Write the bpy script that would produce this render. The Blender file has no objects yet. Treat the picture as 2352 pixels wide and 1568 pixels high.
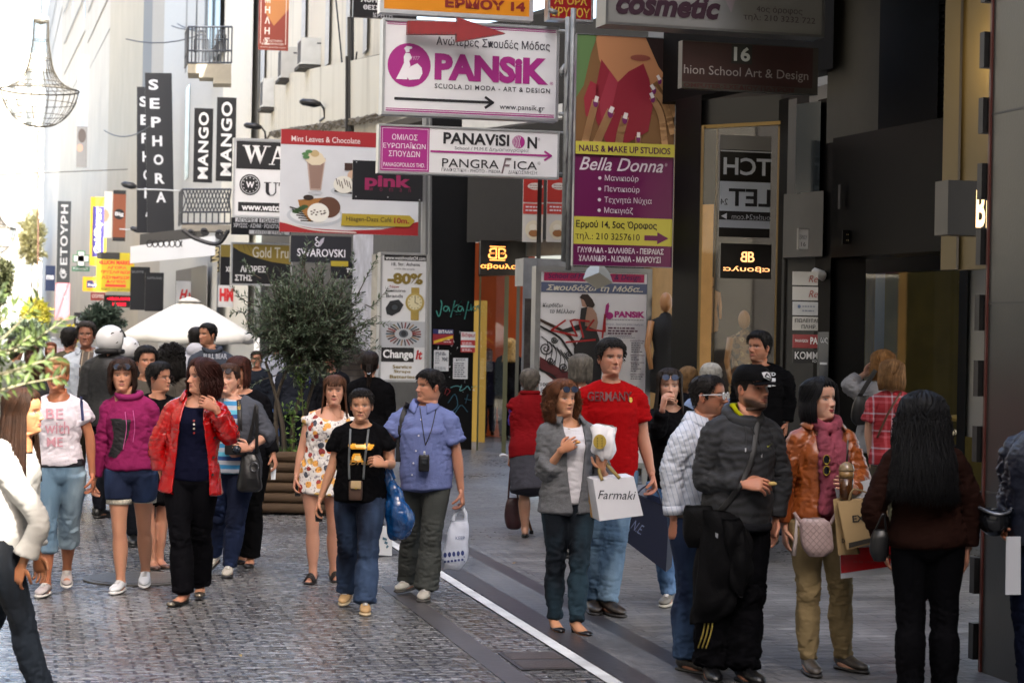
import bpy, math, random
import numpy as np
from mathutils import Vector, Matrix
from mathutils.bvhtree import BVHTree
random.seed(7); rng = np.random.default_rng(7)
scene = bpy.context.scene
COL = scene.collection
# ------------------------------------------------------------------ camera, sky, sun, exposure
FPX = 4700.0; HC = 1.95; ROLL = math.radians(1.1); HZ = 28.0
THETA = math.radians(13.1)               # the street runs this far left of the camera axis
cd = bpy.data.cameras.new('camera'); cam = bpy.data.objects.new('camera', cd); COL.objects.link(cam)
cd.sensor_width = 36; cd.lens = 36 * FPX / 2352; cd.shift_y = -HZ / 2352
cd.clip_start = 0.1; cd.clip_end = 2000
cam.matrix_world = Matrix.Translation((0, 0, HC)) @ Matrix.Rotation(math.pi/2, 4, 'X') @ Matrix.Rotation(ROLL, 4, 'Z')
cd.dof.use_dof = True; cd.dof.focus_distance = 15.5; cd.dof.aperture_fstop = 5.0
scene.camera = cam
SUN_EL = math.radians(47); SUN_A = math.radians(35)      # sun behind the camera, to the right
world = bpy.data.worlds.new('World'); scene.world = world; world.use_nodes = True
wn = world.node_tree; sky = wn.nodes.new('ShaderNodeTexSky'); sky.sky_type = 'NISHITA'; sky.sun_disc = False
sky.sun_elevation = SUN_EL; sky.sun_rotation = math.pi - SUN_A; sky.air_density = 1.0; sky.dust_density = 5.0; sky.ozone_density = 0.3
bgn = wn.nodes['Background']; wn.links.new(sky.outputs[0], bgn.inputs[0]); bgn.inputs[1].default_value = 0.15
sl = bpy.data.lights.new('sun', 'SUN'); sl.energy = 4.5; sl.angle = math.radians(0.5); sl.color = (1, .95, .87)
so = bpy.data.objects.new('sun', sl); COL.objects.link(so)
sd = Vector((math.cos(SUN_EL)*math.sin(SUN_A), -math.cos(SUN_EL)*math.cos(SUN_A), math.sin(SUN_EL)))
so.rotation_euler = sd.to_track_quat('Z', 'Y').to_euler()
vs = scene.view_settings; vs.view_transform = 'Standard'; vs.look = 'None'; vs.exposure = 2.55; vs.gamma = 1
scene.cycles.max_bounces = 6; scene.cycles.diffuse_bounces = 3; scene.cycles.glossy_bounces = 3
scene.cycles.transparent_max_bounces = 6; scene.cycles.caustics_reflective = False; scene.cycles.caustics_refractive = False
# ------------------------------------------------------------------ coordinates
def lev(x, y):
    u = x-1176; v = y-784
    return u*math.cos(ROLL)+v*math.sin(ROLL), -u*math.sin(ROLL)+v*math.cos(ROLL)
def P3(x, y, s):
    xl, yl = lev(x, y); return np.array([xl/s, FPX/s, HC-(yl+HZ)/s])
def P3Y(x, y, Y): return P3(x, y, FPX/Y)
def GR(x, y):
    xl, yl = lev(x, y); s = (yl+HZ)/HC; return np.array([xl/s, FPX/s, 0.0])
ct, st_ = math.cos(THETA), math.sin(THETA)
def ST(l, a, z=0): return np.array([-a*st_+l*ct, a*ct+l*st_, z])
def LA(p): return (p[0]*ct+p[1]*st_, -p[0]*st_+p[1]*ct)
SU = np.array([ct, st_, 0.0]); SA = np.array([-st_, ct, 0.0]); ZU = np.array([0, 0, 1.0])
# ------------------------------------------------------------------ materials
def lin(c):
    if isinstance(c, str):
        c = c.lstrip('#'); c = [int(c[i:i+2], 16)/255 for i in (0, 2, 4)]
        c = [v/12.92 if v <= .04045 else ((v+.055)/1.055)**2.4 for v in c]
    return tuple(c)
MC = {}
def mat(color, rough=.6, metal=0., var=0., vscale=8., bump=0., bscale=60., stretch=(1, 1, 1), emit=0., spec=.5, attr=False, sss=0., kind=None, **kw):
    key = (str(color), rough, metal, var, vscale, bump, bscale, stretch, emit, spec, attr, sss, kind, str(kw))
    if key in MC: return MC[key]
    m = bpy.data.materials.new(kind or 'surface'); m.use_nodes = True; nt = m.node_tree; N = nt.nodes; L = nt.links
    b = N['Principled BSDF']; b.inputs['Roughness'].default_value = rough; b.inputs['Metallic'].default_value = metal
    b.inputs['Specular IOR Level'].default_value = spec
    c = lin(color) if color is not None else (.5, .5, .5)
    b.inputs['Base Color'].default_value = (*c, 1)
    src = None
    tc = mp = None
    if var or bump or kind in ('plaid', 'stripe', 'floral', 'swirl', 'denim', 'pinstripe', 'leather', 'grime'):
        tc = N.new('ShaderNodeTexCoord'); mp = N.new('ShaderNodeMapping'); mp.inputs['Scale'].default_value = stretch
        L.new(tc.outputs['Object'], mp.inputs[0])
    if attr:
        at = N.new('ShaderNodeAttribute'); at.attribute_name = 'Col'; src = at.outputs['Color']
    def mixc(fac, a, bb, mode='MIX'):
        mx = N.new('ShaderNodeMix'); mx.data_type = 'RGBA'; mx.blend_type = mode
        for sock, val in ((mx.inputs[0], fac), (mx.inputs[6], a), (mx.inputs[7], bb)):
            if hasattr(val, 'is_linked'): L.new(val, sock)
            elif isinstance(val, (int, float)): sock.default_value = val
            else: sock.default_value = (*val, 1)
        return mx.outputs[2]
    def ramp(fac, stops, interp='LINEAR'):
        r = N.new('ShaderNodeValToRGB'); L.new(fac, r.inputs[0]); r.color_ramp.interpolation = interp
        e = r.color_ramp.elements
        while len(e) < len(stops): e.new(.5)
        for i, (p, cc) in enumerate(stops): e[i].position = p; e[i].color = (*lin(cc), 1)
        return r.outputs[0]
    def noise(scale, detail=3, dist=0., vec=None):
        n = N.new('ShaderNodeTexNoise'); n.inputs['Scale'].default_value = scale; n.inputs['Detail'].default_value = detail
        n.inputs['Distortion'].default_value = dist; L.new(vec or mp.outputs[0], n.inputs['Vector']); return n
    def sep():
        s = N.new('ShaderNodeSeparateXYZ'); L.new(tc.outputs['Object'], s.inputs[0]); return s
    def math_(op, a, bb=None):
        n = N.new('ShaderNodeMath'); n.operation = op
        for i, v in enumerate((a, bb)):
            if v is None: continue
            if isinstance(v, (int, float)): n.inputs[i].default_value = v
            else: L.new(v, n.inputs[i])
        return n.outputs[0]
    if kind == 'stripe':
        z = sep().outputs['Z']; src = ramp(math_('FRACT', math_('MULTIPLY', z, kw['f'])), kw['stops'], 'CONSTANT')
    elif kind == 'plaid':
        s = sep()
        fx = ramp(math_('FRACT', math_('MULTIPLY', s.outputs['X'], kw['f'])), kw['stops'], 'CONSTANT')
        fz = ramp(math_('FRACT', math_('MULTIPLY', s.outputs['Z'], kw['f'])), kw['stops'], 'CONSTANT')
        src = mixc(.5, fx, fz)
    elif kind == 'floral':
        v = N.new('ShaderNodeTexVoronoi'); v.inputs['Scale'].default_value = kw['f']; L.new(noise(9, 2).outputs['Color'], mp.inputs['Location']) if False else None
        L.new(mp.outputs[0], v.inputs['Vector'])
        n = noise(30, 3)
        src = ramp(v.outputs['Color'], kw['stops'], 'CONSTANT')
        d = ramp(math_('ADD', v.outputs['Distance'], math_('MULTIPLY', n.outputs[0], .35)), [(0, (1, 1, 1)), (.62, (0, 0, 0))], 'CONSTANT')
        src = mixc(d, kw['base'], src)
        n2 = noise(55, 2); dd = ramp(n2.outputs[0], [(0, (1, 1, 1)), (.60, (.35, .33, .38))], 'CONSTANT'); src = mixc(1.0, src, dd, 'MULTIPLY')
    elif kind == 'swirl':
        w = N.new('ShaderNodeTexWave'); w.wave_type = 'RINGS'; w.inputs['Scale'].default_value = kw['f']; w.inputs['Distortion'].default_value = 9
        w.inputs['Detail'].default_value = 1; w.inputs['Detail Scale'].default_value = .9; L.new(mp.outputs[0], w.inputs['Vector'])
        src = mixc(w.outputs['Fac'], c, kw['c2'])
    elif kind == 'pinstripe':
        s = sep(); f = math_('FRACT', math_('MULTIPLY', math_('ADD', s.outputs['X'], math_('MULTIPLY', s.outputs['Z'], kw.get('sl', .25))), kw['f']))
        src = ramp(f, [(0, kw['c2']), (kw.get('w', .18), color)], 'CONSTANT')
    if src is None: src = c
    if kind == 'denim':
        n = noise(3.2, 3); src = mixc(ramp(n.outputs[0], [(.40, (0, 0, 0)), (.60, (1, 1, 1))]), c, kw['c2'])
    if kind == 'grime':
        n = noise(1.0, 5, .6); src = mixc(math_('MULTIPLY', ramp(n.outputs[0], [(.5, (0, 0, 0)), (.75, (1, 1, 1))]), kw.get('amt', .7)), src, kw['c2'])
    if var:
        n = noise(vscale, 4); r = ramp(n.outputs[0], [(.25, (1-var,)*3), (.75, (1+var*.0,)*3)]) if False else None
        mr = N.new('ShaderNodeMapRange'); L.new(n.outputs[0], mr.inputs[0]); mr.inputs[1].default_value = .25; mr.inputs[2].default_value = .75
        mr.inputs[3].default_value = 1-var; mr.inputs[4].default_value = 1+var*.6
        cb = N.new('ShaderNodeCombineXYZ')
        for i in range(3): L.new(mr.outputs[0], cb.inputs[i])
        src = mixc(1.0, src, cb.outputs[0], 'MULTIPLY')
    if hasattr(src, 'is_linked'): L.new(src, b.inputs['Base Color'])
    if bump:
        n = noise(bscale, 4, .4); bp = N.new('ShaderNodeBump'); bp.inputs['Strength'].default_value = bump; bp.inputs['Distance'].default_value = .02
        L.new(n.outputs[0], bp.inputs['Height']); L.new(bp.outputs[0], b.inputs['Normal'])
    if sss:
        b.inputs['Subsurface Weight'].default_value = sss; b.inputs['Subsurface Radius'].default_value = (.012, .004, .002); b.inputs['Subsurface Scale'].default_value = 1
    if emit:
        b.inputs['Emission Color'].default_value = (*c, 1); b.inputs['Emission Strength'].default_value = emit
        if hasattr(src, 'is_linked'): L.new(src, b.inputs['Emission Color'])
    MC[key] = m; return m
def glassmat(tint=(.02, .02, .02), rough=.03, alpha=.35):
    key = ('glass', tint, rough, alpha)
    if key in MC: return MC[key]
    m = bpy.data.materials.new('glass'); m.use_nodes = True; N = m.node_tree.nodes; L = m.node_tree.links
    for n in list(N): N.remove(n)
    out = N.new('ShaderNodeOutputMaterial'); t = N.new('ShaderNodeBsdfTransparent'); g = N.new('ShaderNodeBsdfGlossy'); mx = N.new('ShaderNodeMixShader')
    t.inputs[0].default_value = (alpha+.55, alpha+.55, alpha+.55, 1); g.inputs['Roughness'].default_value = rough; g.inputs[0].default_value = (.9, .9, .9, 1)
    lw = N.new('ShaderNodeLayerWeight'); lw.inputs[0].default_value = .5; pw = N.new('ShaderNodeMath'); pw.operation = 'POWER'; L.new(lw.outputs['Facing'], pw.inputs[0]); pw.inputs[1].default_value = 4
    fr = N.new('ShaderNodeMath'); fr.operation = 'MULTIPLY_ADD'; L.new(pw.outputs[0], fr.inputs[0]); fr.inputs[1].default_value = .6; fr.inputs[2].default_value = .05
    L.new(fr.outputs[0], mx.inputs[0]); L.new(t.outputs[0], mx.inputs[1]); L.new(g.outputs[0], mx.inputs[2]); L.new(mx.outputs[0], out.inputs[0])
    MC[key] = m; return m
# ------------------------------------------------------------------ mesh helpers
class MB:
    def __init__(s): s.V = []; s.F = []; s.C = []; s.n = 0; s.col = False
    def add(s, V, F, col=None):
        V = np.asarray(V, float)
        if len(V) == 0: return s
        s.V.append(V); off = s.n
        s.F.extend([tuple(int(i)+off for i in f) for f in F]); s.n += len(V)
        if col is None: c = np.ones((len(V), 4))*.5
        else:
            s.col = True; col = np.asarray(col, float)
            c = np.ones((len(V), 4)); c[:, :3] = col if col.ndim == 2 else col[None, :3]
        s.C.append(c); return s
    def box(s, p, u, v, w, col=None):
        p, u, v, w = (np.asarray(q, float) for q in (p, u, v, w))
        V = [p, p+u, p+u+v, p+v, p+w, p+u+w, p+u+v+w, p+v+w]
        F = [(0, 3, 2, 1), (4, 5, 6, 7), (0, 1, 5, 4), (1, 2, 6, 5), (2, 3, 7, 6), (3, 0, 4, 7)]
        return s.add(V, orient(np.array(V), F), col)
    def vf(s): return np.vstack(s.V), s.F
def vol(V, F):
    t = 0.
    c = V.mean(0)
    for f in F:
        for i in range(1, len(f)-1): t += np.dot(V[f[0]]-c, np.cross(V[f[i]]-c, V[f[i+1]]-c))
    return t
def orient(V, F): return [tuple(reversed(f)) for f in F] if vol(V, F) < 0 else list(F)
ORG = {}
def newmesh(name, V, F, mats, smooth=False, C=None, matidx=None):
    me = bpy.data.meshes.new(name); me.from_pydata(np.asarray(V).tolist(), [], F)
    for m in (mats if isinstance(mats, (list, tuple)) else [mats]): me.materials.append(m)
    if smooth: me.polygons.foreach_set('use_smooth', [True]*len(me.polygons))
    if C is not None:
        at = me.color_attributes.new('Col', 'FLOAT_COLOR', 'POINT'); at.data.foreach_set('color', np.asarray(C, np.float32).ravel())
    if matidx is not None: me.polygons.foreach_set('material_index', matidx)
    me.update(); return me
def thing(name, label, cat, loc, group=None, kind=None):
    o = bpy.data.objects.new(name, None); COL.objects.link(o); o.empty_display_size = .2
    o.location = [float(v) for v in loc]; ORG[o.name] = np.asarray(loc, float); settag(o, label, cat, group, kind); return o
def settag(o, label=None, cat=None, group=None, kind=None):
    if label: o['label'] = label
    if cat: o['category'] = cat
    if group: o['group'] = group
    if kind: o['kind'] = kind
def part(name, mb, m, parent, smooth=False, label=None, matidx=None):
    V, F = mb.vf() if isinstance(mb, MB) else mb
    C = np.vstack(mb.C) if isinstance(mb, MB) and mb.col else None
    org = ORG[parent.name]
    me = newmesh(name, V-org, F, m, smooth, C, matidx); o = bpy.data.objects.new(name, me); COL.objects.link(o); o.parent = parent
    ORG[o.name] = org
    if label: o['label'] = label
    return o
def solo(name, mb, m, label, cat, base=None, smooth=False, group=None, kind=None):
    V, F = mb.vf() if isinstance(mb, MB) else mb
    C = np.vstack(mb.C) if isinstance(mb, MB) and mb.col else None
    if base is None: base = np.array([V[:, 0].mean(), V[:, 1].mean(), V[:, 2].min()])
    me = newmesh(name, V-base, F, m, smooth, C); o = bpy.data.objects.new(name, me); COL.objects.link(o); o.location = [float(v) for v in base]
    ORG[o.name] = np.asarray(base, float); settag(o, label, cat, group, kind); return o
def nrm(v): v = np.asarray(v, float); n = np.linalg.norm(v); return v/n if n > 1e-9 else v
def spline(P, n):
    P = np.asarray(P, float); k = len(P)
    if k < 3:
        t = np.linspace(0, 1, n)[:, None]; return P[0]*(1-t)+P[-1]*t
    Q = np.vstack([2*P[0]-P[1], P, 2*P[-1]-P[-2]]); T = np.linspace(0, k-1-1e-9, n); i = T.astype(int); f = (T-i)[:, None]
    p0, p1, p2, p3 = Q[i], Q[i+1], Q[i+2], Q[i+3]
    return .5*((2*p1)+(-p0+p2)*f+(2*p0-5*p1+4*p2-p3)*f**2+(-p0+3*p1-3*p2+p3)*f**3)
def loft(C, A, B, fwd, nseg=14, cap=.4, Bb=None, closed=False):
    """rings of half-width A (sideways) and half-depth B (along fwd) round the path C"""
    C = np.asarray(C, float); k = len(C); A = np.broadcast_to(np.asarray(A, float), (k,)); B = np.broadcast_to(np.asarray(B, float), (k,))
    Bb = B if Bb is None else np.broadcast_to(np.asarray(Bb, float), (k,))
    T = np.gradient(C, axis=0) if k > 2 else np.array([C[1]-C[0]]*2)
    T /= np.linalg.norm(T, axis=1)[:, None]+1e-12
    fw = np.broadcast_to(np.asarray(fwd, float), (k, 3))
    S = np.cross(T, fw); S /= np.linalg.norm(S, axis=1)[:, None]+1e-12
    Fr = np.cross(S, T)
    th = np.linspace(0, 2*np.pi, nseg, endpoint=False); cs, sn = np.cos(th), np.sin(th)
    dep = np.where(sn > 0, B[:, None], Bb[:, None])*sn
    V = C[:, None]+S[:, None]*(A[:, None]*cs)[:, :, None]+Fr[:, None]*dep[:, :, None]
    V = V.reshape(-1, 3); F = []
    for i in range(k-1):
        for j in range(nseg):
            j2 = (j+1) % nseg; F.append((i*nseg+j, i*nseg+j2, (i+1)*nseg+j2, (i+1)*nseg+j))
    n = len(V); V = np.vstack([V, C[0]-T[0]*min(A[0], B[0])*cap, C[-1]+T[-1]*min(A[-1], B[-1])*cap])
    for j in range(nseg):
        j2 = (j+1) % nseg; F.append((n, j2, j)); F.append((n+1, (k-1)*nseg+j, (k-1)*nseg+j2))
    return V, F
def tube(P, r, n=6, cap=.2, samples=None):
    P = np.asarray(P, float)
    if samples: P = spline(P, samples)
    d = P[-1]-P[0]; f = np.array([0, 0, 1.]) if abs(nrm(d)[2]) < .8 else np.array([1., .2, 0])
    r = np.asarray(r, float)
    if r.ndim and len(r) != len(P): r = np.interp(np.linspace(0, 1, len(P)), np.linspace(0, 1, len(r)), r)
    return loft(P, r, r, f, n, cap)
def ellipsoid(c, r, n=12, m=8, R=None):
    V = []; F = []
    for i in range(m+1):
        ph = -math.pi/2+math.pi*i/m
        for j in range(n):
            t = 2*math.pi*j/n; V.append((math.cos(ph)*math.cos(t)*r[0], math.cos(ph)*math.sin(t)*r[1], math.sin(ph)*r[2]))
    for i in range(m):
        for j in range(n): F.append((i*n+j, i*n+(j+1) % n, (i+1)*n+(j+1) % n, (i+1)*n+j))
    V = np.array(V)
    if R is not None: V = V@np.asarray(R).T
    return V+np.asarray(c), F
# ------------------------------------------------------------------ lettering (built-in font, turned into meshes)
TC = {}
def textmesh(s, bold=0., shear=0., spacing=1.):
    k = (s, bold, shear, spacing)
    if k in TC: return TC[k]
    cu = bpy.data.curves.new('lettering', 'FONT'); cu.body = s; cu.size = 1; cu.offset = bold; cu.shear = shear; cu.space_character = spacing; cu.resolution_u = 3
    o = bpy.data.objects.new('lettering', cu); COL.objects.link(o)
    ev = o.evaluated_get(bpy.context.evaluated_depsgraph_get()); me = ev.to_mesh()
    V = np.array([v.co[:] for v in me.vertices]) if len(me.vertices) else np.zeros((0, 3)); F = [tuple(p.vertices) for p in me.polygons]
    ev.to_mesh_clear(); bpy.data.objects.remove(o); bpy.data.curves.remove(cu)
    TC[k] = (V, F); return V, F
def textfit(s, box, bold=0., shear=0., spacing=1., rot=0, mirror=False):
    """2-D lettering stretched to fill box (x0,y0,x1,y1), y downwards"""
    V, F = textmesh(s, bold, shear, spacing)
    if not len(V): return np.zeros((0, 2)), []
    p = V[:, :2].copy()
    if rot == 90: p = np.stack([-p[:, 1], p[:, 0]], 1)
    if mirror: p[:, 0] *= -1; F = [tuple(reversed(f)) for f in F]
    mn, mx = p.min(0), p.max(0); x0, y0, x1, y1 = box
    q = (p-mn)/(mx-mn+1e-9)
    return np.stack([x0+q[:, 0]*(x1-x0), y1-q[:, 1]*(y1-y0)], 1), F
def polyline2(pts, w):
    V = []; F = []
    pts = np.asarray(pts, float)
    for i in range(len(pts)-1):
        d = pts[i+1]-pts[i]; d = d/(np.linalg.norm(d)+1e-9); n = np.array([-d[1], d[0]])*w/2; e = d*w*.35
        b = len(V); V += [pts[i]-e+n, pts[i]-e-n, pts[i+1]+e-n, pts[i+1]+e+n]; F.append((b, b+1, b+2, b+3))
    return np.array(V), F
def disc2(cx, cy, rx, ry=None, n=28, a0=0, a1=360):
    ry = ry or rx; V = [(cx+rx*math.cos(math.radians(a0+(a1-a0)*i/n)), cy+ry*math.sin(math.radians(a0+(a1-a0)*i/n))) for i in range(n if a1-a0 == 360 else n+1)]
    return np.array(V), [tuple(range(len(V)))]
class Board:
    """a flat sign at pixel box (x0,y0,x1,y1), s pixels per metre; its print is laid out in the same pixels"""
    def __init__(s_, name, label, cat, x0, y0, x1, y1, s, yaw=THETA, depth=.12, frame=None, fw=5, bg='#dddddd', group=None, root=None, bgrough=.35, z0=0., pname='panel', bgvar=.06, emit=0., crop=True):
        s_.s = s; s_.c = ((x0+x1)/2, (y0+y1)/2); s_.o = P3(s_.c[0], s_.c[1], s); s_.U = np.array([math.cos(yaw), math.sin(yaw), 0]); s_.N = np.array([math.sin(yaw), -math.cos(yaw), 0])
        s_.box = (x0, y0, x1, y1); s_.L = {}; s_.z0 = z0; s_.crop = crop
        if root is None: root = thing(name, label, cat, s_.o-ZU*(y1-y0)/2/s, group)
        s_.root = root
        def bx(mb, a, b, c, d, n0, n1):
            p = s_.pt(a, d, n0); mb.box(p, s_.pt(b, d, n0)-p, s_.pt(a, c, n0)-p, s_.N*(n1-n0))
        mb = MB(); bx(mb, x0, x1, y0, y1, z0-depth, z0)
        s_.panel = None if bg is None else part(pname, mb, mat(bg, bgrough, var=bgvar, vscale=3, emit=emit), root)
        if frame:
            w = fw; mb = MB()
            bx(mb, x0-w, x1+w, y0-w, y0, z0-depth-.004, z0+.015); bx(mb, x0-w, x1+w, y1, y1+w, z0-depth-.004, z0+.015)
            bx(mb, x0-w, x0, y0, y1, z0-depth-.004, z0+.015); bx(mb, x1, x1+w, y0, y1, z0-depth-.004, z0+.015)
            part('frame', mb, mat(frame, .35, .6, var=.1), root)
    def pt(s_, x, y, n=0.): return s_.o+s_.U*(x-s_.c[0])/s_.s+ZU*(s_.c[1]-y)/s_.s+s_.N*n
    def put(s_, V2, F, color, layer=1, name='lettering', metal=0., emit=0.):
        if not len(V2): return s_
        V2 = np.asarray(V2, float).copy()
        if s_.crop:
            V2[:, 0] = np.clip(V2[:, 0], s_.box[0], s_.box[2]); V2[:, 1] = np.clip(V2[:, 1], s_.box[1], s_.box[3])
        n = s_.z0+.003*layer
        V3 = s_.o+np.outer((V2[:, 0]-s_.c[0])/s_.s, s_.U)+np.outer((s_.c[1]-V2[:, 1])/s_.s, ZU)+s_.N*n
        s_.n = getattr(s_, 'n', 0)+1; k = (name, color, metal, emit, s_.n if name == 'lettering' else 0)
        G = []
        for f in F:
            v = V3[list(f)]; nn = np.zeros(3)
            for i in range(1, len(f)-1): nn += np.cross(v[i]-v[0], v[i+1]-v[0])
            G.append(f if nn@s_.N >= 0 else tuple(reversed(f)))
        s_.L.setdefault(k, MB()).add(V3, G); return s_
    def text(s_, t, box, color, bold=0., shear=0., layer=2, rot=0, mirror=False, name='lettering', emit=0., spacing=1.):
        return s_.put(*textfit(t, box, bold, shear, spacing, rot, mirror), color, layer, name, emit=emit)
    def rect(s_, x0, y0, x1, y1, color, layer=1, name='print', emit=0.): return s_.put([(x0, y0), (x1, y0), (x1, y1), (x0, y1)], [(0, 1, 2, 3)], color, layer, name, emit=emit)
    def poly(s_, pts, color, layer=1, name='print'): return s_.put(pts, [tuple(range(len(pts)))], color, layer, name)
    def line(s_, pts, w, color, layer=2, name='print', emit=0.): return s_.put(*polyline2(pts, w), color, layer, name, emit=emit)
    def disc(s_, cx, cy, r, color, layer=1, ry=None, name='print', **k): return s_.put(*disc2(cx, cy, r, ry, **k), color, layer, name)
    def lines(s_, x0, x1, ys, h, color, layer=2, ragged=.3, name='small_print'):
        """rows of small unreadable print as broken word dashes"""
        r = random.Random(int(x0*7+ys[0]))
        for y in ys:
            x = x0; end = x1-(x1-x0)*ragged*r.random()
            while x < end-2:
                w = min(r.uniform(3, 10)*h/3, end-x); s_.rect(x, y, x+w, y+h, color, layer, name); x += w+h*.6
        return s_
    def done(s_):
        for (name, color, metal, emit, _), mb in s_.L.items(): part(name, mb, mat(color, .45, metal, emit=emit), s_.root)
        return s_.root
def wall(mb, x0, s0, x1, s1, yt, yb, thick=.3):
    """upright slab whose front face runs from pixel column x0 (scale s0) to x1 (scale s1)"""
    a = P3(x0, yt, s0); b = P3(x1, yt, s1); zt = a[2]; zb = -.05 if yb is None else P3(x0, yb, s0)[2]
    a[2] = b[2] = zb; u = b-a; n = nrm([(a[0]+b[0])/2, (a[1]+b[1])/2, 0])      # depth runs straight into the building
    return mb.box(a, u, ZU*(zt-zb), n*thick)
# ------------------------------------------------------------------ ground, road, pavement
def bricks(name, scale_w, scale_h, c1, c2, mortar, rough, rvar, bump, msize=.012, big=.5, spec=.5):
    m = bpy.data.materials.new(name); m.use_nodes = True; N = m.node_tree.nodes; L = m.node_tree.links; b = N['Principled BSDF']
    tc = N.new('ShaderNodeTexCoord')
    wn_ = N.new('ShaderNodeTexNoise'); wn_.inputs['Scale'].default_value = 3.0; wn_.inputs['Detail'].default_value = 2; L.new(tc.outputs['Object'], wn_.inputs['Vector'])
    ad = N.new('ShaderNodeVectorMath'); ad.operation = 'MULTIPLY_ADD'; L.new(wn_.outputs['Color'], ad.inputs[0]); ad.inputs[1].default_value = (.05, .05, 0); L.new(tc.outputs['Object'], ad.inputs[2])
    br = N.new('ShaderNodeTexBrick'); L.new(ad.outputs[0], br.inputs['Vector']); br.inputs['Scale'].default_value = 1
    br.inputs['Brick Width'].default_value = scale_w; br.inputs['Row Height'].default_value = scale_h; br.inputs['Mortar Size'].default_value = msize; br.inputs['Mortar Smooth'].default_value = .2
    br.inputs['Color1'].default_value = (*c1, 1); br.inputs['Color2'].default_value = (*c2, 1); br.inputs['Mortar'].default_value = (*mortar, 1); br.inputs['Bias'].default_value = 0
    n = N.new('ShaderNodeTexNoise'); n.inputs['Scale'].default_value = big; n.inputs['Detail'].default_value = 6; L.new(tc.outputs['Object'], n.inputs['Vector'])
    n2 = N.new('ShaderNodeTexNoise'); n2.inputs['Scale'].default_value = 14; n2.inputs['Detail'].default_value = 5; L.new(tc.outputs['Object'], n2.inputs['Vector'])
    def mr(src, a, bb, lo=.3, hi=.7):
        r = N.new('ShaderNodeMapRange'); L.new(src, r.inputs[0]); r.inputs[1].default_value = lo; r.inputs[2].default_value = hi; r.inputs[3].default_value = a; r.inputs[4].default_value = bb; return r.outputs[0]
    def mul(a, c):
        x = N.new('ShaderNodeMix'); x.data_type = 'RGBA'; x.blend_type = 'MULTIPLY'; x.inputs[0].default_value = 1; L.new(a, x.inputs[6])
        cb = N.new('ShaderNodeCombineXYZ'); [L.new(c, cb.inputs[i]) for i in range(3)]; L.new(cb.outputs[0], x.inputs[7]); return x.outputs[2]
    L.new(mul(mul(br.outputs['Color'], mr(n.outputs[0], .62, 1.2)), mr(n2.outputs[0], .7, 1.2)), b.inputs['Base Color'])
    rr = N.new('ShaderNodeMath'); rr.operation = 'ADD'; L.new(mr(n.outputs[0], rough-rvar, rough+rvar), rr.inputs[0]); L.new(mr(n2.outputs[0], -.08, .12), rr.inputs[1])
    L.new(rr.outputs[0], b.inputs['Roughness']); b.inputs['Specular IOR Level'].default_value = spec
    mm = N.new('ShaderNodeMath'); mm.operation = 'MULTIPLY_ADD'; L.new(br.outputs['Fac'], mm.inputs[0]); mm.inputs[1].default_value = -1.8; L.new(mr(n2.outputs[0], 0, .8), mm.inputs[2])
    # each stone a little tilted: brick tint drives height too
    ml = N.new('ShaderNodeMath'); ml.operation = 'ADD'; L.new(mm.outputs[0], ml.inputs[0])
    n3 = N.new('ShaderNodeTexNoise'); n3.inputs['Scale'].default_value = 6; n3.inputs['Detail'].default_value = 1; L.new(tc.outputs['Object'], n3.inputs['Vector']); L.new(mr(n3.outputs[0], 0, .8), ml.inputs[1])
    bp = N.new('ShaderNodeBump'); bp.inputs['Strength'].default_value = bump; bp.inputs['Distance'].default_value = .012; L.new(ml.outputs[0], bp.inputs['Height']); L.new(bp.outputs[0], b.inputs['Normal'])
    return m
def sheet(name, l0, l1, a0, a1, z, m, thick=None):
    V = [(l0, a0, z), (l1, a0, z), (l1, a1, z), (l0, a1, z)]; F = [(0, 1, 2, 3)]
    if thick:
        V += [(x, y, z-thick) for x, y, _ in V]; F += [(7, 6, 5, 4), (0, 4, 5, 1), (1, 5, 6, 2), (2, 6, 7, 3), (3, 7, 4, 0)]
    me = newmesh(name, V, F, m); o = bpy.data.objects.new(name, me); COL.objects.link(o); o.rotation_euler[2] = THETA; o['kind'] = 'structure'; return o
M_cob = bricks('cobblestone', .17, .085, (.27, .268, .27), (.15, .149, .152), (.035, .035, .036), .21, .08, .65, .011, .55, .6)
M_pav = bricks('paving', .46, .125, (.17, .168, .168), (.11, .109, .11), (.04, .04, .04), .36, .08, .3, .006, .5, .45)
M_sl = bricks('slabs', 1.2, .02, (.15, .15, .155), (.12, .12, .125), (.06, .06, .06), .45, .06, .25, .004, .8)
M_dk = mat('#39373a', .33, var=.25, vscale=5, bump=.12, bscale=25)
sheet('ground', -160, 160, -60, 420, -.012, mat('#55524e', .8, var=.2))
sheet('road', -4.2, 3.12, -30, 300, 0, M_cob)
sheet('pavement', 3.20, 11.5, -30, 300, .004, M_pav)
sheet('left_pavement', -7, -4.2, -30, 300, .004, M_pav)
sheet('kerb_line', 3.115, 3.20, -30, 120, .008, mat('#cfd0cf', .6, var=.35, vscale=3, bump=.3, bscale=18))
sheet('dark_paving_band', 3.215, 3.40, -30, 120, .008, M_dk)
sheet('ribbed_paving_band', 3.40, 3.655, -30, 120, .008, M_sl)
sheet('outer_paving_band', 3.655, 3.80, -30, 120, .008, M_dk)
sheet('gutter_band', 2.56, 2.72, -30, 15.2, .004, mat('#4a4748', .36, var=.2, vscale=4, bump=.12, bscale=20))
sheet('cross_paving_band', 2.56, 3.1, 17.3, 17.9, .004, M_dk)
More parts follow.
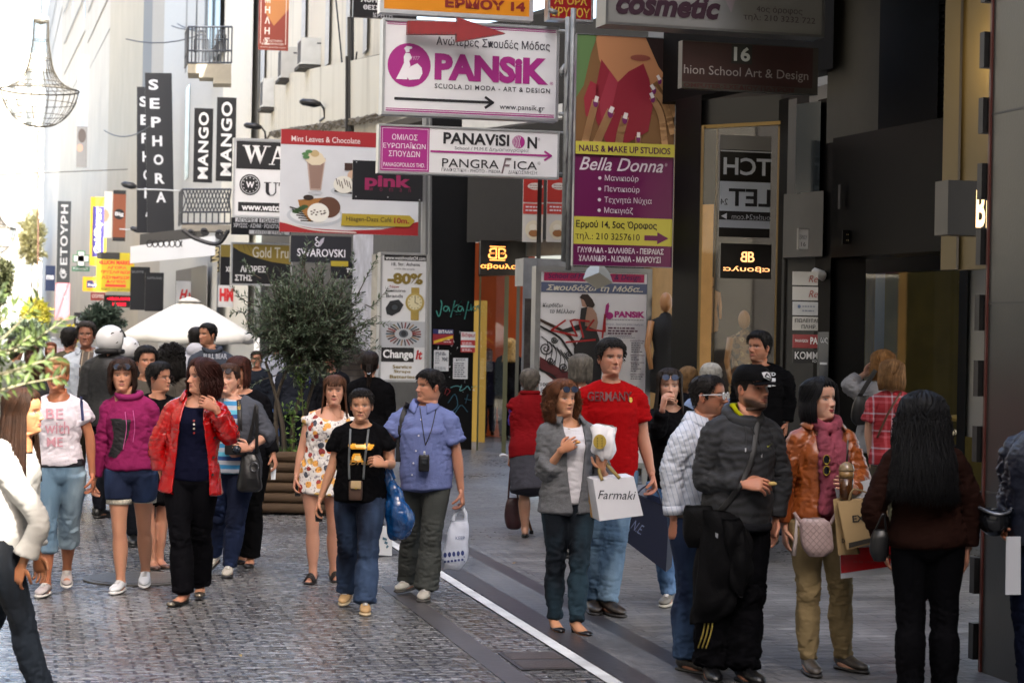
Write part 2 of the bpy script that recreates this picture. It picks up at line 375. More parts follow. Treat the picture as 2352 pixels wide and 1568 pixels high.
# drain grate and manhole
def grate():
    root = thing('drain_grate', 'dark slotted drain grate beside the white kerb line', 'drain grate', ST(2.86, 11.7, .004))
    m = MB(); m.box(ST(2.74, 11.38, .004), SU*.36, SA*.62, ZU*.004); part('grate_plate', m, mat('#353132', .5, .1), root)
    m = MB()
    for k in range(18):
        if 8 <= k <= 9: continue
        m.box(ST(2.76, 11.41+k*.0315, .008), SU*.32, SA*.013, ZU*.006)
    part('grate_bars', m, mat('#5a5455', .45, .1, bump=.2), root)
grate()
mh = MB(); V, F = loft([ST(.80, 15.75, .003), ST(.80, 15.75, .012)], [.42, .42], [.42, .42], SA, 32, 0); mh.add(V, F)
V, F = loft([ST(.80, 15.75, .010), ST(.80, 15.75, .016)], [.37, .37], [.37, .37], SA, 32, 0); mh.add(V, F)
solo('manhole_cover', mh, mat('#646058', .4, .1, bump=.5, bscale=40, var=.3), 'round dark manhole cover in the cobbles', 'manhole cover')
rl = random.Random(3)
for i in range(9):
    l, a = [(3.9, 16.5), (4.4, 15.2), (4.75, 17.5), (4.3, 20.5), (5.0, 14.2), (3.5, 13.0), (5.5, 17.0), (2.2, 12.5), (1.2, 12.0)][i]
    t = rl.uniform(0, 3); w = rl.uniform(.02, .035); p = ST(l, a, .014); u = np.array([math.cos(t), math.sin(t), 0]); v = np.array([-u[1], u[0], 0])
    m = MB(); m.add([p-u*w, p-v*w*.35+ZU*.008, p+u*w*1.1+ZU*.004, p+v*w*.35+ZU*.008], [(0, 1, 2, 3)])
    solo('fallen_leaf', m, mat(['#8a6a3c', '#77603a', '#93803f'][i % 3], .7), 'small dry brown leaf lying on the paving', 'leaf', group='dry leaves on the paving')
# ------------------------------------------------------------------ buildings
def building(label, loc, name='building', cat='building', group=None): return thing(name, label, cat, loc, group)
M_dark = mat('#040405', .5, var=.1, spec=.08)
M_black = mat('#020203', .4, spec=.06)
M_cream = mat('#d8d2c2', .8, kind='grime', c2=lin('#9d968a'), stretch=(1.2, 1.2, .22), amt=.5)
M_stone = mat('#2f302e', .28, var=.12, vscale=2.5, bump=.03)
# --- grey polished stone corner at the right edge
b = building('grey polished stone shop corner with dark clips at the right edge', GR(2300, 1545), 'stone_building')
m = MB(); p0 = P3(2274, 100, 392); sx = (2274-1176)/392
o = p0.copy(); o[2] = -.05; u = -SA*9; m.box(o, u, SU*1.2, ZU*19.5); part('stone_wall', m, M_stone, b)
m = MB()
for z in (1.1, 2.2, 3.3, 4.4): m.box(o+ZU*z-SU*.003, u, SU*.01, ZU*.012)
for k in (1.1, 2.3, 3.5): m.box(o-SA*k-SU*.003, -SA*.012, SU*.01, ZU*6)
part('stone_joints', m, mat('#3a3a3a', .6), b)
for k in range(11):
    m = MB(); m.box(o+ZU*(.12+k*.385)-SU*.035-SA*.0, SA*.06, SU*.06, ZU*.21); part('clip', m, mat('#141312', .5, .2), b)
m = MB(); m.box(o-SU*.012-SA*.03, -SA*.02, SU*.02, ZU*8); part('edge_strip', m, mat('#4a1f18', .5), b)
# --- black fronted shop with the gold lettered sign
b = building('black fronted shop with beige wall and lit doorway', P3(2060, 1200, 235)*[1, 1, 0], 'black_shop')
M_beige = mat('#3a372f', .75, var=.08)
def W(name, m_, segs, parent, thick=.25):
    mb = MB()
    for sg in segs: wall(mb, *sg, thick)
    return part(name, mb, m_, parent)
W('upper_wall', M_beige, [(1918, 246, 2040, 258, -700, 330), (2168, 275, 2190, 278, -700, 420)], b, .4)
W('louver_backing', mat('#040405', .6, spec=.05), [(2036, 262, 2172, 279, -700, 330)], b, .1)
m = MB()
for k in range(26): wall(m, 2038, 263, 2170, 280, -60+k*15, -60+k*15+6, .03)
part('louver', m, mat('#070708', .5, spec=.1), b)
W('canopy', M_black, [(1914, 252, 2172, 282, 318, 592)], b, .9)
m = MB()
for x in (1926, 1958, 1990): wall(m, x, 255, x+5, 255.5, 425, 480, -.02)
part('canopy_ribs', m, mat('#26272a', .3, .5), b)
bd = Board(None, None, None, 1930, 530, 2030, 562, 256, root=b, depth=.01, bg='#0a0a0b', pname='letter_board', yaw=.35)
for i, ch in enumerate('σεφλα'):
    for k in range(6): bd.disc(1940+i*17+(k % 3)*4.2, 540+(k//3)*13, 1.3, '#cbb98a', 2, name='bulb', n=8)
bd.done()
W('side_panel', M_dark, [(1896, 245, 1990, 252, 590, None), (2205, 262, 2225, 265, 590, None)], b, .3)
W('lintel', M_black, [(1985, 232, 2230, 256, 575, 628)], b, .3)
W('shop_window', glassmat(), [(1990, 232, 2212, 254, 628, 1000)], b, .012)
W('window_sill', M_black, [(1985, 234, 2215, 257, 1000, None)], b, .3)
W('interior', mat('#6d6223', .8, var=.3, vscale=3), [(1900, 200, 2330, 222, 560, None)], b, .1)
W('curtain', mat('#7a6426', .8, var=.5, vscale=9, stretch=(1, 1, .3)), [(1992, 226, 2012, 228, 628, 1010)], b, .04)
W('reflection_strip', mat('#a9b3bf', .15, .5), [(2012, 233, 2034, 235, 628, 900)], b, -.02)  # bright reflection in the shop glass, built as a pale strip
W('white_jamb', mat('#8d8f8d', .5), [(2212, 262, 2268, 270, 622, 1000)], b, .08)
W('warm_wall', mat('#6d5f3e', .55), [(2186, 296, 2222, 300, -700, 620), (2226, 300, 2292, 308, -700, 620)], b, .2)
W('warm_strip', mat('#3b3120', .5), [(2221, 300, 2227, 301, -700, 620)], b, .12)
W('white_bracket', mat('#d5d3cc', .4), [(2093, 272, 2136, 277, 430, 478), (2138, 272, 2168, 276, 515, 570)], b, .05)
for k, (x, y) in enumerate([(2060, 985), (2100, 978), (2140, 985), (2180, 992), (2195, 960)]):
    V, F = ellipsoid(P3(x, y, 226), (.1, .06, .035)); mm = MB().add(V, F)
    solo('displayed_shoe', mm, mat(['#c8bfa2', '#8f7a3c', '#bfae80'][k % 3], .4), 'pale small shoe on display low in the dark shop window', 'shoe', group='shoes in the dark window', smooth=True)
lm = bpy.data.lights.new('shop_lamp', 'POINT'); lm.energy = 2.5; lm.color = (1, .74, .36); lm.shadow_soft_size = .15
lo = bpy.data.objects.new('shop_lamp', lm); COL.objects.link(lo); lo.location = P3(2215, 120, 312)
bd = Board('shop_sign', 'dark square projecting shop sign with glowing gold letters by the stone corner', 'sign', 2174, 415, 2276, 540, 318, depth=.22, bg='#050404', yaw=THETA)
bd.text('B', (2243, 436, 2266, 522), '#ffd79a', .03, emit=.45).text('i', (2268, 436, 2275, 522), '#ffd79a', .03, emit=.45); bd.done()
# --- number 16 arcade entrance
b = building('dark arcade entrance of number sixteen with display window', P3(1700, 1200, 230)*[1, 1, 0], 'arcade_building')
W('header', mat('#060505', .7, var=.2, spec=.1), [(1540, 214, 1930, 250, -700, 238)], b, .5)
W('column', M_black, [(1553, 222, 1612, 228, 230, None)], b, .35)
W('column', M_black, [(1790, 234, 1814, 237, 230, None)], b, .35)
W('column', mat('#060505', .5, spec=.1), [(1880, 243, 1916, 247, 230, None)], b, .35)
W('upper_window', mat('#20272b', .12), [(1830, 241, 1886, 245, 240, 446)], b, .1)
W('window_frame', mat('#4b4a47', .5), [(1812, 238, 1831, 240, 230, 450)], b, .15)
W('wall_panel', mat('#5a5853', .6, var=.06), [(1801, 239, 1892, 246, 446, 592)], b, .3)
W('lower_wall', mat('#343330', .65, var=.08), [(1797, 236, 1886, 243, 592, None)], b, .25)
W('transom', mat('#120f0c', .4), [(1610, 227, 1795, 234, 230, 292)], b, .3)
W('display_frame', mat('#80683a', .35, .6), [(1612, 228, 1618, 228.5, 290, None), (1788, 234, 1793, 234.5, 290, None), (1612, 228, 1793, 234.5, 288, 296), (1646, 229, 1650, 229.5, 296, None)], b, .1)
W('display_glass', glassmat(), [(1618, 228.5, 1788, 234, 296, None)], b, .01)
W('display_back', mat('#31261b', .7, var=.3, vscale=4), [(1560, 196, 1860, 210, 200, None)], b, .1)
W('lit_panel', mat('#c79455', .7, var=.15, emit=.10), [(1612, 222, 1640, 223, 470, None)], b, .1)  # emission stands in for the lighting inside the display
W('dark_panel', M_dark, [(1612, 221, 1646, 223, 296, 470)], b, .1)
# reflections of two signs in the display glass, built as thin printed boards
bd = Board('reflection_board', 'board printed with the reflection of a black and white sign in the display window', 'sign', 1650, 312, 1774, 545, 243, yaw=.25, depth=.03, bg='#14110f')
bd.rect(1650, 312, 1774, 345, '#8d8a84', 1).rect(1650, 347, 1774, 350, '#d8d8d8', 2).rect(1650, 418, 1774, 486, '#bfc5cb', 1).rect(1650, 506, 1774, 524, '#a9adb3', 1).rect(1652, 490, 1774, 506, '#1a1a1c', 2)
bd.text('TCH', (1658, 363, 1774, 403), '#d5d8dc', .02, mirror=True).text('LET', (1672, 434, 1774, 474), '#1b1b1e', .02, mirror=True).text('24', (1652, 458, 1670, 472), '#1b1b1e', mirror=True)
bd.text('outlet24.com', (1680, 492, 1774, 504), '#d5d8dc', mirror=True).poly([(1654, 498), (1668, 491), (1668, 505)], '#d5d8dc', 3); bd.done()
bd = Board('reflection_board', 'board printed with the glowing reflection of an orange B sign low in the window', 'sign', 1652, 560, 1776, 640, 243, yaw=.25, depth=.03, bg='#15110d')  # second reflection, its glow put into the lettering
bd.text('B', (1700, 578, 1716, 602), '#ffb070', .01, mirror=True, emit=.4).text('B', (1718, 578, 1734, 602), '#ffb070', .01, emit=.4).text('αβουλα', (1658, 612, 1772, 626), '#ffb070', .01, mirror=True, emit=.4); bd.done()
bd = Board('number_plaque', 'small white plaque with the number 16 on the pale wall panel', 'plaque', 1833, 526, 1858, 572, 253, depth=.02, bg='#c9c7c2', frame='#8a8883', fw=1, yaw=.3)
bd.text('ΕΡΜΟΥ', (1836, 540, 1855, 550), '#333333').text('16', (1840, 556, 1851, 566), '#333333'); bd.done()
rows = [('#c2c0ba', 'Re', '#9c4a3a'), ('#c2c0ba', 'Re', '#9c4a3a'), ('#b9bbbb', '◦ ——', '#5b6f8f'), ('#bcbab3', 'ΠΩΛΕΙΤΑΙ', '#222222'), ('#8e1620', 'PA', '#e8e4e2'), ('#0d0d0f', 'KOMM', '#d8d8d8')]
labs = ['white name plate with red script, topmost of the column', 'white name plate with red script, second of the column', 'white name plate with a small blue mark', 'white for sale name plate with black letters', 'red name plate with white letters', 'black name plate with white letters']
for i, (c, t, tc_) in enumerate(rows):
    y = 624+i*34.5+(6 if i > 3 else 0)
    bd = Board('name_plate', labs[i], 'name plate', 1820, y, 1882, y+31, 252, depth=.02, bg=c, group='name plates by the arcade door', yaw=.3)
    if i < 2: bd.text(t, (1858, y+8, 1881, y+24), tc_, shear=.3)
    elif i == 2: bd.disc(1834, y+11, 4, tc_, 2).lines(1842, 1880, [y+9, y+19], 3, '#7d8390')
    elif i == 3: bd.text(t, (1824, y+4, 1881, y+13), tc_, .01).text('ΠΛΗΡ.', (1840, y+18, 1878, y+27), tc_, .01)
    elif i == 4: bd.text('PANAVISION', (1824, y+11, 1856, y+18), tc_).text(t, (1862, y+6, 1881, y+22), tc_, .03)
    else: bd.text(t, (1823, y+5, 1881, y+22), tc_, .01).text('IO', (1868, y+23, 1878, y+29), tc_)
    bd.done()
bd = Board('menu_board', 'narrow dark board hanging in front of the name plates', 'board', 1880, 762, 1904, 872, 258, depth=.03, bg='#34383c', yaw=.3); bd.text('ως', (1883, 775, 1901, 790), '#aeb2b6').rect(1883, 832, 1901, 837, '#b8bcc0'); bd.done()
sc = thing('security_camera', 'small white security camera on the arcade wall', 'security camera', P3(1882, 640, 240))
V, F = loft([P3(1868, 622, 246), P3(1888, 632, 246), P3(1892, 636, 245)], [.04, .05, .045], [.035, .045, .04], ZU, 10); part('housing', MB().add(V, F), mat('#c9c6bd', .4), sc, True)
V, F = tube([P3(1892, 630, 245), P3(1898, 622, 243), P3(1900, 640, 241)], .015); part('bracket', MB().add(V, F), mat('#b2afa7', .4), sc, True)
# --- building behind the kiosk: black pillar, doorway with gold B sign
b = building('old shop building with black postered pillar and orange lit doorway', P3(1150, 1035, 143)*[1, 1, 0], 'corner_shop')
W('black_pillar', mat('#050506', .5, var=.2, spec=.15), [(985, 143, 1101, 143, 120, None)], b, .6)
W('pillar_edge', mat('#8b9096', .3, .6), [(972, 136, 984, 137, 270, 880)], b, .2)
W('fascia', mat('#2c2a27', .7, var=.2), [(975, 130, 1330, 152, 100, 275)], b, .5)
W('sign_beam', mat('#15120f', .5), [(1101, 143, 1215, 150, 552, 634)], b, .3)
W('door_transom', mat('#211d16', .4), [(1088, 144, 1190, 149, 405, 552)], b, .2)
W('display_posters', mat('#8d8a7e', .5, var=.3, vscale=5), [(1190, 149, 1330, 157, 405, 590)], b, .2)
W('door_frame', mat('#6d6d4e', .4), [(1160, 146.5, 1170, 147.2, 634, None), (1102, 143.5, 1106, 143.8, 634, None)], b, .12)
W('door_frame', mat('#5c5c50', .4), [(1188, 148, 1196, 148.5, 634, None)], b, .12)
W('door_glass', glassmat(), [(1106, 143.8, 1160, 146.5, 634, None)], b, .012)
W('lit_wall', mat('#a8863c', .7, emit=.12), [(1080, 133, 1120, 134, 690, None)], b, .1)  # glow of the lit shop interior put into the wall itself
W('orange_wall', mat('#9a4216', .6, var=.2, vscale=3, emit=.05), [(1040, 122, 1230, 131, 560, None)], b, .1)  # slight emission imitates interior light on this wall
W('shop_wall', mat('#b08c5a', .7, var=.15), [(1480, 168, 1556, 174, 300, None)], b, .3)
W('wall_behind_signs', mat('#262420', .7, var=.2), [(1300, 158, 1490, 170, 60, None)], b, .3)
W('awning', mat('#d9d8d2', .8, var=.06), [(1062, 163, 1292, 176, 272, 302)], b, .25)
W('upper_shop_wall', mat('#1c1a18', .7, var=.2), [(1082, 148.5, 1310, 158, 60, 556)], b, .2)
W('doorstep', mat('#59554e', .6), [(1096, 141, 1260, 150, 1030, None)], b, .8)
for i, (x, lab) in enumerate([(1203, 'red and white ice cream poster left of the thin black post'), (1258, 'red and white ice cream poster right of the thin black post')]):
    bd = Board('ice_cream_poster', lab, 'poster', x-2, 408, x+46, 556, 160, depth=.02, bg='#d9d4cc', yaw=.25)
    bd.rect(x-2, 408, x+46, 465, '#b5332a').disc(x+26, 428, 18, '#ded8cd', 2, ry=8).lines(x+12, x+40, [425, 431], 2, '#9a5a50', 3).rect(x-2, 468, x+46, 492, '#c9443a', 1).lines(x+4, x+42, [474, 482], 3, '#eeeeee', 2)
    bd.disc(x+24, 528, 20, '#e9dfc4', 2, ry=22).disc(x+24, 536, 12, '#a06c3f', 3, ry=8).disc(x+22, 522, 9, '#f2ead6', 4, ry=7); bd.done()
m = MB(); wall(m, 1236, 161, 1246, 162, 400, 600, .06); solo('black_post', m, M_black, 'thin black post between the two ice cream posters', 'post')
bd = Board('shop_sign', 'dark sign with glowing orange outlined double B above the doorway', 'sign', 1102, 553, 1210, 632, 151, depth=.05, bg='#14100d', yaw=.27)
bd.text('B', (1120, 570, 1141, 595), '#ff9a4a', .0, mirror=True, emit=.6).text('B', (1144, 570, 1165, 595), '#ff9a4a', .0, emit=.6)
bd.text('B', (1124, 574, 1138, 591), '#14100d', -.01, 0, 3, mirror=True).text('B', (1147, 574, 1161, 591), '#14100d', -.01, 0, 3)
bd.rect(1124, 566, 1161, 568, '#ff9a4a', 2, emit=.6).rect(1124, 597, 1161, 599, '#ff9a4a', 2, emit=.6).text('αβουλα', (1103, 606, 1190, 620), '#ff9a4a', .01, emit=.6); bd.done()
# posters and graffiti on the black pillar
def flyer(lab, x0, y0, x1, y1, bg, fn, cat='flyer', s=143.2):
    bd = Board('flyer', lab, cat, x0, y0, x1, y1, s, depth=.012, bg=bg, bgrough=.7, yaw=.0); fn(bd); return bd.done()
flyer('dark red flyer with blue heading and yellow slash on the black pillar', 995, 756, 1042, 791, '#8e1f2b', lambda d: d.rect(995, 756, 1042, 767, '#23275e').text('ΒΙΤΑΛΗ', (1008, 758, 1039, 765), '#f0f0f0', .02).poly([(997, 783), (1040, 770), (1041, 776), (998, 789)], '#d8b02c', 2).lines(1020, 1040, [779, 784], 2, '#e8c9c9'))
flyer('red and white flyer pinned at the right of the black pillar', 1059, 762, 1092, 809, '#c03a3a', lambda d: d.rect(1059, 762, 1092, 781, '#e8e6e4').text('Βάφω', (1061, 764, 1091, 776), '#b02a2a', .02).lines(1062, 1090, [786, 790], 2, '#f0d8d8').rect(1059, 793, 1092, 798, '#e8e6e4', 2).lines(1062, 1090, [801, 804], 2, '#f0d8d8'))
flyer('white paper notice reading 70 euro on the black pillar', 997, 804, 1031, 852, '#d7d9dc', lambda d: d.lines(1000, 1027, [808, 812], 3, '#6a6f78').text('70€', (1015, 820, 1029, 829), '#30343c', .02).lines(1000, 1013, [817, 822, 827, 832], 2, '#70757d').lines(1000, 1028, [843, 847], 2, '#858a92'))
flyer('white loan notice dense with print on the black pillar', 1041, 822, 1075, 870, '#d9dadc', lambda d: d.text('ΔΑΝΕΙΑ', (1047, 823, 1069, 829), '#2a2d33', .01).lines(1044, 1072, list(range(833, 868, 5)), 2.4, '#5d626b', 2, .2))
gb = Board('graffiti', 'green spray graffiti scrawl on the black pillar', 'graffiti', 995, 690, 1100, 740, 143.08, depth=.004, bg=None, yaw=0.)
for pts in ([(1013, 690), (1015, 700), (1012, 720), (1008, 727), (1003, 715)], [(1030, 705), (1022, 704), (1019, 712), (1026, 715), (1031, 706), (1033, 715)], [(1045, 690), (1036, 728)], [(1050, 700), (1040, 710), (1050, 716)], [(1062, 704), (1055, 703), (1052, 711), (1058, 715), (1063, 706), (1065, 713)], [(1054, 700), (1060, 690)], [(1076, 692), (1068, 732)], [(1072, 711), (1080, 711), (1082, 698), (1083, 712)], [(1095, 703), (1088, 704), (1087, 711), (1093, 712), (1098, 700), (1100, 710)], [(1049, 722), (1058, 721)]):
    gb.line(spline(np.array(pts, float), 14), 2.2, '#4fa899')
gb.done()
gb = Board('graffiti', 'blue and red spray tags low on the black pillar', 'graffiti', 1010, 880, 1100, 960, 143.08, depth=.004, bg=None, yaw=0.)
for k, pts in enumerate(([(1035, 890), (1048, 886), (1060, 889)], [(1060, 884), (1056, 897), (1066, 893), (1074, 886), (1080, 895)], [(1084, 888), (1094, 886)], [(1022, 905), (1026, 893), (1034, 898), (1026, 908)], [(1030, 925), (1045, 905), (1052, 930), (1040, 945)], [(1045, 950), (1060, 930), (1075, 945)], [(1068, 915), (1082, 918)], [(1075, 905), (1070, 925)])):
    gb.line(spline(np.array(pts, float), 10), 1.6, '#8a1f24' if k == 3 else ('#6db0b4' if k < 3 else '#2f5f74'))
gb.done()
m = MB()
rr = random.Random(5)
for k in range(26):
    x, y = rr.uniform(1000, 1092), rr.uniform(745, 900); w, h = rr.uniform(3, 9), rr.uniform(3, 12); c = P3(x, y, 143.1); SX = np.array([1., 0, 0]); q = [c+SX*rr.uniform(-1, 1)*w/290+ZU*rr.uniform(-1, 1)*h/290 for _ in range(4)]
    ce = np.mean(q, 0); q.sort(key=lambda p: math.atan2((p-ce)[2], (p-ce)@SX)); m.add(np.array(q), [(0, 1, 2, 3)])
o = solo('paper_scraps', m, mat('#b9bcc2', .8, var=.3), 'torn paper scraps stuck on the black pillar', 'paper scraps'); o['kind'] = 'stuff'
# --- cream building with the air conditioners
b = building('cream building with ribbed metal fascia and air conditioners', P3(760, 900, 88)*[1, 1, 0], 'cream_building')
W('facade', M_cream, [(975, 130, 606, 72, -900, 300)], b, .5)
W('ground_floor', mat('#3a3733', .7, var=.3), [(985, 131, 606, 72, 300, None)], b, .3)
def window_at(root, x0, s0, x1, s1, y0, y1, fr='#8e8f8c', pc='#3d4347'):
    w = W('window', mat(fr, .5), [(x0, s0*1.01, x1, s1*1.01, y0, y1)], root, .08)
    dx = (x1-x0)*.14; dy = (y1-y0)*.05
    W('pane', mat(pc, .12), [(x0+dx, s0*1.016, x1-dx, s1*1.016, y0+dy, y1-dy)], w, .05)
for x, y0, y1 in ((880, -300, 60), (838, -300, 70), (750, -300, 95), (690, -300, 130), (640, -300, 180)):
    s = np.interp(x, [606, 975], [72, 130]); window_at(b, x+14, s+2, x-14, s-2, y0, y1)
m = MB()
for k in range(7):
    x = [905, 862, 822, 775, 720, 670, 628][k]; s = np.interp(x, [606, 975], [72, 130])*1.012; wall(m, x, s, x-9, s*.985, -900, 100+(905-x)*.35, .12)
part('pilaster', m, mat('#c9cac8', .7, var=.1), b)
# ribbed fascia (slopes up towards us)
m = MB(); n = 60
for k in range(n):
    f0, f1 = k/n, (k+.86)/n
    def pp(f, top):
        x = 609+(884-609)*f; s = 76+(122-76)*f
        return P3(x, (180+(124-180)*f) if top else (303+(260-303)*f), s*1.03)
    a, c, d, e = pp(f0, 0), pp(f1, 0), pp(f1, 1), pp(f0, 1); t = SA*.05
    m.add([a, c, d, e, a+t, c+t, d+t, e+t], [(0, 1, 2, 3), (0, 4, 5, 1), (1, 5, 6, 2), (2, 6, 7, 3), (3, 7, 4, 0)])
part('ribbed_fascia', m, mat('#cfcabb', .6, kind='grime', c2=lin('#8d8471'), stretch=(1, 1, .15), amt=.6), b)
m = MB(); a, c = P3(606, 184, 75), P3(888, 120, 125); d, e = P3(888, 262, 126), P3(606, 306, 75); t = SA*.3
m.add([a+t*.3, c+t*.3, d+t*.3, e+t*.3, a+t, c+t, d+t, e+t], [(3, 2, 1, 0), (4, 5, 6, 7), (0, 1, 5, 4), (2, 3, 7, 6), (1, 2, 6, 5), (3, 0, 4, 7)]); part('fascia_backing', m, mat('#6d675b', .8), b)
m = MB()
rr = random.Random(9)
for k in range(70):
    f0 = rr.uniform(0, .85); f1 = f0+rr.uniform(.08, .2)
    P = [P3(609+275*f, 306-44*f+rr.uniform(-2, 15), (76+46*f)*1.035) for f in np.linspace(f0, min(1, f1), 5)]
    m.add(*tube(P, rr.uniform(.012, .035), 4))
part('dry_cane_bundle', m, mat('#6b6252', .85, var=.5, vscale=6), b)
W('awning_soffit', mat('#3c362c', .8), [(884, 126, 975, 134, 285, 302)], b, 1.0)
m = MB()
for P in ([(772, 0), (778, 60), (786, 145)], [(820, 120), (800, 175), (690, 225), (655, 195)], [(690, 240), (690, 300)], [(705, 250), (708, 310)], [(758, 150), (757, 230), (757, 300)], [(742, 180), (738, 225)]):
    m.add(*tube([P3(x, y, np.interp(x, [606, 975], [74, 132])*1.05) for x, y in P], .018, 5, samples=8))
part('hanging_cables', m, mat('#1e1e1e', .6), b)
m = MB(); m.add(*tube([P3(806, 40, 112), P3(806, 305, 112)], .07, 8)); m.add(*tube([P3(797, 130, 112), P3(796, 305, 112)], .03, 6)); part('downpipe', m, mat('#2b2a29', .5), b)
def acunit(lab, x0, y0, x1, y1, s, side=.3):
    r = thing('air_conditioner', lab, 'air conditioner', P3((x0+x1)/2, y1, s), 'air conditioners on the cream facade')
    o = P3(x0, y1, s); w = (x1-x0)/s; h = (y1-y0)/s; m = MB(); m.box(o, SU*w, -SA*.02, ZU*h); m.box(o, SU*w, SA*.8, ZU*h); part('casing', m, mat('#c7c8c4', .5, var=.15, vscale=3), r)
    m = MB(); c = o+SU*w*.5+ZU*h*.5-SA*.028; m.box(o+SU*w*.62+ZU*h*.78-SA*.03, SU*w*.22, SA*.02, ZU*h*.05)
    for k in range(6): m.box(o-SU*.012+SA*(.1+k*.1)+ZU*h*.1, SU*.02, SA*.04, ZU*h*.8)
    part('vent', m, mat('#55565a', .5), r)
    m = MB(); m.box(o-ZU*.09-SU*.05, SU*(w+.1), SA*.9, ZU*.08); m.add(*tube([o+SU*w-ZU*.1, o+SU*(w+.5)+ZU*h*.9], .03)); part('bracket', m, mat('#3a3835', .7), r)
acunit('white air conditioner with its bracket, middle one below the cream windows', 646, 107, 690, 178, 88)
acunit('white air conditioner nearest the street signs on the cream facade', 692, 86, 750, 147, 96)
acunit('grey lower air conditioner at the left end of the cream facade', 604, 180, 656, 245, 82)
def floodlamp(lab, x0, y0, x1, y1, s):
    r = thing('flood_lamp', lab, 'lamp', P3(x1, y1, s), 'flood lamps on the facades')
    a, c = P3(x0, (y0*.6+y1*.4), s), P3(x1-8, (y0*.35+y1*.65), s); L_ = np.linalg.norm(c-a)
    V, F = loft([a, a+(c-a)*.15, a+(c-a)*.7, c], [L_*.12, L_*.3, L_*.3, L_*.12], [L_*.08, L_*.16, L_*.2, L_*.1], ZU, 12); part('lamp_head', MB().add(V, F), mat('#17171a', .4), r, True)
    part('lamp_arm', MB().add(*tube([c, P3(x1, y1+3, s), P3(x1+2, y1+22, s), P3(x1+2, y1+22, s)+SA*.8], .03)), mat('#222222', .5), r, True)
floodlamp('black flood lamp in front of the ribbed fascia', 689, 224, 745, 248, 102)
floodlamp('black flood lamp above the white and black sign', 561, 279, 609, 300, 82)
# --- white neoclassical building with balconies
b = building('white neoclassical building with iron balconies and pilasters', P3(500, 820, 60)*[1, 1, 0], 'white_building')
M_wh = mat('#bdbcb6', .8, var=.06, bump=.05, bscale=3)
W('facade', M_wh, [(622, 74, 402, 50, -1200, None)], b, .6)
W('pilaster', mat('#dcd8cb', .8, var=.05), [(606, 74, 540, 66, -1200, 760)], b, .3)
W('pilaster', M_wh, [(450, 56, 430, 54, 200, 760)], b, .2)
m = MB()
for x in (520, 500, 478, 455): wall(m, x, 64, x-4, 63.5, -1200, 165, .1)
part('wall_ribs', m, mat('#8d8d88', .8), b)
window_at(b, 520, 65, 478, 62, -400, 120, '#8f9191'); window_at(b, 440, 56, 418, 54, 180, 420, '#8f9191'); window_at(b, 596, 72.5, 560, 69.5, -300, 60, '#8f9191')
def balcony(root, x0, x1, ytop, yfl, s, slab, col, pat, rx):
    """front face x0..x1, rail from ytop to yfl, slab to yfl+slab; side face runs back to rx"""
    bl = W('balcony', mat(col, .8, var=.1), [(x0, s, x1, s, yfl, yfl+slab)], root, 1.4)
    a, c = P3(x0, yfl, s), P3(x1, yfl, s); h = (yfl-ytop)/s; u = c-a; m = MB()
    def bar(p, q, r=.022): m.add(*tube([p, q], r, 4))
    for z in (0.02, h*.35, h): bar(a+ZU*z, c+ZU*z, .03); bar(a+ZU*z, a+ZU*z+SA*1.3, .03)
    if pat == 'deco':
        for f in np.linspace(0, 1, 13): bar(a+u*f, a+u*f+ZU*h)
        for cx in (.3, .75):
            for k in range(3):
                w = .06+.05*k; t = .9-.12*k; bar(a+u*(cx-w)+ZU*h*t, a+u*(cx+w)+ZU*h*t); bar(a+u*(cx-w)+ZU*h*.3, a+u*(cx-w)+ZU*h*t); bar(a+u*(cx+w)+ZU*h*.3, a+u*(cx+w)+ZU*h*t)
    else:
        for k in range(14):
            f = k/14; bar(a+u*f+ZU*h*.35, a+u*min(1, f+.16)+ZU*h, .018); bar(a+u*f+ZU*h, a+u*min(1, f+.16)+ZU*h*.35, .018)
        for f in np.linspace(0, 1, 9): bar(a+u*f, a+u*f+ZU*h*.35)
    for f in np.linspace(0, 1.3, 7): bar(a+SA*f, a+SA*f+ZU*h)
    part('railing', m, mat('#4a4d52', .5, .4), bl)
    if pat == 'deco':
        W('soffit', mat(col, .8), [(x0+26, s, x1, s, yfl+slab, yfl+slab+10), (x0+58, s, x1, s, yfl+slab+10, yfl+slab+24)], bl, 1.0)
    else:
        W('soffit', mat(col, .8), [(x0+12, s, x1-6, s, yfl+slab, yfl+slab+5)], bl, 1.0)
balcony(b, 432, 532, 62, 146, 76, 22, '#8f897a', 'deco', 405)
balcony(b, 418, 530, 435, 515, 78, 10, '#8a857b', 'lattice', 405)
m = MB()
rr = random.Random(4)
for (cx, cy, r0) in ((470, 532, 8), (505, 538, 10), (440, 535, 8)):
    P = [P3(cx+math.cos(t)*r0*(1-t/14), cy+math.sin(t)*r0*(1-t/14), 79) for t in np.linspace(0, 11, 30)]; m.add(*tube(P, .05, 5))
m.add(*tube([P3(420, 528, 79), P3(450, 548, 79), P3(500, 560, 79), P3(525, 530, 79)], .07, 6, samples=14)); part('scroll_ironwork', m, mat('#2a2a2c', .5, .3), b)
W('canopy', mat('#26262a', .6, var=.2), [(322, 60, 470, 66, 538, 572)], b, 1.5)
m = MB()
for k in range(9): x = 345+k*13; c = P3(x, 560, 66); m.add(*tube([c+np.array([math.cos(t)*.09, -.1, math.sin(t)*.12]) for t in np.linspace(0, 6.3, 10)], .02, 4))
part('canopy_ornament', m, mat('#111113', .5), b)
W('awning', mat('#dfe1e4', .8), [(300, 60, 495, 70, 566, 605)], b, .2)
W('shop_front', mat('#5f5c57', .7, var=.15), [(520, 66, 405, 55, 600, None)], b, .1)
W('door_pillar', M_wh, [(500, 68, 478, 66, 600, None)], b, .25)
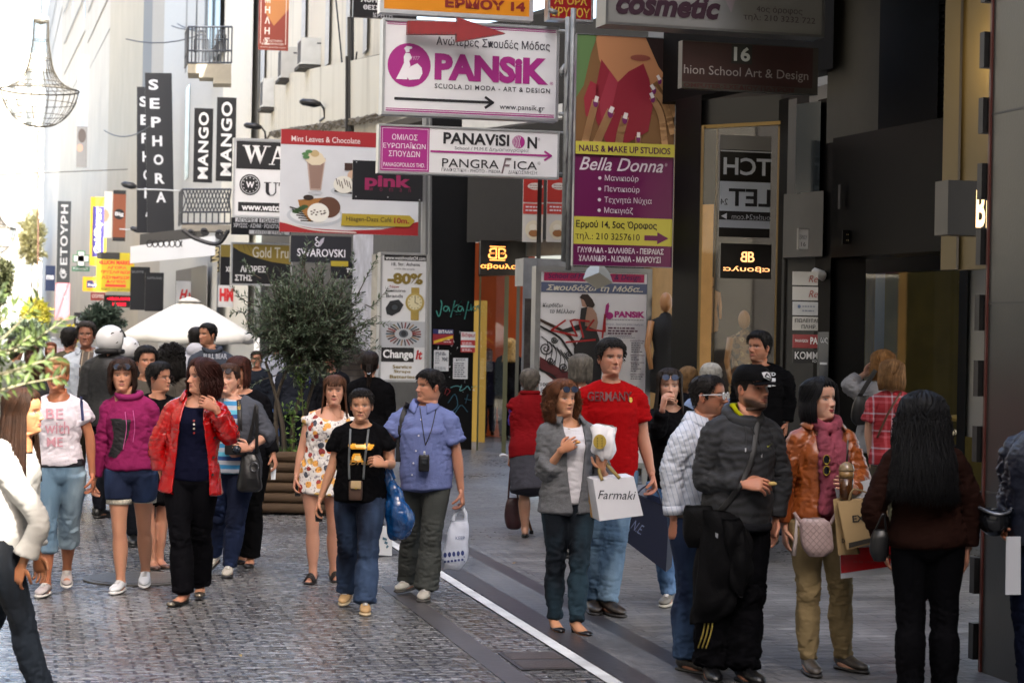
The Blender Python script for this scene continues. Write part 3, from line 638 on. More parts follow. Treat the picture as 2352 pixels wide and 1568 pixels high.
W('dark_opening', mat('#141416', .4), [(476, 67, 440, 63, 610, 900)], b, .1)
# --- lamp arms over the street
def streetlamp(lab, pts, s, head, hl):
    r = thing('street_lamp', lab, 'street lamp', P3(*pts[-1], s), 'lamps on long arms')
    part('lamp_arm', MB().add(*tube([P3(x, y, s) for x, y in pts], .035, 6, samples=14)), mat('#b9b9b6', .4, .4), r, True)
    a = P3(*head, s); e = P3(head[0]+hl, head[1]+7, s); part('lamp_head', MB().add(*loft([a, a+(e-a)*.2, a+(e-a)*.75, e], [.06, .2, .2, .08], [.05, .12, .14, .07], ZU, 12)), mat('#26282b', .4), r, True)
streetlamp('black headed street lamp on a long arm before the black banners', [(312, 435), (370, 436), (430, 440)], 58, (279, 422), 34)
streetlamp('small street lamp on a short arm by the brown banner', [(300, 528), (285, 527), (275, 526)], 45, (300, 523), 20)
# --- farther buildings, then the bright end of the street
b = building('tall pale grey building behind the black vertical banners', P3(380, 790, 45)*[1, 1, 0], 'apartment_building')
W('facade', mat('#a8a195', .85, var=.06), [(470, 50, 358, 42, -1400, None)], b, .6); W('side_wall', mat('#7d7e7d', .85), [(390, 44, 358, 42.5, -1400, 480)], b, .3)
for k in range(4): window_at(b, 452, 49.5, 412, 46.5, -400+k*120, -330+k*120, '#c8c6c0')
def plainbuilding(lab, x0, s0, x1, s1, yt, col, wins, group=None):
    b = building(lab, P3((x0+x1)/2, 780, s1)*[1, 1, 0], 'apartment_building', group=group); W('facade', mat(col, .85, var=.08, vscale=.4), [(x0, s0, x1, s1, yt, None)], b, .8)
    y = yt+40
    while y < 620:
        for i in range(wins):
            f0 = (i+.25)/wins; f1 = (i+.7)/wins; window_at(b, x0+(x1-x0)*f0, s0+(s1-s0)*f0, x0+(x1-x0)*f1, s0+(s1-s0)*f1, y, y+46, '#a8a498', '#6a7072')
        mb = MB(); wall(mb, x0, s0*1.03, x1, s1*1.03, y+52, y+57, .6); part('balcony', mb, mat('#8f8b82', .8), b)
        y += 85
    return b
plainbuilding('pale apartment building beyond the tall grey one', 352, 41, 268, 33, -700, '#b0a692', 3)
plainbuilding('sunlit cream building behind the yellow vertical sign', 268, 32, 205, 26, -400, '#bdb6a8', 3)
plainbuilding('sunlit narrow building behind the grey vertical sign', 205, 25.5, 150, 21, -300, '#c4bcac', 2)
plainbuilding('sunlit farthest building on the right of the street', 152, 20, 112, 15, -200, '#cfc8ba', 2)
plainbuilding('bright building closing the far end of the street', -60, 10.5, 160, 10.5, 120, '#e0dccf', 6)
# --- the left row, mostly outside the frame, and the row that shades the street
def rowbuilding(lab, l, a0, a1, h, col, side, group):
    b = building(lab, ST(l, (a0+a1)/2), 'row_building', group=group); m = MB(); m.box(ST(l, a0, -.05), SA*(a1-a0-.05), SU*side*9, ZU*h); part('facade', m, mat(col, .85, var=.06, vscale=.5), b)
    mw = MB(); ms = MB()
    for z in np.arange(4.6, h-2, 3.3):
        for a in np.arange(a0+1.2, a1-1.6, 2.6): mw.box(ST(l-side*.03, a, z), SA*1.2, SU*side*.05, ZU*1.8); ms.box(ST(l-side*.1, a-.1, z-.12), SA*1.4, SU*side*.12, ZU*.1)
    mw.box(ST(l-side*.03, a0+.6, .3), SA*(a1-a0-1.2), SU*side*.05, ZU*3); part('window_row', mw, mat('#30373c', .12), b); part('window_sills', ms, mat('#b7b3aa', .8), b)
bq = building('unseen dark block added behind the viewpoint to hold back sky light', ST(0, -26), 'row_building', group='buildings lining the street out of view'); m = MB(); m.box(ST(-16, -34, -.05), SU*22, SA*8, ZU*24); part('facade', m, mat('#5d5852', .85), bq); m = MB(); [m.box(ST(l, -26.0, z), SU*1.3, SA*.06, ZU*1.9) for l in np.arange(-14, 5, 2.7) for z in np.arange(4.5, 22, 3.4)]; part('window_row', m, mat('#1c2024', .15), bq)  # added block out of view, cuts the sky light on the fronts
G_ = 'buildings lining the street out of view'
for i, (a0, a1, h, c) in enumerate([(-40, -2.2, 18.2, '#b9b2a4'), (-2.2, 3, 24, '#a8a49b')]): rowbuilding(['cream building on the right behind the viewpoint', 'grey building on the right beside the viewpoint'][i], 5.9, a0, a1, h, c, 1, G_)
for i, (a0, a1, h, c) in enumerate([(-40, -2, 24, '#8d877c'), (-2, 16, 25, '#7d7972'), (16, 45, 22, '#a8a294'), (45, 120, 17, '#cfc8ba'), (120, 300, 15, '#d2ccc0')]):
    rowbuilding(['cream building left behind the viewpoint', 'grey building just left of the frame', 'beige building left of the olive trees', 'long cream building left of the far street', 'far pale building left of the street'][i], -7, a0, a1, h, c, -1, G_)
# upper storeys over the shops on the right
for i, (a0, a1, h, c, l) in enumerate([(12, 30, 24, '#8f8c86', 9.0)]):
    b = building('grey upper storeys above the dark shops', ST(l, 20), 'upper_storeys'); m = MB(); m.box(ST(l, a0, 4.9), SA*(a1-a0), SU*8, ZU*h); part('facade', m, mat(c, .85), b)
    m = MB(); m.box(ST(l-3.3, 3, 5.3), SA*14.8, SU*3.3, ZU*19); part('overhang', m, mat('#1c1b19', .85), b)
# ------------------------------------------------------------------ hanging signs
MG = '#a3237f'; WHT = '#e3e3e4'; BLK = '#1c1b20'
bd = Board('shop_sign', 'large white hanging sign with magenta lettering and a round dancer emblem', 'sign', 882, 58, 1284, 265, 205, frame='#b9bcbd', fw=6, bg=WHT, depth=.2)
bd.rect(886, 60, 1281, 62, MG).rect(886, 64, 1281, 66, MG).rect(886, 256, 1281, 258, MG).rect(886, 260, 1281, 263, MG)
bd.text('Ανώτερες Σπουδές Μόδας', (1000, 88, 1268, 113), '#33323a', .012).text('PANSiK', (997, 126, 1265, 188), MG, .055)
bd.text('SCUOLA DI MODA - ART & DESIGN', (998, 196, 1270, 207), '#2c2b33', .015, spacing=1.2).text('www.pansik.gr', (1151, 236, 1258, 252), '#2c2b33', .005)
bd.line([(907, 234), (1132, 234)], 6, BLK).line([(1118, 223), (1135, 234)], 6, BLK).line([(1118, 246), (1135, 234)], 6, BLK)
bd.disc(938, 157, 50, MG).text('®', (1269, 180, 1277, 188), MG)
W_ = '#ece8ec'
bd.poly([(925, 120), (931, 114), (944, 115), (944, 119), (938, 121), (938, 127), (930, 129), (928, 123)], W_, 2, 'emblem')
bd.poly([(929, 130), (939, 130), (944, 140), (938, 148), (941, 158), (936, 168), (934, 190), (908, 190), (917, 172), (926, 152), (925, 138)], W_, 2, 'emblem')
bd.poly([(941, 160), (957, 152), (967, 162), (969, 175), (962, 188), (938, 191), (932, 180), (935, 168)], W_, 3, 'emblem').text('1977', (942, 136, 962, 145), '#d9a7cb', shear=.3, layer=3)
bd.done()
ar = [(938, 48), (1052, 51), (1052, 40), (1162, 77), (1050, 96), (1050, 79), (937, 78)]
root = thing('arrow_sign', 'red studded arrow board pointing right above the large white sign', 'arrow sign', P3(1050, 96, 208))
m = MB(); f = [P3(x, y, 208) for x, y in ar]; n = len(f); N_ = np.array([math.sin(THETA), -math.cos(THETA), 0]); m.add(f+[p-N_*.1 for p in f], [tuple(range(n)), tuple(range(2*n-1, n-1, -1))]+[(i, i+n, (i+1) % n+n, (i+1) % n) for i in range(n)])
V, F = m.vf(); m = MB().add(V, orient(V, F)); part('arrow_board', m, mat('#8e1a1e', .45, var=.15), root)
m = MB(); cc = np.mean(ar, 0)
for i in range(n):
    for k in range(9):
        q = np.array(ar[i])+(np.array(ar[(i+1) % n])-np.array(ar[i]))*k/9; q = q+(cc-q)/np.linalg.norm(cc-q)*4; m.add(*ellipsoid(P3(*q, 208.5), (.006,)*3, 6, 4))
part('studs', m, mat('#4a1113', .4), root)
bd = Board('shop_sign', 'long white sign with magenta block at its left and a magenta arrow', 'sign', 871, 297, 1287, 400, 212, frame='#b9bcbd', fw=4, bg=WHT, depth=.15)
bd.rect(872, 298, 985, 399, MG).rect(875, 301, 982, 302.5, '#d9b5d0', 2).rect(875, 394, 982, 395.5, '#d9b5d0', 2).rect(875, 301, 876.5, 395, '#d9b5d0', 2).rect(980.5, 301, 982, 395, '#d9b5d0', 2)
bd.text('ΟΜΙΛΟΣ', (898, 315, 957, 328), '#efe6ee').text('ΕΥΡΩΠΑΪΚΩΝ', (878, 333, 976, 347), '#efe6ee').text('ΣΠΟΥΔΩΝ', (891, 353, 963, 366), '#efe6ee').text('PANAGOPOULOS THD.', (879, 380, 975, 389), '#efe6ee')
bd.text('PANAViSI', (1017, 306, 1172, 333), BLK, .03).disc(1194, 322, 15, MG).text('N', (1215, 309, 1238, 336), BLK, .03).text('®', (1239, 311, 1245, 317), '#555555')
for k in range(5): bd.line(spline(np.array([(1184+k*3.6, 308+abs(2-k)), (1181+k*3.6, 322), (1184+k*3.6, 336-abs(2-k))]), 7), 1.1, WHT, 3)
bd.text('School / M.M.E Δημοσιογραφία', (1044, 337, 1218, 347), '#5d5c64').line([(989, 351), (1270, 351)], 4.5, MG).line([(1257, 342), (1272, 351)], 4.5, MG).line([(1257, 361), (1272, 351)], 4.5, MG)
bd.text('PANGRA', (1015, 366, 1148, 386), BLK, .004).text('F', (1154, 360, 1178, 396), '#6d5a60', 0, .3).text('ICA', (1184, 366, 1239, 385), BLK, .004).text('®', (1240, 366, 1247, 373), '#555555')
bd.text('ΓΡΑΦΙΣΤΙΚΗ - PHOTO - MEDIA', (1014, 388, 1153, 396), '#4b4a52').text('ΔΙΑΚΟΣΜΗΣΗ', (1171, 388, 1239, 396), '#4b4a52').done()
bd = Board('shop_sign', 'orange sign with dark red lettering and white frame at the top edge', 'sign', 880, -38, 1222, 30, 200, frame='#d5d7d8', fw=9, bg='#d98a1a', depth=.15, yaw=THETA+.02)
bd.text('ΕΡΜΟΥ 14', (1022, -4, 1212, 19), '#7d1a17', .05).rect(910, -10, 928, 7, '#7d1a17').done()
bd = Board('shop_sign', 'small red sign with gold letters beside the orange sign', 'sign', 1262, -20, 1360, 44, 204, frame='#b9bcbd', fw=5, bg='#94141b', depth=.15)
bd.text('ΑΓΟΡΑ', (1272, -6, 1350, 12), '#c9a33a', .02).text('ΧΡΥΣΟΥ', (1264, 18, 1357, 40), '#c9a33a', .02).done()
bd = Board('shop_sign', 'black sign with white place names behind the orange sign', 'sign', 812, -60, 960, 42, 180, bg='#111114', depth=.1)
bd.text('ΑΘΗΝΑ', (829, -4, 892, 8), '#d5d5d8', .03).text('ΘΕΣΣΑΛ', (835, 14, 892, 25), '#d5d5d8', .03).text('ΚΡΗΤΗ', (858, 31, 903, 42), '#a5a5a8', .03).done()
bd = Board('shop_sign', 'big white light box with dark plum script and a phone number', 'sign', 1384, -90, 1910, 66, 262, frame='#6d6f71', fw=6, bg='#7d7e7d', depth=.25, yaw=THETA+.05)
bd.text('cosmetic', (1403, -4, 1656, 47), '#2c1024', .045, .25).text('4ος όροφος', (1745, 7, 1860, 25), '#4b4145').text('τηλ: 210 3232 722', (1713, 27, 1893, 45), '#4b4145').poly([(1660, -20), (1698, -20), (1690, 5), (1683, 28), (1672, 8)], '#8d8389').done()
bd = Board('shop_sign', 'red school sign in shade-darkened colours with number sixteen over the arcade', 'sign', 1557, 102, 1893, 210, 258, bg='#33312f', depth=.1, yaw=THETA+.05)  # print and panel colours lowered to carry the shade around the sign
bd.rect(1557, 104, 1879, 196, '#28060a').text('ERMOU', (1563, 119, 1668, 140), '#26070b', .01).text('STREET', (1735, 119, 1850, 140), '#26070b', .01).rect(1676, 104, 1727, 149, '#0e1413', 2).text('16', (1682, 110, 1722, 143), '#b9bdb9', .03, layer=3).text('hion School Art & Design', (1561, 157, 1868, 184), '#8f8a8a', .002).text('OMPUTER·ΣΧΕΔΙΟΥ·ΠΑΤΡΟΝ', (1561, 198, 1832, 208), '#38080d', .03).done()
# nails banner
bd = Board('advert_banner', 'tall purple and yellow nails banner with a photo of hands', 'banner', 1317, 85, 1553, 611, 214, bg='#68154e', depth=.05, frame='#8f9194', fw=1.5)
SK = '#c79a6b'; PL = '#7b1b45'
bd.rect(1317, 85, 1553, 329, '#7e5a35').poly([(1317, 85), (1365, 85), (1350, 130), (1335, 200), (1317, 230)], '#5f7f4c', 2).poly([(1360, 85), (1553, 85), (1553, 150), (1500, 190), (1440, 215), (1395, 190), (1370, 140)], '#b87f55', 2).poly([(1480, 85), (1553, 85), (1553, 200), (1512, 150)], '#241410', 3).disc(1468, 132, 24, '#8f4b3c', 4, ry=7)
bd.poly([(1375, 140), (1395, 165), (1415, 190), (1440, 165), (1475, 145), (1490, 180), (1500, 240), (1490, 300), (1440, 329), (1390, 329), (1365, 280), (1362, 210)], '#8a1f2f', 5).poly([(1335, 230), (1350, 190), (1370, 200), (1370, 250), (1355, 280), (1340, 270)], '#9a2a38', 5).poly([(1395, 165), (1415, 190), (1402, 250), (1380, 290), (1372, 240)], '#9c3040', 6)
def finger(P, w, up=True):
    P = np.array(P, float); bd.line(spline(P, 10), w, SK, 7, 'print'); bd.disc(P[0][0], P[0][1], w*.5, SK, 7)
    d = (P[0]-P[1])/np.linalg.norm(P[0]-P[1]); t = P[0]+d*3; bd.disc(t[0], t[1]+3, w*.36, '#7a2560', 8, ry=w*.6); q = t+d*9; bd.line([t+d*2, q], w*.55, '#e6dcd6', 9)
for P, w in (([(1362, 240), (1350, 285), (1340, 329)], 17), ([(1397, 262), (1380, 300), (1368, 329)], 19), ([(1432, 275), (1424, 305), (1420, 329)], 18), ([(1500, 225), (1520, 265), (1530, 329)], 15), ([(1503, 205), (1530, 240), (1548, 300)], 15), ([(1516, 183), (1538, 220), (1553, 260)], 13), ([(1466, 318), (1466, 329)], 14)): finger(P, w)
YL = '#c9bf4a'
bd.rect(1317, 329, 1553, 358, YL, 10).text('NAILS & MAKE UP STUDIOS', (1325, 337, 1543, 352), '#4c1440', .02, layer=11).text('Bella Donna', (1328, 364, 1528, 394), '#d9cfd6', .008, .35).text('®', (1532, 372, 1538, 379), '#d9cfd6')
for t, x1, y in (('Μανικιούρ', 1469, 403), ('Πεντικιούρ', 1472, 428), ('Τεχνητά Νύχια', 1502, 453), ('Μακιγιάζ', 1457, 477)): bd.disc(1377, y+8, 4, '#d9cfd6', 2, n=10).text(t, (1389, y, x1, y+17), '#d9cfd6')
bd.rect(1317, 500, 1553, 563, YL).text('Ερμού 14, 5ος Όροφος', (1323, 508, 1516, 529), '#1d1718', .02).text('τηλ.: 210 3257610', (1322, 536, 1475, 556), '#1d1718').rect(1486, 539, 1519, 551, '#68154e', 2).poly([(1517, 531), (1544, 545), (1517, 559)], '#68154e', 2)
bd.text('ΓΛΥΦΑΔΑ - ΚΑΛΛΙΘΕΑ - ΠΕΙΡΑΙΑΣ', (1328, 569, 1533, 583), '#e0d8de', .02).text('ΧΑΛΑΝΔΡΙ - Ν.ΙΩΝΙΑ - ΜΑΡΟΥΣΙ', (1330, 588, 1526, 602), '#e0d8de', .02).done()
# the sign mast carrying the hanging signs
m = MB(); m.add(*tube([P3(1306, 40, 210), P3(1296, 600, 210)], .035, 8)); m.add(*tube([P3(1318, 20, 212), P3(1306, 620, 212)], .03, 8))
for y in (72, 262, 306, 400): m.add(*tube([P3(1284, y, 208), P3(1310, y+1, 208)], .022, 6))
for y in (100, 180, 300, 420, 520): m.add(*tube([P3(1304, y, 210.5), P3(1302, y+60, 210.5), P3(1299, y+75, 210.5)], .008, 5))
m.add(*tube([P3(1280, 30, 206), P3(1262, 24, 206)], .03)); m.add(*tube([P3(1300, 150, 209), P3(1288, 165, 209), P3(1294, 172, 209)], .03))
solo('sign_mast', m, mat('#8b8d8c', .5, .5, var=.3, vscale=9), 'grey metal mast with brackets and cables carrying the hanging signs', 'mast', smooth=True)
# kiosk board
root = thing('advert_kiosk', 'grey metal poster case with a fashion school poster on the pavement', 'advertising case', P3(1360, 1100, 176)*[1, 1, 0])
bd = Board(None, None, None, 1236, 626, 1487, 1062, 190, root=root, frame='#8d8f90', fw=12, bg='#e9e8ea', depth=.22, yaw=.2, pname='poster')
bd.rect(1241, 627, 1482, 650, '#d9d7da').rect(1243, 628, 1480, 647, '#a81f56', 2).text('School of Fashion Art & Design', (1253, 629, 1471, 645), '#232055', .004, .2, 3).rect(1237, 650, 1487, 673, '#56607e', 2).text('Σπουδάζω τη Μόδα..', (1249, 655, 1477, 672), '#dcd8c6', .02, .25, 3)
bd.text('Κερδίζω', (1241, 698, 1288, 709), '#3c3f44', .015, .2).text('το Μέλλον', (1258, 711, 1318, 721), '#3c3f44', .015, .2).text('PANSiK', (1411, 713, 1483, 728), '#b0267f', .05).disc(1399, 724, 9, '#b0267f', 2, ry=8).poly([(1390, 700), (1396, 694), (1398, 702), (1395, 720), (1391, 730), (1386, 760), (1383, 760)], '#b0267f', 2)
bd.lines(1392, 1484, [732], 2, '#8a8690', 2, .05).text('Μοντέρνες , Περιζήτητες & Νέες Ειδικότητες', (1388, 741, 1480, 747), '#6b6f8d').lines(1396, 1476, [750.5, 757, 763], 3.4, '#5a2b4b').lines(1400, 1470, [769, 773], 1.6, '#8a8690')
for y in (779, 812, 829, 856): bd.text('Fashion Design' if y == 779 else 'Σπουδές Μόδας', (1450, y, 1484, y+4), '#5a2b4b', .01)
for y in list(range(785, 808, 5))+[818, 823]+list(range(834, 854, 5))+[862, 867, 885, 890, 895]: bd.lines(1452, 1482, [y], 2.2, '#77757c', 2, .5)
# poster woman and staircase
bd.poly([(1327, 684), (1333, 676), (1347, 676), (1358, 688), (1364, 700), (1360, 706), (1345, 705), (1338, 690)], '#2b1b16', 4).poly([(1330, 686), (1338, 685), (1346, 697), (1345, 706), (1334, 704)], '#b58d7a', 3)
bd.poly([(1345, 706), (1358, 706), (1368, 720), (1372, 740), (1368, 760), (1343, 760), (1341, 725)], '#b08a76', 3).poly([(1331, 708), (1346, 705), (1342, 730), (1341, 748), (1368, 757), (1376, 778), (1384, 820), (1380, 900), (1320, 900), (1316, 800), (1336, 770), (1333, 758), (1292, 766), (1288, 758), (1328, 745)], '#1a191d', 5)
for P, w in (([(1237, 738), (1290, 762), (1315, 785), (1328, 815)], 7), ([(1237, 752), (1280, 775), (1300, 800), (1322, 830)], 5), ([(1237, 850), (1270, 866), (1300, 900)], 5)): bd.line(spline(np.array(P, float), 16), w, '#3a2418' if w == 7 else '#151417', 4)
for cx, cy, r in ((1250, 802, 15), (1293, 845, 12), (1270, 782, 8), (1305, 815, 9), (1262, 830, 9)): bd.line([(cx+math.cos(t)*r*(1-t/13), cy+math.sin(t)*r*(1-t/13)) for t in np.linspace(0, 11, 30)], 2.6, '#18171a', 4)
for k in range(7): bd.line(spline(np.array([(1240+k*9, 775+k*6), (1255+k*10, 790+k*9), (1250+k*11, 830+k*5)], float), 9), 2.2, '#1b1a1d', 3)
bd.poly([(1237, 820), (1290, 850), (1330, 862), (1330, 880), (1290, 890), (1237, 848)], '#5a1a20', 2).text('100 %', (1240, 880, 1272, 888), '#2c2c30', .02).text('FASHION', (1241, 892, 1290, 902), '#9aa0b0', .01)
for P in ([(1294, 737), (1262, 760), (1322, 772), (1306, 738), (1315, 735), (1350, 738)], [(1327, 740), (1337, 775)], [(1361, 735), (1345, 757), (1388, 760), (1387, 722), (1382, 775)], [(1297, 787), (1365, 780)]): bd.line(P, 4.2, '#a81a1d', 9, 'graffiti_stroke')
bd.done()
m = MB(); o = P3(1194, 1065, 186); w = 32/186; m.box(o, np.array([w, .0, 0]), np.array([.0, .5, 0]), ZU*(1065-592)/186); m.box(o+ZU*2.2, np.array([.62, .12, 0]), np.array([-.1, .5, 0]), ZU*.34); part('side_cabinet', m, mat('#8f9296', .4, .5, var=.2), root)
m = MB(); m.box(P3(1202, 890, 186)-np.array([0, .02, 0]), np.array([.12, 0, 0]), np.array([0, .02, 0]), ZU*1.1); part('cabinet_window', m, mat('#4f4a46', .15, var=.5, vscale=12), root)
m = MB()
for x in (1250, 1476): p = P3(x, 1066, 184); p[2] = 0; m.box(p, np.array([.07, .01, 0]), np.array([0, .15, 0]), ZU*.36)
p = P3(1246, 1100, 184); p[2] = .02; m.box(p-ZU*.02, np.array([1.26, .2, 0]), np.array([0, .2, 0]), ZU*.05); part('stand', m, mat('#a5a7a8', .4, .5), root)
r = thing('spotlight', 'white spotlight clamped on top of the fashion poster case', 'lamp', P3(1375, 618, 198))
V, F = loft([P3(1374, 612, 199), P3(1374, 622, 201), P3(1374, 645, 204)], [.08, .13, .17], [.08, .1, .1], ZU*0+np.array([0, -1., 0]), 4, 0); part('lamp_head', MB().add(V, F), mat('#b5b4a8', .5), r)
part('lamp_arm', MB().add(*tube([P3(1374, 608, 198), P3(1374, 620, 192)], .03)), mat('#777777', .5), r)
# watch sign
bd = Board('shop_sign', 'upright white watch sign with gold percent discount', 'sign', 876, 585, 978, 872, 150, frame='#a9abad', fw=5, bg='#d9dadb', depth=.25)
GO = '#7d6a2a'
bd.rect(880, 586, 978, 599, '#131316').text('www.watchoutlet24.com', (883, 588, 976, 597), '#e3e3e3', .01).text('18, Str. Athens', (897, 603, 963, 612), '#34343a', .01).text('within the arcade', (903, 615, 951, 620), '#4c4c52').text('-80%', (888, 627, 971, 653), GO, .05).text('New', (894, 655, 916, 662), '#8a2026', .01).text('Genuine', (885, 664, 931, 671), '#2c2c32', .01).text('Brands', (886, 676, 925, 684), '#2c2c32', .01)
bd.rect(944, 660, 963, 735, '#a58d45', 2).disc(953, 694, 22, '#b09a52', 3).disc(953, 694, 17, '#d6cda6', 4).line([(953, 694), (953, 682)], 1.5, '#4b4020', 5).line([(953, 694), (961, 698)], 1.5, '#4b4020', 5)
for k in range(12): bd.disc(953+14*math.cos(k*math.pi/6), 694+14*math.sin(k*math.pi/6), 1.3, '#5e5128', 5, n=6)
bd.poly([(885, 708), (895, 692), (915, 688), (927, 700), (918, 716), (900, 726), (888, 722)], '#1f2226', 3).disc(906, 706, 12, '#111316', 4, ry=10).disc(906, 706, 7, '#3a4046', 5, ry=6)
bd.rect(876, 738, 978, 797, '#b3b6ba', 1).disc(928, 766, 11, '#4c5058', 3, ry=9).disc(928, 766, 6, '#23262c', 4)
for k in range(26):
    t = k*2*math.pi/26; bd.line([(928+22*math.cos(t), 767+14*math.sin(t)), (928+40*math.cos(t), 767+26*math.sin(t))], 3.2, ['#7d2a26', '#2a2a30', '#8a6a4a', '#2f4a55', '#4c2f2a'][k % 5], 2)
bd.rect(877, 798, 953, 831, '#111114').text('Change', (881, 803, 951, 828), '#e3e3e3', .03).text('It', (957, 803, 973, 825), '#b02528', .04, .2).text('Service', (904, 838, 949, 846), GO, .02).text('Straps', (907, 849, 946, 858), GO, .02).text('Batteries', (898, 861, 956, 869), GO, .02).done()
m = MB(); wall(m, 855, 147, 868, 148, 584, 905, .3); solo('sign_side_case', m, mat('#b5b0a4', .5, var=.3, vscale=6), 'narrow pale case standing left of the watch sign', 'case')
# dessert banner
bd = Board('advert_banner', 'cafe banner with red top and pictures of a milkshake and ice cream', 'banner', 644, 303, 965, 537, 150, bg='#cfd2d7', depth=.03, yaw=THETA)
RD = '#9a1c22'
bd.rect(644, 303, 965, 337, RD).text('Mint Leaves & Chocolate', (668, 317, 826, 330), '#e5dada', .002).poly([(644, 515), (720, 527), (800, 530), (880, 525), (965, 505), (965, 537), (644, 537)], RD, 2).line(spline(np.array([(644, 512), (720, 530), (820, 534)], float), 12), 3, '#d5d0cc', 3)
bd.poly([(703, 366), (747, 366), (738, 440), (712, 440)], '#b7a298', 2).poly([(708, 378), (743, 378), (736, 436), (714, 436)], '#8f7468', 3).poly([(700, 372), (706, 356), (722, 348), (738, 356), (748, 372), (735, 382), (715, 383)], '#d8cbb0', 4).disc(722, 356, 10, '#bfa77a', 5, ry=8).disc(725, 446, 17, '#b5b8bd', 3, ry=4)
for a, c in ((700, 358), (708, 352), (702, 365)): bd.disc(a, c, 8, '#4f7a49', 6, ry=4)
bd.disc(726, 498, 66, '#b9bfc6', 2, ry=24).disc(726, 496, 58, '#d9dcdf', 3, ry=20).poly([(685, 463), (760, 455), (775, 470), (712, 512), (690, 482)], '#9a6a34', 4).disc(756, 478, 27, '#5a3a2a', 5, ry=24).disc(732, 491, 25, '#e3e2da', 6, ry=22).disc(709, 457, 12, '#2b1d16', 6, ry=6)
for k in range(11): bd.disc(732+16*math.cos(k*2.3), 491+14*math.sin(k*3.1), 2.6, '#4d4038', 7, ry=1.6)
for k in range(6): bd.line([(668+k*5, 480+k*6), (690+k*6, 486+k*5)], 3, '#24221f', 4)
for k in range(4): bd.disc(680+k*7, 490-k*4, 8, '#35502c', 5, ry=4)
bd.disc(800, 440, 40, '#b9bfc6', 2, ry=12).disc(790, 425, 24, '#e0ddd2', 5, ry=20)
for k in range(7): bd.line([(772+k*6, 412+k % 3*3), (776+k*6, 425+k % 3*4)], 2, '#4d4038', 6)
bd.line([(770, 440), (830, 446)], 4, '#231c18', 3).rect(791, 375, 830, 392, '#3a231b', 4).disc(812, 404, 14, '#c9a88f', 4)
bd.poly([(787, 491), (944, 491), (957, 503), (944, 517), (785, 519)], '#a8932a', 8).text('Häagen-Dazs Café', (797, 497, 902, 511), '#453a14', .01, layer=9).text('10m.', (908, 497, 943, 510), '#8a2418', .03, layer=9).done()
bd = Board('shop_sign', 'black sign with magenta letters overlapping the cafe banner', 'sign', 810, 371, 973, 461, 160, bg='#111218', depth=.04)
bd.text('pink', (838, 402, 945, 438), '#8e1a52', .04).text('woman', (848, 432, 945, 440), '#6d1840', .0, spacing=3.2)
for x, y in ((818, 375), (966, 377), (818, 454), (892, 453), (966, 457)): bd.disc(x, y, 1.6, '#a5a7aa', 2, n=8)
bd.done()
m = MB(); m.add(*tube([P3(978, 270, 158), P3(976, 585, 158)], .05, 6)); m.add(*tube([P3(988, 270, 155), P3(986, 880, 155)], .035, 6)); solo('sign_post', m, mat('#8a8c8d', .4, .5), 'grey steel post at the left edge of the black postered pillar', 'post')
# black and white watch sign, partly hidden
bd = Board('shop_sign', 'white and black watch sign with large serif letters behind the cafe banner', 'sign', 541, 326, 760, 497, 120, frame='#c5c7c8', fw=5, bg='#dadbdd', depth=.2)
bd.rect(543, 328, 758, 391, '#121215')
def serif(ch, x0, y0, x1, y1, col):
    w = x1-x0; h = y1-y0; q = lambda L: [(x0+a*w, y0+b*h) for a, b in L]
    if ch == 'W':
        for L in ([(0.05, 0), (.25, 0), (.38, .72), (.33, 1)], [(.4, 0), (.6, 0), (.76, .72), (.68, 1)], [(.33, 1), (.29, .86), (.46, .12), (.52, .12)], [(.68, 1), (.64, .86), (.88, .0), (.94, .0)]): bd.poly(q(L), col, 3, 'lettering')
        for a in (.0, .38, .8): bd.poly(q([(a, 0), (a+.28, 0), (a+.28, .05), (a, .05)]), col, 4, 'lettering')
    if ch == 'A':
        for L in ([(.42, 0), (.6, 0), (.95, 1), (.7, 1)], [(.42, 0), (.5, .12), (.2, 1), (.12, 1)], [(.25, .6), (.7, .6), (.7, .67), (.25, .67)], [(0, .95), (.32, .95), (.32, 1), (0, 1)], [(.6, .95), (1.02, .95), (1.02, 1), (.6, 1)]): bd.poly(q(L), col, 3, 'lettering')
    if ch == 'U':
        for L in ([(.12, 0), (.36, 0), (.36, .7), (.46, .92), (.4, 1), (.2, .88), (.12, .7)], [(.78, 0), (.86, 0), (.86, .75), (.7, .97), (.4, 1), (.42, .94), (.66, .9), (.78, .7)], [(0, 0), (.5, 0), (.5, .06), (0, .06)], [(.66, 0), (1, 0), (1, .06), (.66, .06)]): bd.poly(q(L), col, 3, 'lettering')
    if ch == 'T':
        for L in ([(.38, 0), (.62, 0), (.62, 1), (.38, 1)], [(0, 0), (1, 0), (1, .07), (0, .07)], [(0, 0), (.06, 0), (.06, .25), (0, .25)], [(.94, 0), (1, 0), (1, .25), (.94, .25)], [(.25, .95), (.75, .95), (.75, 1), (.25, 1)]): bd.poly(q(L), col, 3, 'lettering')
serif('W', 557, 337, 616, 380, WHT); serif('A', 617, 337, 660, 380, WHT); serif('T', 660, 337, 700, 380, WHT)
serif('U', 607, 420, 640, 451, BLK); serif('T', 641, 420, 672, 451, BLK)
bd.disc(575, 427, 24, '#141417', 2).disc(575, 427, 21, '#c9cacc', 3).disc(575, 427, 19.5, '#141417', 4).text('W', (566, 420, 585, 434), '#e0e0e2', .03, layer=5)
for k in range(12): bd.disc(575+16*math.cos(k*math.pi/6), 427+16*math.sin(k*math.pi/6), 1.4, '#e0e0e2', 5, n=6)
bd.rect(549, 467, 758, 488, '#121215', 2).text('www.watchoutlet', (557, 470, 700, 486), '#e0e0e2', .03, layer=3).done()
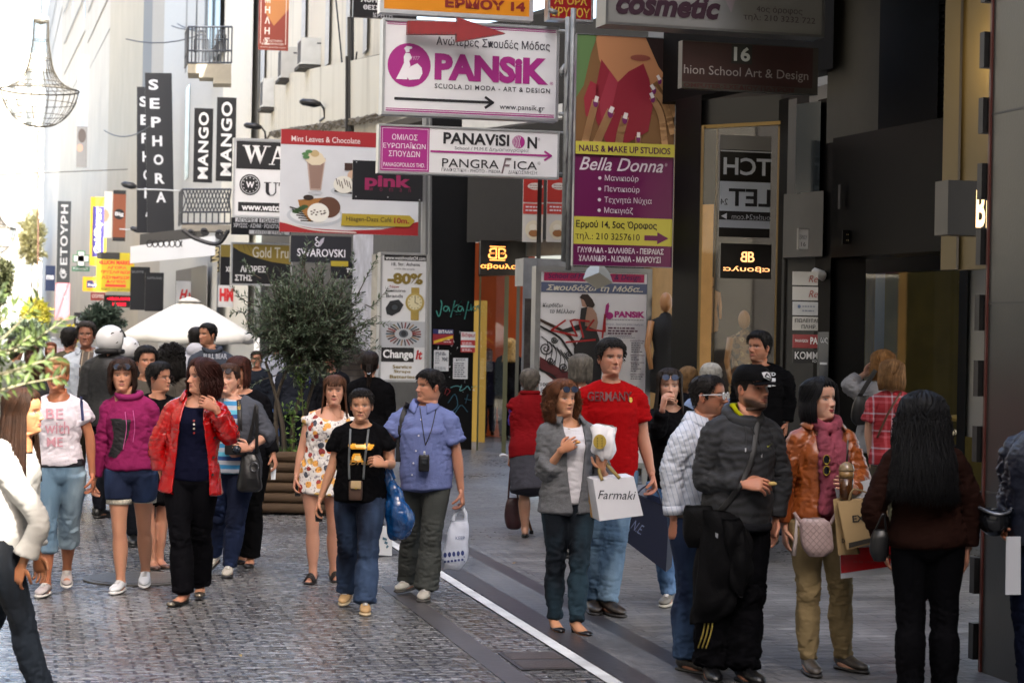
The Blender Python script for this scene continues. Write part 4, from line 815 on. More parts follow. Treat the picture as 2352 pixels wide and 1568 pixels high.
bd = Board('shop_sign', 'black sign with small white lettering under the watch sign', 'sign', 532, 500, 668, 540, 116, bg='#131317', depth=.1)
bd.rect(541, 501, 592, 511, '#d9d9db').text('ΑΓΟΡΕΣ', (545, 502, 588, 510), '#1a1a1e', .02).rect(596, 501, 660, 511, '#d9d9db').text('ΠΩΛΗΣΕΙΣ', (600, 502, 657, 510), '#1a1a1e', .02).text('ΧΡΥΣΟΣ · ΑΣΗΜΙ · ΡΟΛΟΓΙΑ · ΠΩΛ', (537, 514, 664, 524), '#d5d5d8', .025).rect(573, 529, 666, 538, '#d9d9db').text('ΕΝΤΟΣ ΣΤΟΑΣ', (585, 530, 655, 537), '#1a1a1e', .01).done()
bd = Board('shop_sign', 'gold and black sign with a curved gold top behind the olive tree', 'sign', 535, 562, 668, 652, 118, frame='#a9abad', fw=4, bg='#141417', depth=.15)
bd.poly([(535, 562), (668, 562), (668, 606), (625, 601), (580, 590), (550, 578), (535, 568)], '#8f7a2e', 1).text('Gold Trust', (580, 567, 680, 592), '#d5d0c0', .01).text('ΑΓΟΡΕΣ', (553, 611, 611, 626), '#d9d9db', .03).text('ΣΤΗΣ', (541, 632, 580, 646), '#d9d9db', .03)
for k in range(5): bd.line([(540+k*9, 563), (535+k*14, 570+k*4)], .9, '#5b4d1c', 2)
bd.done()
bd = Board('shop_sign', 'dark grey sign with a white swan and silver lettering', 'sign', 668, 542, 808, 603, 128, bg='#202127', depth=.2)
bd.text('SWAROVSKI', (683, 572, 794, 590), '#d8d8e0', .01).line(spline(np.array([(729, 545), (725, 548), (727, 553), (733, 558), (731, 566), (724, 562), (728, 557)], float), 16), 2.6, '#d8d8e0').poly([(731, 562), (737, 550), (745, 545), (743, 556), (736, 566), (729, 567)], '#a9a7b5', 2).done()
bd = Board('shop_sign', 'black and yellow sign half hidden at the left of the gold and black sign', 'sign', 507, 562, 533, 655, 112, bg='#131317', depth=.1); bd.rect(507, 563, 533, 590, '#6d5f24').text('ΧΡ', (519, 612, 533, 624), '#d9d9db', .03).done()
bd = Board('shop_sign', 'black sign with two white letters at the right of the olive tree', 'sign', 760, 600, 820, 640, 130, bg='#121216', depth=.1); bd.text('TW', (796, 616, 816, 626), '#d9d9db', .02).rect(760, 600, 800, 612, '#9a8a22').done()
m = MB(); wall(m, 812, 132, 858, 138, 540, 900, .1); solo('lilac_window_display', m, mat('#b9bac4', .6, var=.35, vscale=4), 'pale lilac floral window display left of the watch sign', 'window display')
# far signs of the street
def vsign(lab, x0, y0, x1, y1, s, bg, fn=None, name='banner_sign', cat='banner', **k):
    bd = Board(name, lab, cat, x0, y0, x1, y1, s, bg=bg, depth=k.pop('depth', .15), **k)
    if fn: fn(bd)
    return bd.done()
def seph(d, x, w, y0, dy, letters='SEPHORA', col='#d9dadc'):
    for i, ch in enumerate(letters): d.text(ch, (x-w/2+(i*2.2), y0+i*dy, x+w/2+(i*2.2), y0+i*dy+dy*.56), col, .03)
def lean(bd_root, k):
    """the cloth banners hang a little askew"""
    bd_root.rotation_euler[1] = k
r = vsign('tall black hanging banner with white letters, in front', 343, 168, 404, 535, 56, '#17181d', lambda d: seph(d, 362, 22, 183, 43), depth=.06); lean(r, math.radians(-2.0))
r = vsign('tall black hanging banner with white letters, behind its twin', 318, 200, 352, 535, 52, '#1b1c21', lambda d: seph(d, 333, 18, 222, 42), depth=.06); lean(r, math.radians(-1.0))
def mango(d, x0, y0, x1, y1): d.text('MANGO', (x0, y0, x1, y1), '#dcdcdc', .025, rot=90, spacing=1.12)
vsign('black vertical sign with white letters, nearer and higher of two', 498, 224, 542, 416, 77, '#15161a', lambda d: mango(d, 508, 234, 533, 404), name='vertical_sign', cat='sign', group='black vertical signs on the white building')
vsign('black vertical sign with white letters, farther and lower of two', 446, 249, 489, 419, 70, '#15161a', lambda d: mango(d, 456, 258, 479, 411), name='vertical_sign', cat='sign', group='black vertical signs on the white building')
vsign('brown red hanging banner with white letters and gold patch at the top', 595, -60, 664, 116, 92, '#8a3a2a', lambda d: (d.poly([(610, -60), (664, -60), (664, 20), (630, 60), (610, 30)], '#b97a44', 1), [d.text(ch, (609, -8+i*24, 621, 8+i*24), '#e6d9cf', .03, layer=3) for i, ch in enumerate('ΜΗΛΗΣ')], d.text('ΕΡΓΑΣΤΗΡΙΟ', (607, 92, 650, 97), '#e0d0c5', .01), d.text('ΚΟΣΜΗΜΑΤΩΝ', (603, 99, 654, 104), '#e0d0c5', .01), d.text('www.jewels.com', (599, 107, 658, 112), '#d5c0b5'), d.rect(599, -60, 600.5, 102, '#e0d0c5', 3), d.rect(657, -60, 658.5, 102, '#e0d0c5', 3)), depth=.03)
vsign('white sign with red handwritten letters above the white parasol', 406, 646, 478, 700, 62, '#d5d6d8', lambda d: (d.text('H', (413, 665, 432, 688), '#c8161d', .05, .3), d.text('&', (433, 672, 440, 686), '#c8161d', .04), d.text('M', (441, 664, 468, 688), '#c8161d', .05, .3)), name='shop_sign', cat='sign')
m = MB(); 
vsign('small white sign with red letters half hidden behind the olive tree', 502, 655, 536, 705, 70, '#c9c9c9', lambda d: d.text('HM', (505, 662, 536, 692), '#c8161d', .06), name='shop_sign', cat='sign')
vsign('black tall banner beside the yellow and red sign, behind its twin', 300, 613, 344, 712, 50, '#14151a', lambda d: d.text('SUITE', (303, 622, 330, 627), '#8d8e92'), depth=.1)
vsign('black tall banner nearer the white parasol, in front of its twin', 334, 626, 376, 715, 54, '#121318', lambda d: d.text('SUITELAND', (338, 636, 372, 641), '#8d8e92'), depth=.1)
vsign('yellow sign with red lettering in six lines', 223, 580, 308, 669, 46, '#b5a51a', lambda d: (d.rect(223, 580, 275, 596, '#1b1a18', 1), d.text('BILLION MARKET', (227, 598, 306, 608), '#d8281c', .05), [d.text(t, b_, '#d8281c', .04) for t, b_ in (('ΑΓΟΡΑ', (247, 611, 291, 618)), ('ΧΡΥΣΑΦΙΚΩΝ', (229, 621, 303, 629)), ('ΑΣΗΜΙΚΩΝ', (235, 633, 302, 641)), ('ΔΑΝΕΙΑ', (245, 643, 290, 650)))], d.rect(243, 653, 290, 659, '#d8281c', 2), d.text('ΕΙΣΟΔΟΣ ΑΠΟ ΚΟΡΝΑΡΟΥ', (230, 662, 303, 667), '#3a3314', .01)), name='shop_sign', cat='sign')
vsign('black electronic sign with glowing red letters', 240, 678, 299, 706, 45, '#100c10', lambda d: (d.text('•18:21,2013', (247, 683, 298, 690), '#ff1030', .04, emit=.5), d.text('ΧΡΥΣΟΣ', (258, 695, 290, 702), '#ff1030', .05, emit=.5)), name='electronic_sign', cat='sign')
vsign('yellow vertical sign with a purple panel of white letters', 208, 453, 244, 610, 40, '#d9b52a', lambda d: (d.rect(213, 474, 239, 590, '#3a3478'), d.text('GoldBuyers', (217, 478, 236, 582), '#e3e3e3', .03, .2, rot=90)), name='vertical_sign', cat='sign')
vsign('small yellow sign with a purple badge under the green cross', 191, 636, 248, 669, 40, '#d9a91c', lambda d: (d.rect(200, 644, 232, 661, '#2d2a66'), d.text('Gold', (214, 644, 231, 650), '#d9a91c', .02), d.text('Buyers', (203, 651, 230, 659), '#e3e3e3', .02), d.text('THE TRUSTED BUYER', (202, 663, 240, 667), '#6d5510')), name='shop_sign', cat='sign')
vsign('brown hanging banner with a round black badge', 260, 437, 289, 554, 42, '#8a4a2c', lambda d: (d.rect(260, 437, 289, 446, '#151414'), d.rect(260, 545, 289, 554, '#151414'), d.disc(274, 492, 12, '#141414', 2), d.text('Big', (265, 487, 284, 498), '#e0e0e0', .03, layer=3)), depth=.05)
vsign('white hanging cloth banner beside the brown one', 240, 440, 258, 546, 41.5, '#ded9ce', lambda d: d.poly([(240, 480), (248, 484), (252, 495), (246, 508), (240, 510)], '#c9a88a'), depth=.05)
vsign('dark grey vertical sign with white Greek letters', 132, 462, 162, 650, 33, '#454a4c', lambda d: d.text('ΦΕΤΟΥΡΗ', (139, 470, 156, 640), '#d9dbdb', .03, rot=90, spacing=1.1), name='vertical_sign', cat='sign')
r = thing('pharmacy_sign', 'green edged white pharmacy cross with a green name strip', 'sign', P3(186, 622, 37))
for nm, col, g in (('cross_edge', '#2f8a5a', 2.2), ('cross', '#e3e8e4', 0)):
    m = MB()
    for x0, y0, x1, y1 in ((180, 578, 194, 610), (170, 587, 204, 600)): wall(m, x0-g, 37+(.1 if not g else 0), x1+g, 37+(.1 if not g else 0), y0-g, y1+g, .1)
    part(nm, m, mat(col, .4), r)
bd = Board(None, None, None, 166, 612, 206, 623, 37, root=r, bg='#3f7a5e', depth=.1, pname='name_strip'); bd.text('PHARMACY', (169, 614, 203, 620), '#d5e0d9', .02).done()
vsign('dark blue sign with white letters left of the grey vertical sign', 105, 610, 127, 668, 30, '#1d2f52', lambda d: d.text('ms', (107, 632, 124, 642), '#e0e3e8', .04), name='shop_sign', cat='sign')
vsign('long pink vertical banner under the grey vertical sign', 128, 650, 160, 735, 31, '#a8656c', lambda d: d.text('Υ Η Υ', (146, 655, 152, 720), '#c9989c', rot=90), depth=.05)
vsign('black shop sign with white letters above the man in the white jacket', 171, 718, 226, 748, 36, '#17181c', lambda d: d.text('ΜΙΘΑΝ', (176, 728, 222, 742), '#c9cbd0', .03), name='shop_sign', cat='sign')
vsign('small dark red sign under the small yellow sign', 209, 672, 242, 690, 39, '#8a2f2c', lambda d: d.text('COFFEE', (212, 676, 239, 684), '#d9c9c5', .03), name='shop_sign', cat='sign')
vsign('faded pale tall banner high in the glare', 178, 128, 202, 385, 30, '#8f8d8a', lambda d: (d.rect(178, 128, 202, 290, '#c9d3dd', 1), [d.disc(190, 170+i*28, 8, '#aebecf', 2) for i in range(5)], d.disc(190, 312, 9, '#5f554f', 2, ry=16), d.disc(186, 340, 7, '#c9a08a', 2, ry=9)), depth=.05)
# vertical letters over the shop below the iron balcony
bd = Board('shop_sign', 'golden upright letters on the shop front under the iron balcony', 'sign', 484, 565, 506, 625, 66, bg='#3a372e', depth=.1); bd.text('MANG', (487, 568, 503, 622), '#c9b98a', .03, rot=90).done()
# ------------------------------------------------------------------ wire chandeliers hung over the street
def chandelier(lab, cx, ytop, yrim, ybot, rrim, s, n):
    r = thing('wire_chandelier', lab, 'chandelier', P3(cx, ybot, s), 'wire chandeliers over the street'); c = P3(cx, yrim, s); k = 1/s
    zt = (yrim-ytop)*k; zb = (yrim-ybot)*k; R = rrim*k
    prof = [(0.19, 1.0), (.21, .72), (.28, .45), (.36, .28), (.55, .12), (.8, .04), (1, 0)]
    low = [(1, 0), (.9, .35), (.7, .68), (.4, .92), (.06, 1)]
    m = MB(); mb = MB(); w = R*.0085; rr = random.Random(11)
    for j in range(n):
        t = 2*math.pi*j/n; d = np.array([math.cos(t), math.sin(t), 0])
        m.add(*tube(spline(np.array([c+d*R*a+ZU*zt*z for a, z in prof]), 16), w, 4)); m.add(*tube(spline(np.array([c+d*R*a+ZU*zb*z for a, z in low]), 12), w, 4))
        for a, z in [(np.interp(q, [p[1] for p in prof][::-1], [p[0] for p in prof][::-1]), q) for q in np.linspace(.02, 1, 22)]: mb.add(*ellipsoid(c+d*R*a*(1+rr.uniform(-.03, .03))+ZU*zt*(z+rr.uniform(-.01, .01)), (R*.0085,)*3, 5, 3))
    for a, z, h in [(p[0], p[1], zt) for p in prof]+[(p[0], p[1], zb) for p in low[1:-1]]:
        ring = [c+np.array([math.cos(t), math.sin(t), 0])*R*a+ZU*h*z for t in np.linspace(0, 2*math.pi, 33)]; m.add(*tube(ring, w*(2.6 if a == 1 else 1.3), 5))
    part('wire_frame', m, mat('#3f3b32', .5, .2), r); part('bulbs', mb, mat('#6a5f48', .4), r)
    m = MB(); m.add(*loft([c+ZU*zt*.98, c+ZU*zt*1.06], [R*.19, R*.19], [R*.19, R*.19], SA, 16)); part('top_collar', m, mat('#a5a49c', .5, .3), r)
    m = MB(); m.add(*tube([c+ZU*zt*1.05, c+ZU*(zt*1.05+3)], .03)); m.add(*tube([c+ZU*(zt*1.05+1.2)-SU*12, c+ZU*(zt*1.05+.9), c+ZU*(zt*1.05+1.6)+SU*9], .03)); part('suspension_cable', m, mat('#55534d', .5, .4), r)
chandelier('large wire chandelier hanging at the top left', 92, 48, 208, 293, 89, 62, 28)
chandelier('smaller farther wire chandelier cut by the left edge', -18, 440, 525, 585, 56, 38, 24)
m = MB(); m.add(*tube([P3(88, 293, 60), P3(88, 760, 60)], .03)); solo('pole', m, mat('#b58e7c', .5), 'thin straight pinkish pole under the large chandelier', 'pole')
m = MB()
for (a, bq, sag) in (((395, 60), (530, 20), 1), ((408, 55), (495, 70), .4), ((290, 90), (545, 40), 1.2), ((240, 300), (345, 290), .8)):
    p, q = P3(*a, 55), P3(*bq, 62); m.add(*tube([p*(1-t)+q*t-ZU*sag*4*t*(1-t)*.4 for t in np.linspace(0, 1, 9)], .025, 4))
solo('overhead_wires', m, mat('#3a3a3a', .5), 'thin dark overhead wires by the white balconies', 'wires')
# ------------------------------------------------------------------ people
def fuse(V, F, vox, sm=4, fac=.5):
    """union of overlapping closed pieces into one continuous skin"""
    me = bpy.data.meshes.new('t'); me.from_pydata(np.asarray(V).tolist(), [], F); o = bpy.data.objects.new('t', me); COL.objects.link(o)
    md = o.modifiers.new('r', 'REMESH'); md.mode = 'VOXEL'; md.voxel_size = vox
    if sm: ms = o.modifiers.new('s', 'SMOOTH'); ms.factor = fac; ms.iterations = sm
    dg = bpy.context.evaluated_depsgraph_get(); m2 = o.evaluated_get(dg).to_mesh()
    n = len(m2.vertices); co = np.empty(n*3); m2.vertices.foreach_get('co', co); nl = len(m2.loops); lv = np.empty(nl, np.int32); m2.loops.foreach_get('vertex_index', lv)
    tot = np.empty(len(m2.polygons), np.int32); m2.polygons.foreach_get('loop_total', tot)
    F2 = lv.reshape(-1, 4) if (tot == 4).all() else [tuple(p.vertices) for p in m2.polygons]
    o.evaluated_get(dg).to_mesh_clear(); bpy.data.objects.remove(o); bpy.data.meshes.remove(me)
    return co.reshape(-1, 3), np.asarray(F2)
def vnormals(V, F):
    F = np.asarray(F); n = np.cross(V[F[:, 2]]-V[F[:, 0]], V[F[:, 3]]-V[F[:, 1]]); N = np.zeros_like(V)
    for k in range(4): np.add.at(N, F[:, k], n)
    return N/(np.linalg.norm(N, axis=1)[:, None]+1e-12)
def wob(V, scale, seed, oct=5):
    r = np.random.default_rng(seed); out = np.zeros(len(V))
    for i in range(oct):
        k = r.normal(size=3); k = k/np.linalg.norm(k)*scale*(.7+.5*i); k2 = r.normal(size=3)*scale*.5
        out += np.sin(V@k+r.uniform(0, 6)+1.3*np.sin(V@k2+r.uniform(0, 6)))/(1+.25*i)
    return out/3
def folds(V, F, amp, scale, seed, pts=(), axis_damp=(1, 1, .7), bias=.35):
    N = vnormals(V, F); w = .12+.25*np.clip(wob(V, 7, seed+9)+.2, 0, 1)
    for p in pts: w += np.exp(-(np.linalg.norm(V-p, axis=1)/.14)**2)
    n = 1-np.abs(wob(V*np.array(axis_damp), scale, seed))*1.7; n2 = 1-np.abs(wob(V*np.array([.75, .75, 1.5]), scale*2.1, seed+3))*1.7       # ridged, long and short folds
    return V+N*(amp*np.clip(w, 0, 1.4)*(n+.75*n2+bias))[:, None]
def pchip(x, X, Y):
    X = np.asarray(X, float); Y = np.asarray(Y, float); i = np.clip(np.searchsorted(X, x)-1, 0, len(X)-2); h = X[i+1]-X[i]; t = np.clip((x-X[i])/h, 0, 1)
    d = np.gradient(Y, X); return (2*t**3-3*t**2+1)*Y[i]+(t**3-2*t**2+t)*h*d[i]+(-2*t**3+3*t**2)*Y[i+1]+(t**3-t**2)*h*d[i+1]
HR = np.array([(-.10, .064, .050, .072), (-.045, .054, .046, .064), (-.014, .053, .052, .063), (-.002, .050, .076, .064), (.006, .046, .088, .066), (.018, .052, .092, .068), (.032, .058, .0925, .071), (.050, .0635, .093, .078), (.075, .0685, .0935, .088), (.100, .072, .091, .096), (.115, .073, .0885, .099), (.135, .0745, .093, .103), (.160, .0755, .0905, .103), (.185, .071, .079, .095), (.205, .057, .058, .076), (.218, .036, .035, .048), (.2245, .006, .006, .008)])
def headsurf(th, z):
    """point of the skull at azimuth th (0 = face) and height z above the chin"""
    w, f, b = (pchip(z, HR[:, 0], HR[:, k]) for k in (1, 2, 3)); c, s = np.cos(th), np.sin(th)
    e = .92; x = w*np.sign(s)*np.abs(s)**e; y = np.where(c > 0, f, b)*np.sign(c)*np.abs(c)**e
    return np.stack([x, y, z+0*x], -1)
def G2(x, z, cx, cz, sx, sz): return np.exp(-((x-cx)/sx)**2-((z-cz)/sz)**2)
def make_head(sex, skin, lips='#a85a54', brow='#2a1c14', beard=None, iris='#3a2a1e', age=0., nseg=96, nz=84, seed=0, fat=0., smile=0., makeup=0.):
    u = np.linspace(-1, 1, nseg, endpoint=False); th = np.pi*np.sign(u)*np.abs(u)**1.35
    zz = np.concatenate([np.linspace(-.10, -.016, 8), np.linspace(-.012, .15, nz-22), np.linspace(.153, .2245, 14)])
    T, Z = np.meshgrid(th, zz); V = headsurf(T.ravel(), Z.ravel()); t = T.ravel(); x, z = V[:, 0], V[:, 2].copy(); r = np.random.default_rng(seed)
    fr = np.clip(np.cos(t)*1.6-.15, 0, 1); j = lambda a: 1+r.uniform(-a, a); ax = np.abs(x)
    nl = j(.12)*(1.0 if sex == 'm' else .80); nw = j(.12)*(1.0 if sex == 'm' else .85)
    d = .021*nl*G2(x, z, 0, .080, .012*nw, .0095)+.015*nl*G2(x, z, 0, .094, .0085, .015)+.008*nl*G2(x, z, 0, .112, .0075, .013)+.008*G2(ax, z, .0125*nw, .077, .006, .006)
    d += -(.0125 if sex == 'm' else .0105)*G2(ax, z, .031, .1155, .018, .0095)+.0055*G2(ax, z, .031, .1135, .0115, .006)+(.0045 if sex == 'm' else .0015)*G2(ax, z, .030, .129, .02, .006)
    d += .005*G2(ax, z, .046, .094, .018, .014)+.004*G2(x, z, 0, .0535, .021, .0045)+.0055*G2(x, z, 0, .0435, .018, .0045)-.0035*G2(x, z, 0, .0483, .023, .0022)
    d += -.004*G2(x, z, 0, .0345, .02, .005)+.007*G2(x, z, 0, .015, .017, .011)-.002*G2(x, z, 0, .064, .005, .007)
    d += -(.003+.004*age)*np.exp(-((ax-(.024+(.075-z)*.45))/.004)**2)*((z > .035) & (z < .078))
    d += -.003*age*G2(ax, z, .031, .100, .015, .003)
    if smile: d += .006*smile*G2(ax, z, .040, .072, .013, .012)
    V[:, 1] += d*fr
    if sex == 'f': V[:, 0] *= 1-.07*np.exp(-((z-.02)/.03)**2); V[:, 1] -= .004*np.exp(-((z-.13)/.02)**2)*fr
    if fat: V[:, 0] *= 1+fat*np.exp(-((z-.03)/.05)**2); V[:, 1] += fat*.12*np.exp(-((z+.012)/.022)**2)*fr
    # skin pigment, with shade painted into nostrils, lip line and eye whites
    C = np.tile(np.array(lin(skin)), (len(V), 1)); mixin = lambda m, c: C.__setitem__(slice(None), C*(1-m[:, None])+np.array(lin(c))*m[:, None])
    face = (np.cos(t) > .15)
    red = np.clip(G2(ax, z, .043, .083, .022, .018)*.3+G2(x, z, 0, .078, .012, .01)*.3, 0, 1)*face
    C[:] = C*(1-red[:, None]*np.array([.0, .32, .34]))
    C[:] = C*(1-(G2(ax, z, .031, .103, .016, .005)*(.12+.2*age)*face)[:, None]*np.array([.6, 1, .8]))
    if beard is not None:
        bc, bm = beard; lo = .075-.028*np.clip((.068-ax)/.05, 0, 1)-.0*z
        m = np.clip((lo-z)/.022, 0, 1)*(z > -.012)*np.clip((np.cos(t)+.15)*4, 0, 1); m = np.maximum(m, G2(x, z, 0, .060, .026, .0055)*1.1*face)
        m = np.clip(m, 0, 1)*(1-np.clip(G2(x, z, 0, .048, .019, .006)*1.3, 0, 1))*bm; mixin(m, bc)
        if bm > .7: V[:, :2] *= (1+m*.06)[:, None]
    up = .0487+.0075*np.clip(1-(ax/.024)**2, 0, 1)-.0012*np.exp(-(x/.004)**2)+.004*smile*(ax/.024)**2; dn = .0487-.0085*np.clip(1-(ax/.022)**2, 0, 1)+.004*smile*(ax/.024)**2
    m = ((z < up+.0012) & (z > dn-.0012) & (ax < .0245) & face).astype(float); mixin(m*(.75 if sex == 'm' else .95), lips)
    mixin(np.clip(np.exp(-((z-.0485-.004*smile*(ax/.024)**2)/.0016)**2), 0, 1)*(ax < .024)*face*.75, '#4a1f1c')
    ez = .1140; em = ((ax-.0315)/.0140)**2+((z-ez)/.0047)**2
    mixin((em < 1.05).astype(float)*face, '#8a7d75'); mixin(((((ax-.0315)**2+(z-ez-.0005)**2) < .0056**2) & (em < 1.15)).astype(float)*face, iris)
    lash = np.exp(-((z-(ez+.0043*np.clip(1-((ax-.0315)/.016)**2, 0, 1)+.0012))/.0022)**2)*(np.abs(ax-.0315) < .0165)*face
    mixin(lash*(.85 if sex == 'f' else .65), '#1c1210'); mixin(np.exp(-((z-ez+.0068)/.0014)**2)*(np.abs(ax-.0315) < .013)*face*(.35+.4*makeup), '#3a2620')
    bt = .0035 if sex == 'f' else .0048
    mixin(np.exp(-((z-(.1325-.18*np.clip(ax-.034, 0, 1)+.0*ax-2.2*(ax-.034)**2))/bt)**2)*(ax > .012)*(ax < .052)*face*.85, brow)
    mixin(np.clip(np.exp(-((ax-.0075)/.0035)**2-((z-.0715)/.0022)**2), 0, 1)*face*.7, '#4a2a22')
    nr = len(zz); F = [(i*nseg+k, i*nseg+(k+1) % nseg, (i+1)*nseg+(k+1) % nseg, (i+1)*nseg+k) for i in range(nr-1) for k in range(nseg)]
    n = len(V); V = np.vstack([V, [0, 0, .225]]); C = np.vstack([C, C[-1]]); F += [((nr-1)*nseg+k, (nr-1)*nseg+(k+1) % nseg, n) for k in range(nseg)]
    for sg in (1, -1):
        P = []
        c0 = np.array([sg*.0735, -.012, .098]); R = np.array(Matrix.Rotation(-.25*sg*-1, 3, 'Z') @ Matrix.Rotation(.18, 3, 'X'))
        e1, f1 = ellipsoid(c0+[sg*.004, 0, 0], (.009, .017, .031), 12, 10, R)
        b = len(V); V = np.vstack([V, e1]); F += [tuple(i+b for i in f) for f in f1]
        ce = np.tile(np.array(lin(skin))*np.array([1.0, .84, .80]), (len(e1), 1)); inner = (np.linalg.norm((e1-c0-[sg*.009, .004, .0])/np.array([.008, .008, .014]), axis=1) < 1); ce[inner] *= .6; C = np.vstack([C, ce])  # shade of the ear hollow painted darker
    return V, F, C
TM = np.array([(-.17, .070, .085, .095), (-.10, .128, .112, .120), (0., .163, .112, .128), (.14, .158, .110, .115), (.30, .140, .104, .092), (.50, .150, .112, .096), (.70, .164, .122, .108), (.82, .150, .104, .106), (.91, .108, .080, .094), (1.0, .062, .056, .068)])
TF = np.array([(-.17, .075, .085, .105), (-.10, .138, .105, .128), (0., .172, .108, .140), (.14, .160, .106, .118), (.32, .126, .092, .086), (.50, .134, .104, .086), (.68, .143, .136, .094), (.80, .128, .104, .094), (.91, .088, .070, .082), (1.0, .053, .048, .058)])
class Person:
    bareleg = False
    def __init__(p, label, s, x, top, face=0., hipx=None, neckx=None, sex='f', look=None, pitch=0., roll=0., girth=1., belly=0., bust=1., lift=0., lean=0., feet=None, arms=None, skin='#c08f74', hipface=None, headdy=0., H=None, group='people in the shopping street', headx=None, shoulder=None, name='person'):
        p.s = s; p.Y = FPX/s; p.sex = sex; p.g = girth; p.belly = belly; p.bust = bust; p.seed = int(x*13+top) % 9973; p.skin = tuple(v*m for v, m in zip(lin(skin), (.96, .90, .88)))
        zt = P3(x, top, s)[2]; p.H = H = (zt-lift) if H is None else H; p.k = k = H/1.70; p.lift = lift; p.hs = float(np.clip(H*.131/.225, .93, 1.05))
        f = math.radians(face); p.F = np.array([math.sin(f), -math.cos(f), 0]); p.Rt = np.cross(p.F, ZU); p.face = face
        hf = math.radians(face if hipface is None else hipface); p.hF = np.array([math.sin(hf), -math.cos(hf), 0]); p.hR = np.cross(p.hF, ZU)
        hipx = x if hipx is None else hipx; neckx = x if neckx is None else neckx
        g0 = P3(hipx, 1000, s); p.pel = np.array([g0[0], p.Y, lift+.525*H]); n0 = P3(neckx, 900, s)
        p.neck = np.array([n0[0], p.Y-0, zt-.155*H])+p.F*(lean*.5); p.crown = zt
        # x of level columns: use the pixel row the joint really lies on
        def fixx(v, xx):
            yl = (HC-v[2])*s-HZ; xl = ((xx-1176)+yl*math.sin(ROLL))/math.cos(ROLL)
            v[0] = xl/s
        fixx(p.pel, hipx); fixx(p.neck, neckx); p.neck[:2] += p.F[:2]*lean*.5
        p.root = thing(name, label, 'person', [p.pel[0], p.pel[1], lift], group)
        lk = math.radians(face if look is None else look); pt = math.radians(pitch)
        p.hc = np.array([P3(x, top+.06*s, s)[0], p.neck[1]+p.F[1]*.015-headdy, zt-.225*p.hs-.012]); p.hc[0] -= math.sin(lk)*.0
        hF = np.array([math.sin(lk), -math.cos(lk), 0]); hR = np.cross(hF, ZU)
        M0 = np.stack([hR, hF, ZU], 1)                                 # local x = person's right, y = forward
        Rp = np.array(Matrix.Rotation(pt, 3, 'X')); Rr = np.array(Matrix.Rotation(math.radians(roll), 3, 'Y')); p.HM = M0@Rr@Rp
        sw = (.096 if sex == 'm' else .084)*H*(.7+.3*girth) if shoulder is None else shoulder; p.sw = sw
        sc_ = p.pel*.16+p.neck*.84; sc_[2] = p.neck[2]-.058*H
        p.sh = {1: sc_+p.Rt*sw, -1: sc_-p.Rt*sw}; p.shc = sc_
        L1, L2 = .172*H, .150*H; p.arm = {}; arms = arms or {}
        for sd, key in ((1, 'r'), (-1, 'l')):
            S = p.sh[sd]; a = arms.get(key)
            if a is None or a == 'down':
                E = S+p.Rt*sd*.05*k+np.array([0, 0, -L1])-p.F*.015; Wp = E+np.array([0, 0, -L2])+p.F*.05+p.Rt*sd*.01; hd = {}
            else:
                (ex, ey, eg), (wx, wy, wg) = a[0], a[1]; hd = a[2] if len(a) > 2 else {}
                def solve(px, py, O, L, sg):
                    Y = O[1]
                    for _ in range(3):
                        q = P3Y(px, py, Y); d2 = (q[0]-O[0])**2+(q[2]-O[2])**2; Y = O[1]-sg*math.sqrt(max(0, L*L-d2))
                    return P3Y(px, py, Y)
                E = solve(ex, ey, S, L1, eg); Wp = solve(wx, wy, E, L2, wg)
            p.arm[sd] = (S, E, Wp, hd)
        feet = feet or {}; p.leg = {}
        for sd, key in ((1, 'r'), (-1, 'l')):
            hj = p.pel+p.hR*sd*.052*H+np.array([0, 0, -.005])
            fx, fwd, lf, toe = feet.get(key, (None, 0., 0., 0.))
            A = hj.copy() if fx is None else None
            if fx is None: A = hj+p.hR*sd*.01+p.hF*fwd
            else:
                Yf = p.Y-fwd; xl = lev(fx, (p.Y and 756+(HC-lift)*FPX/Yf))[0]; A = np.array([xl*Yf/FPX, Yf, 0])
            A[2] = lift+lf+.072*k
            a, b = .245*H, .232*H; D = A-hj; L = np.linalg.norm(D)
            if L > (a+b)*.999: dz = math.sqrt(max(1e-6, ((a+b)*.999)**2-D[0]**2-D[1]**2)); L = np.linalg.norm(D); a = a*L/((a+b)*.999)*1.0005; b = b*L/((.245+.232)*H*.999)*1.0005
            ca = (a*a+L*L-b*b)/(2*a*L); ca = min(1, max(-1, ca)); dn = D/L; bend = p.hF-dn*(p.hF@dn); bend = nrm(bend)
            K = hj+dn*a*ca+bend*a*math.sqrt(max(0, 1-ca*ca)); tf = math.radians((face if hipface is None else hipface)+toe)
            p.leg[sd] = (hj, K, A, np.array([math.sin(tf), -math.cos(tf), 0]), lf)
    # ---- pieces (lists of (V,F)), all grown by o
    def rings(p, t, o=0., drape=0., sel=None):
        T = TM if p.sex == 'm' else TF; w = pchip(t, T[:, 0], T[:, 1]); f = pchip(t, T[:, 0], T[:, 2]); b = pchip(t, T[:, 0], T[:, 3])
        g = p.g*p.k; sh = p.sw/((.101 if p.sex == 'm' else .088)*1.7); w = w*.95
        tt = np.clip((t-.5)/.4, 0, 1); w = w*(g*(1-tt)+(sh*.5+g*.5)*tt); f = f*g; b = b*(.5*g+.5*p.k)
        f = f+p.belly*np.exp(-((t-.22)/.25)**2); w = w+p.belly*.5*np.exp(-((t-.22)/.28)**2)
        f = f*(1+(p.bust-1)*np.exp(-((t-.68)/.14)**2))
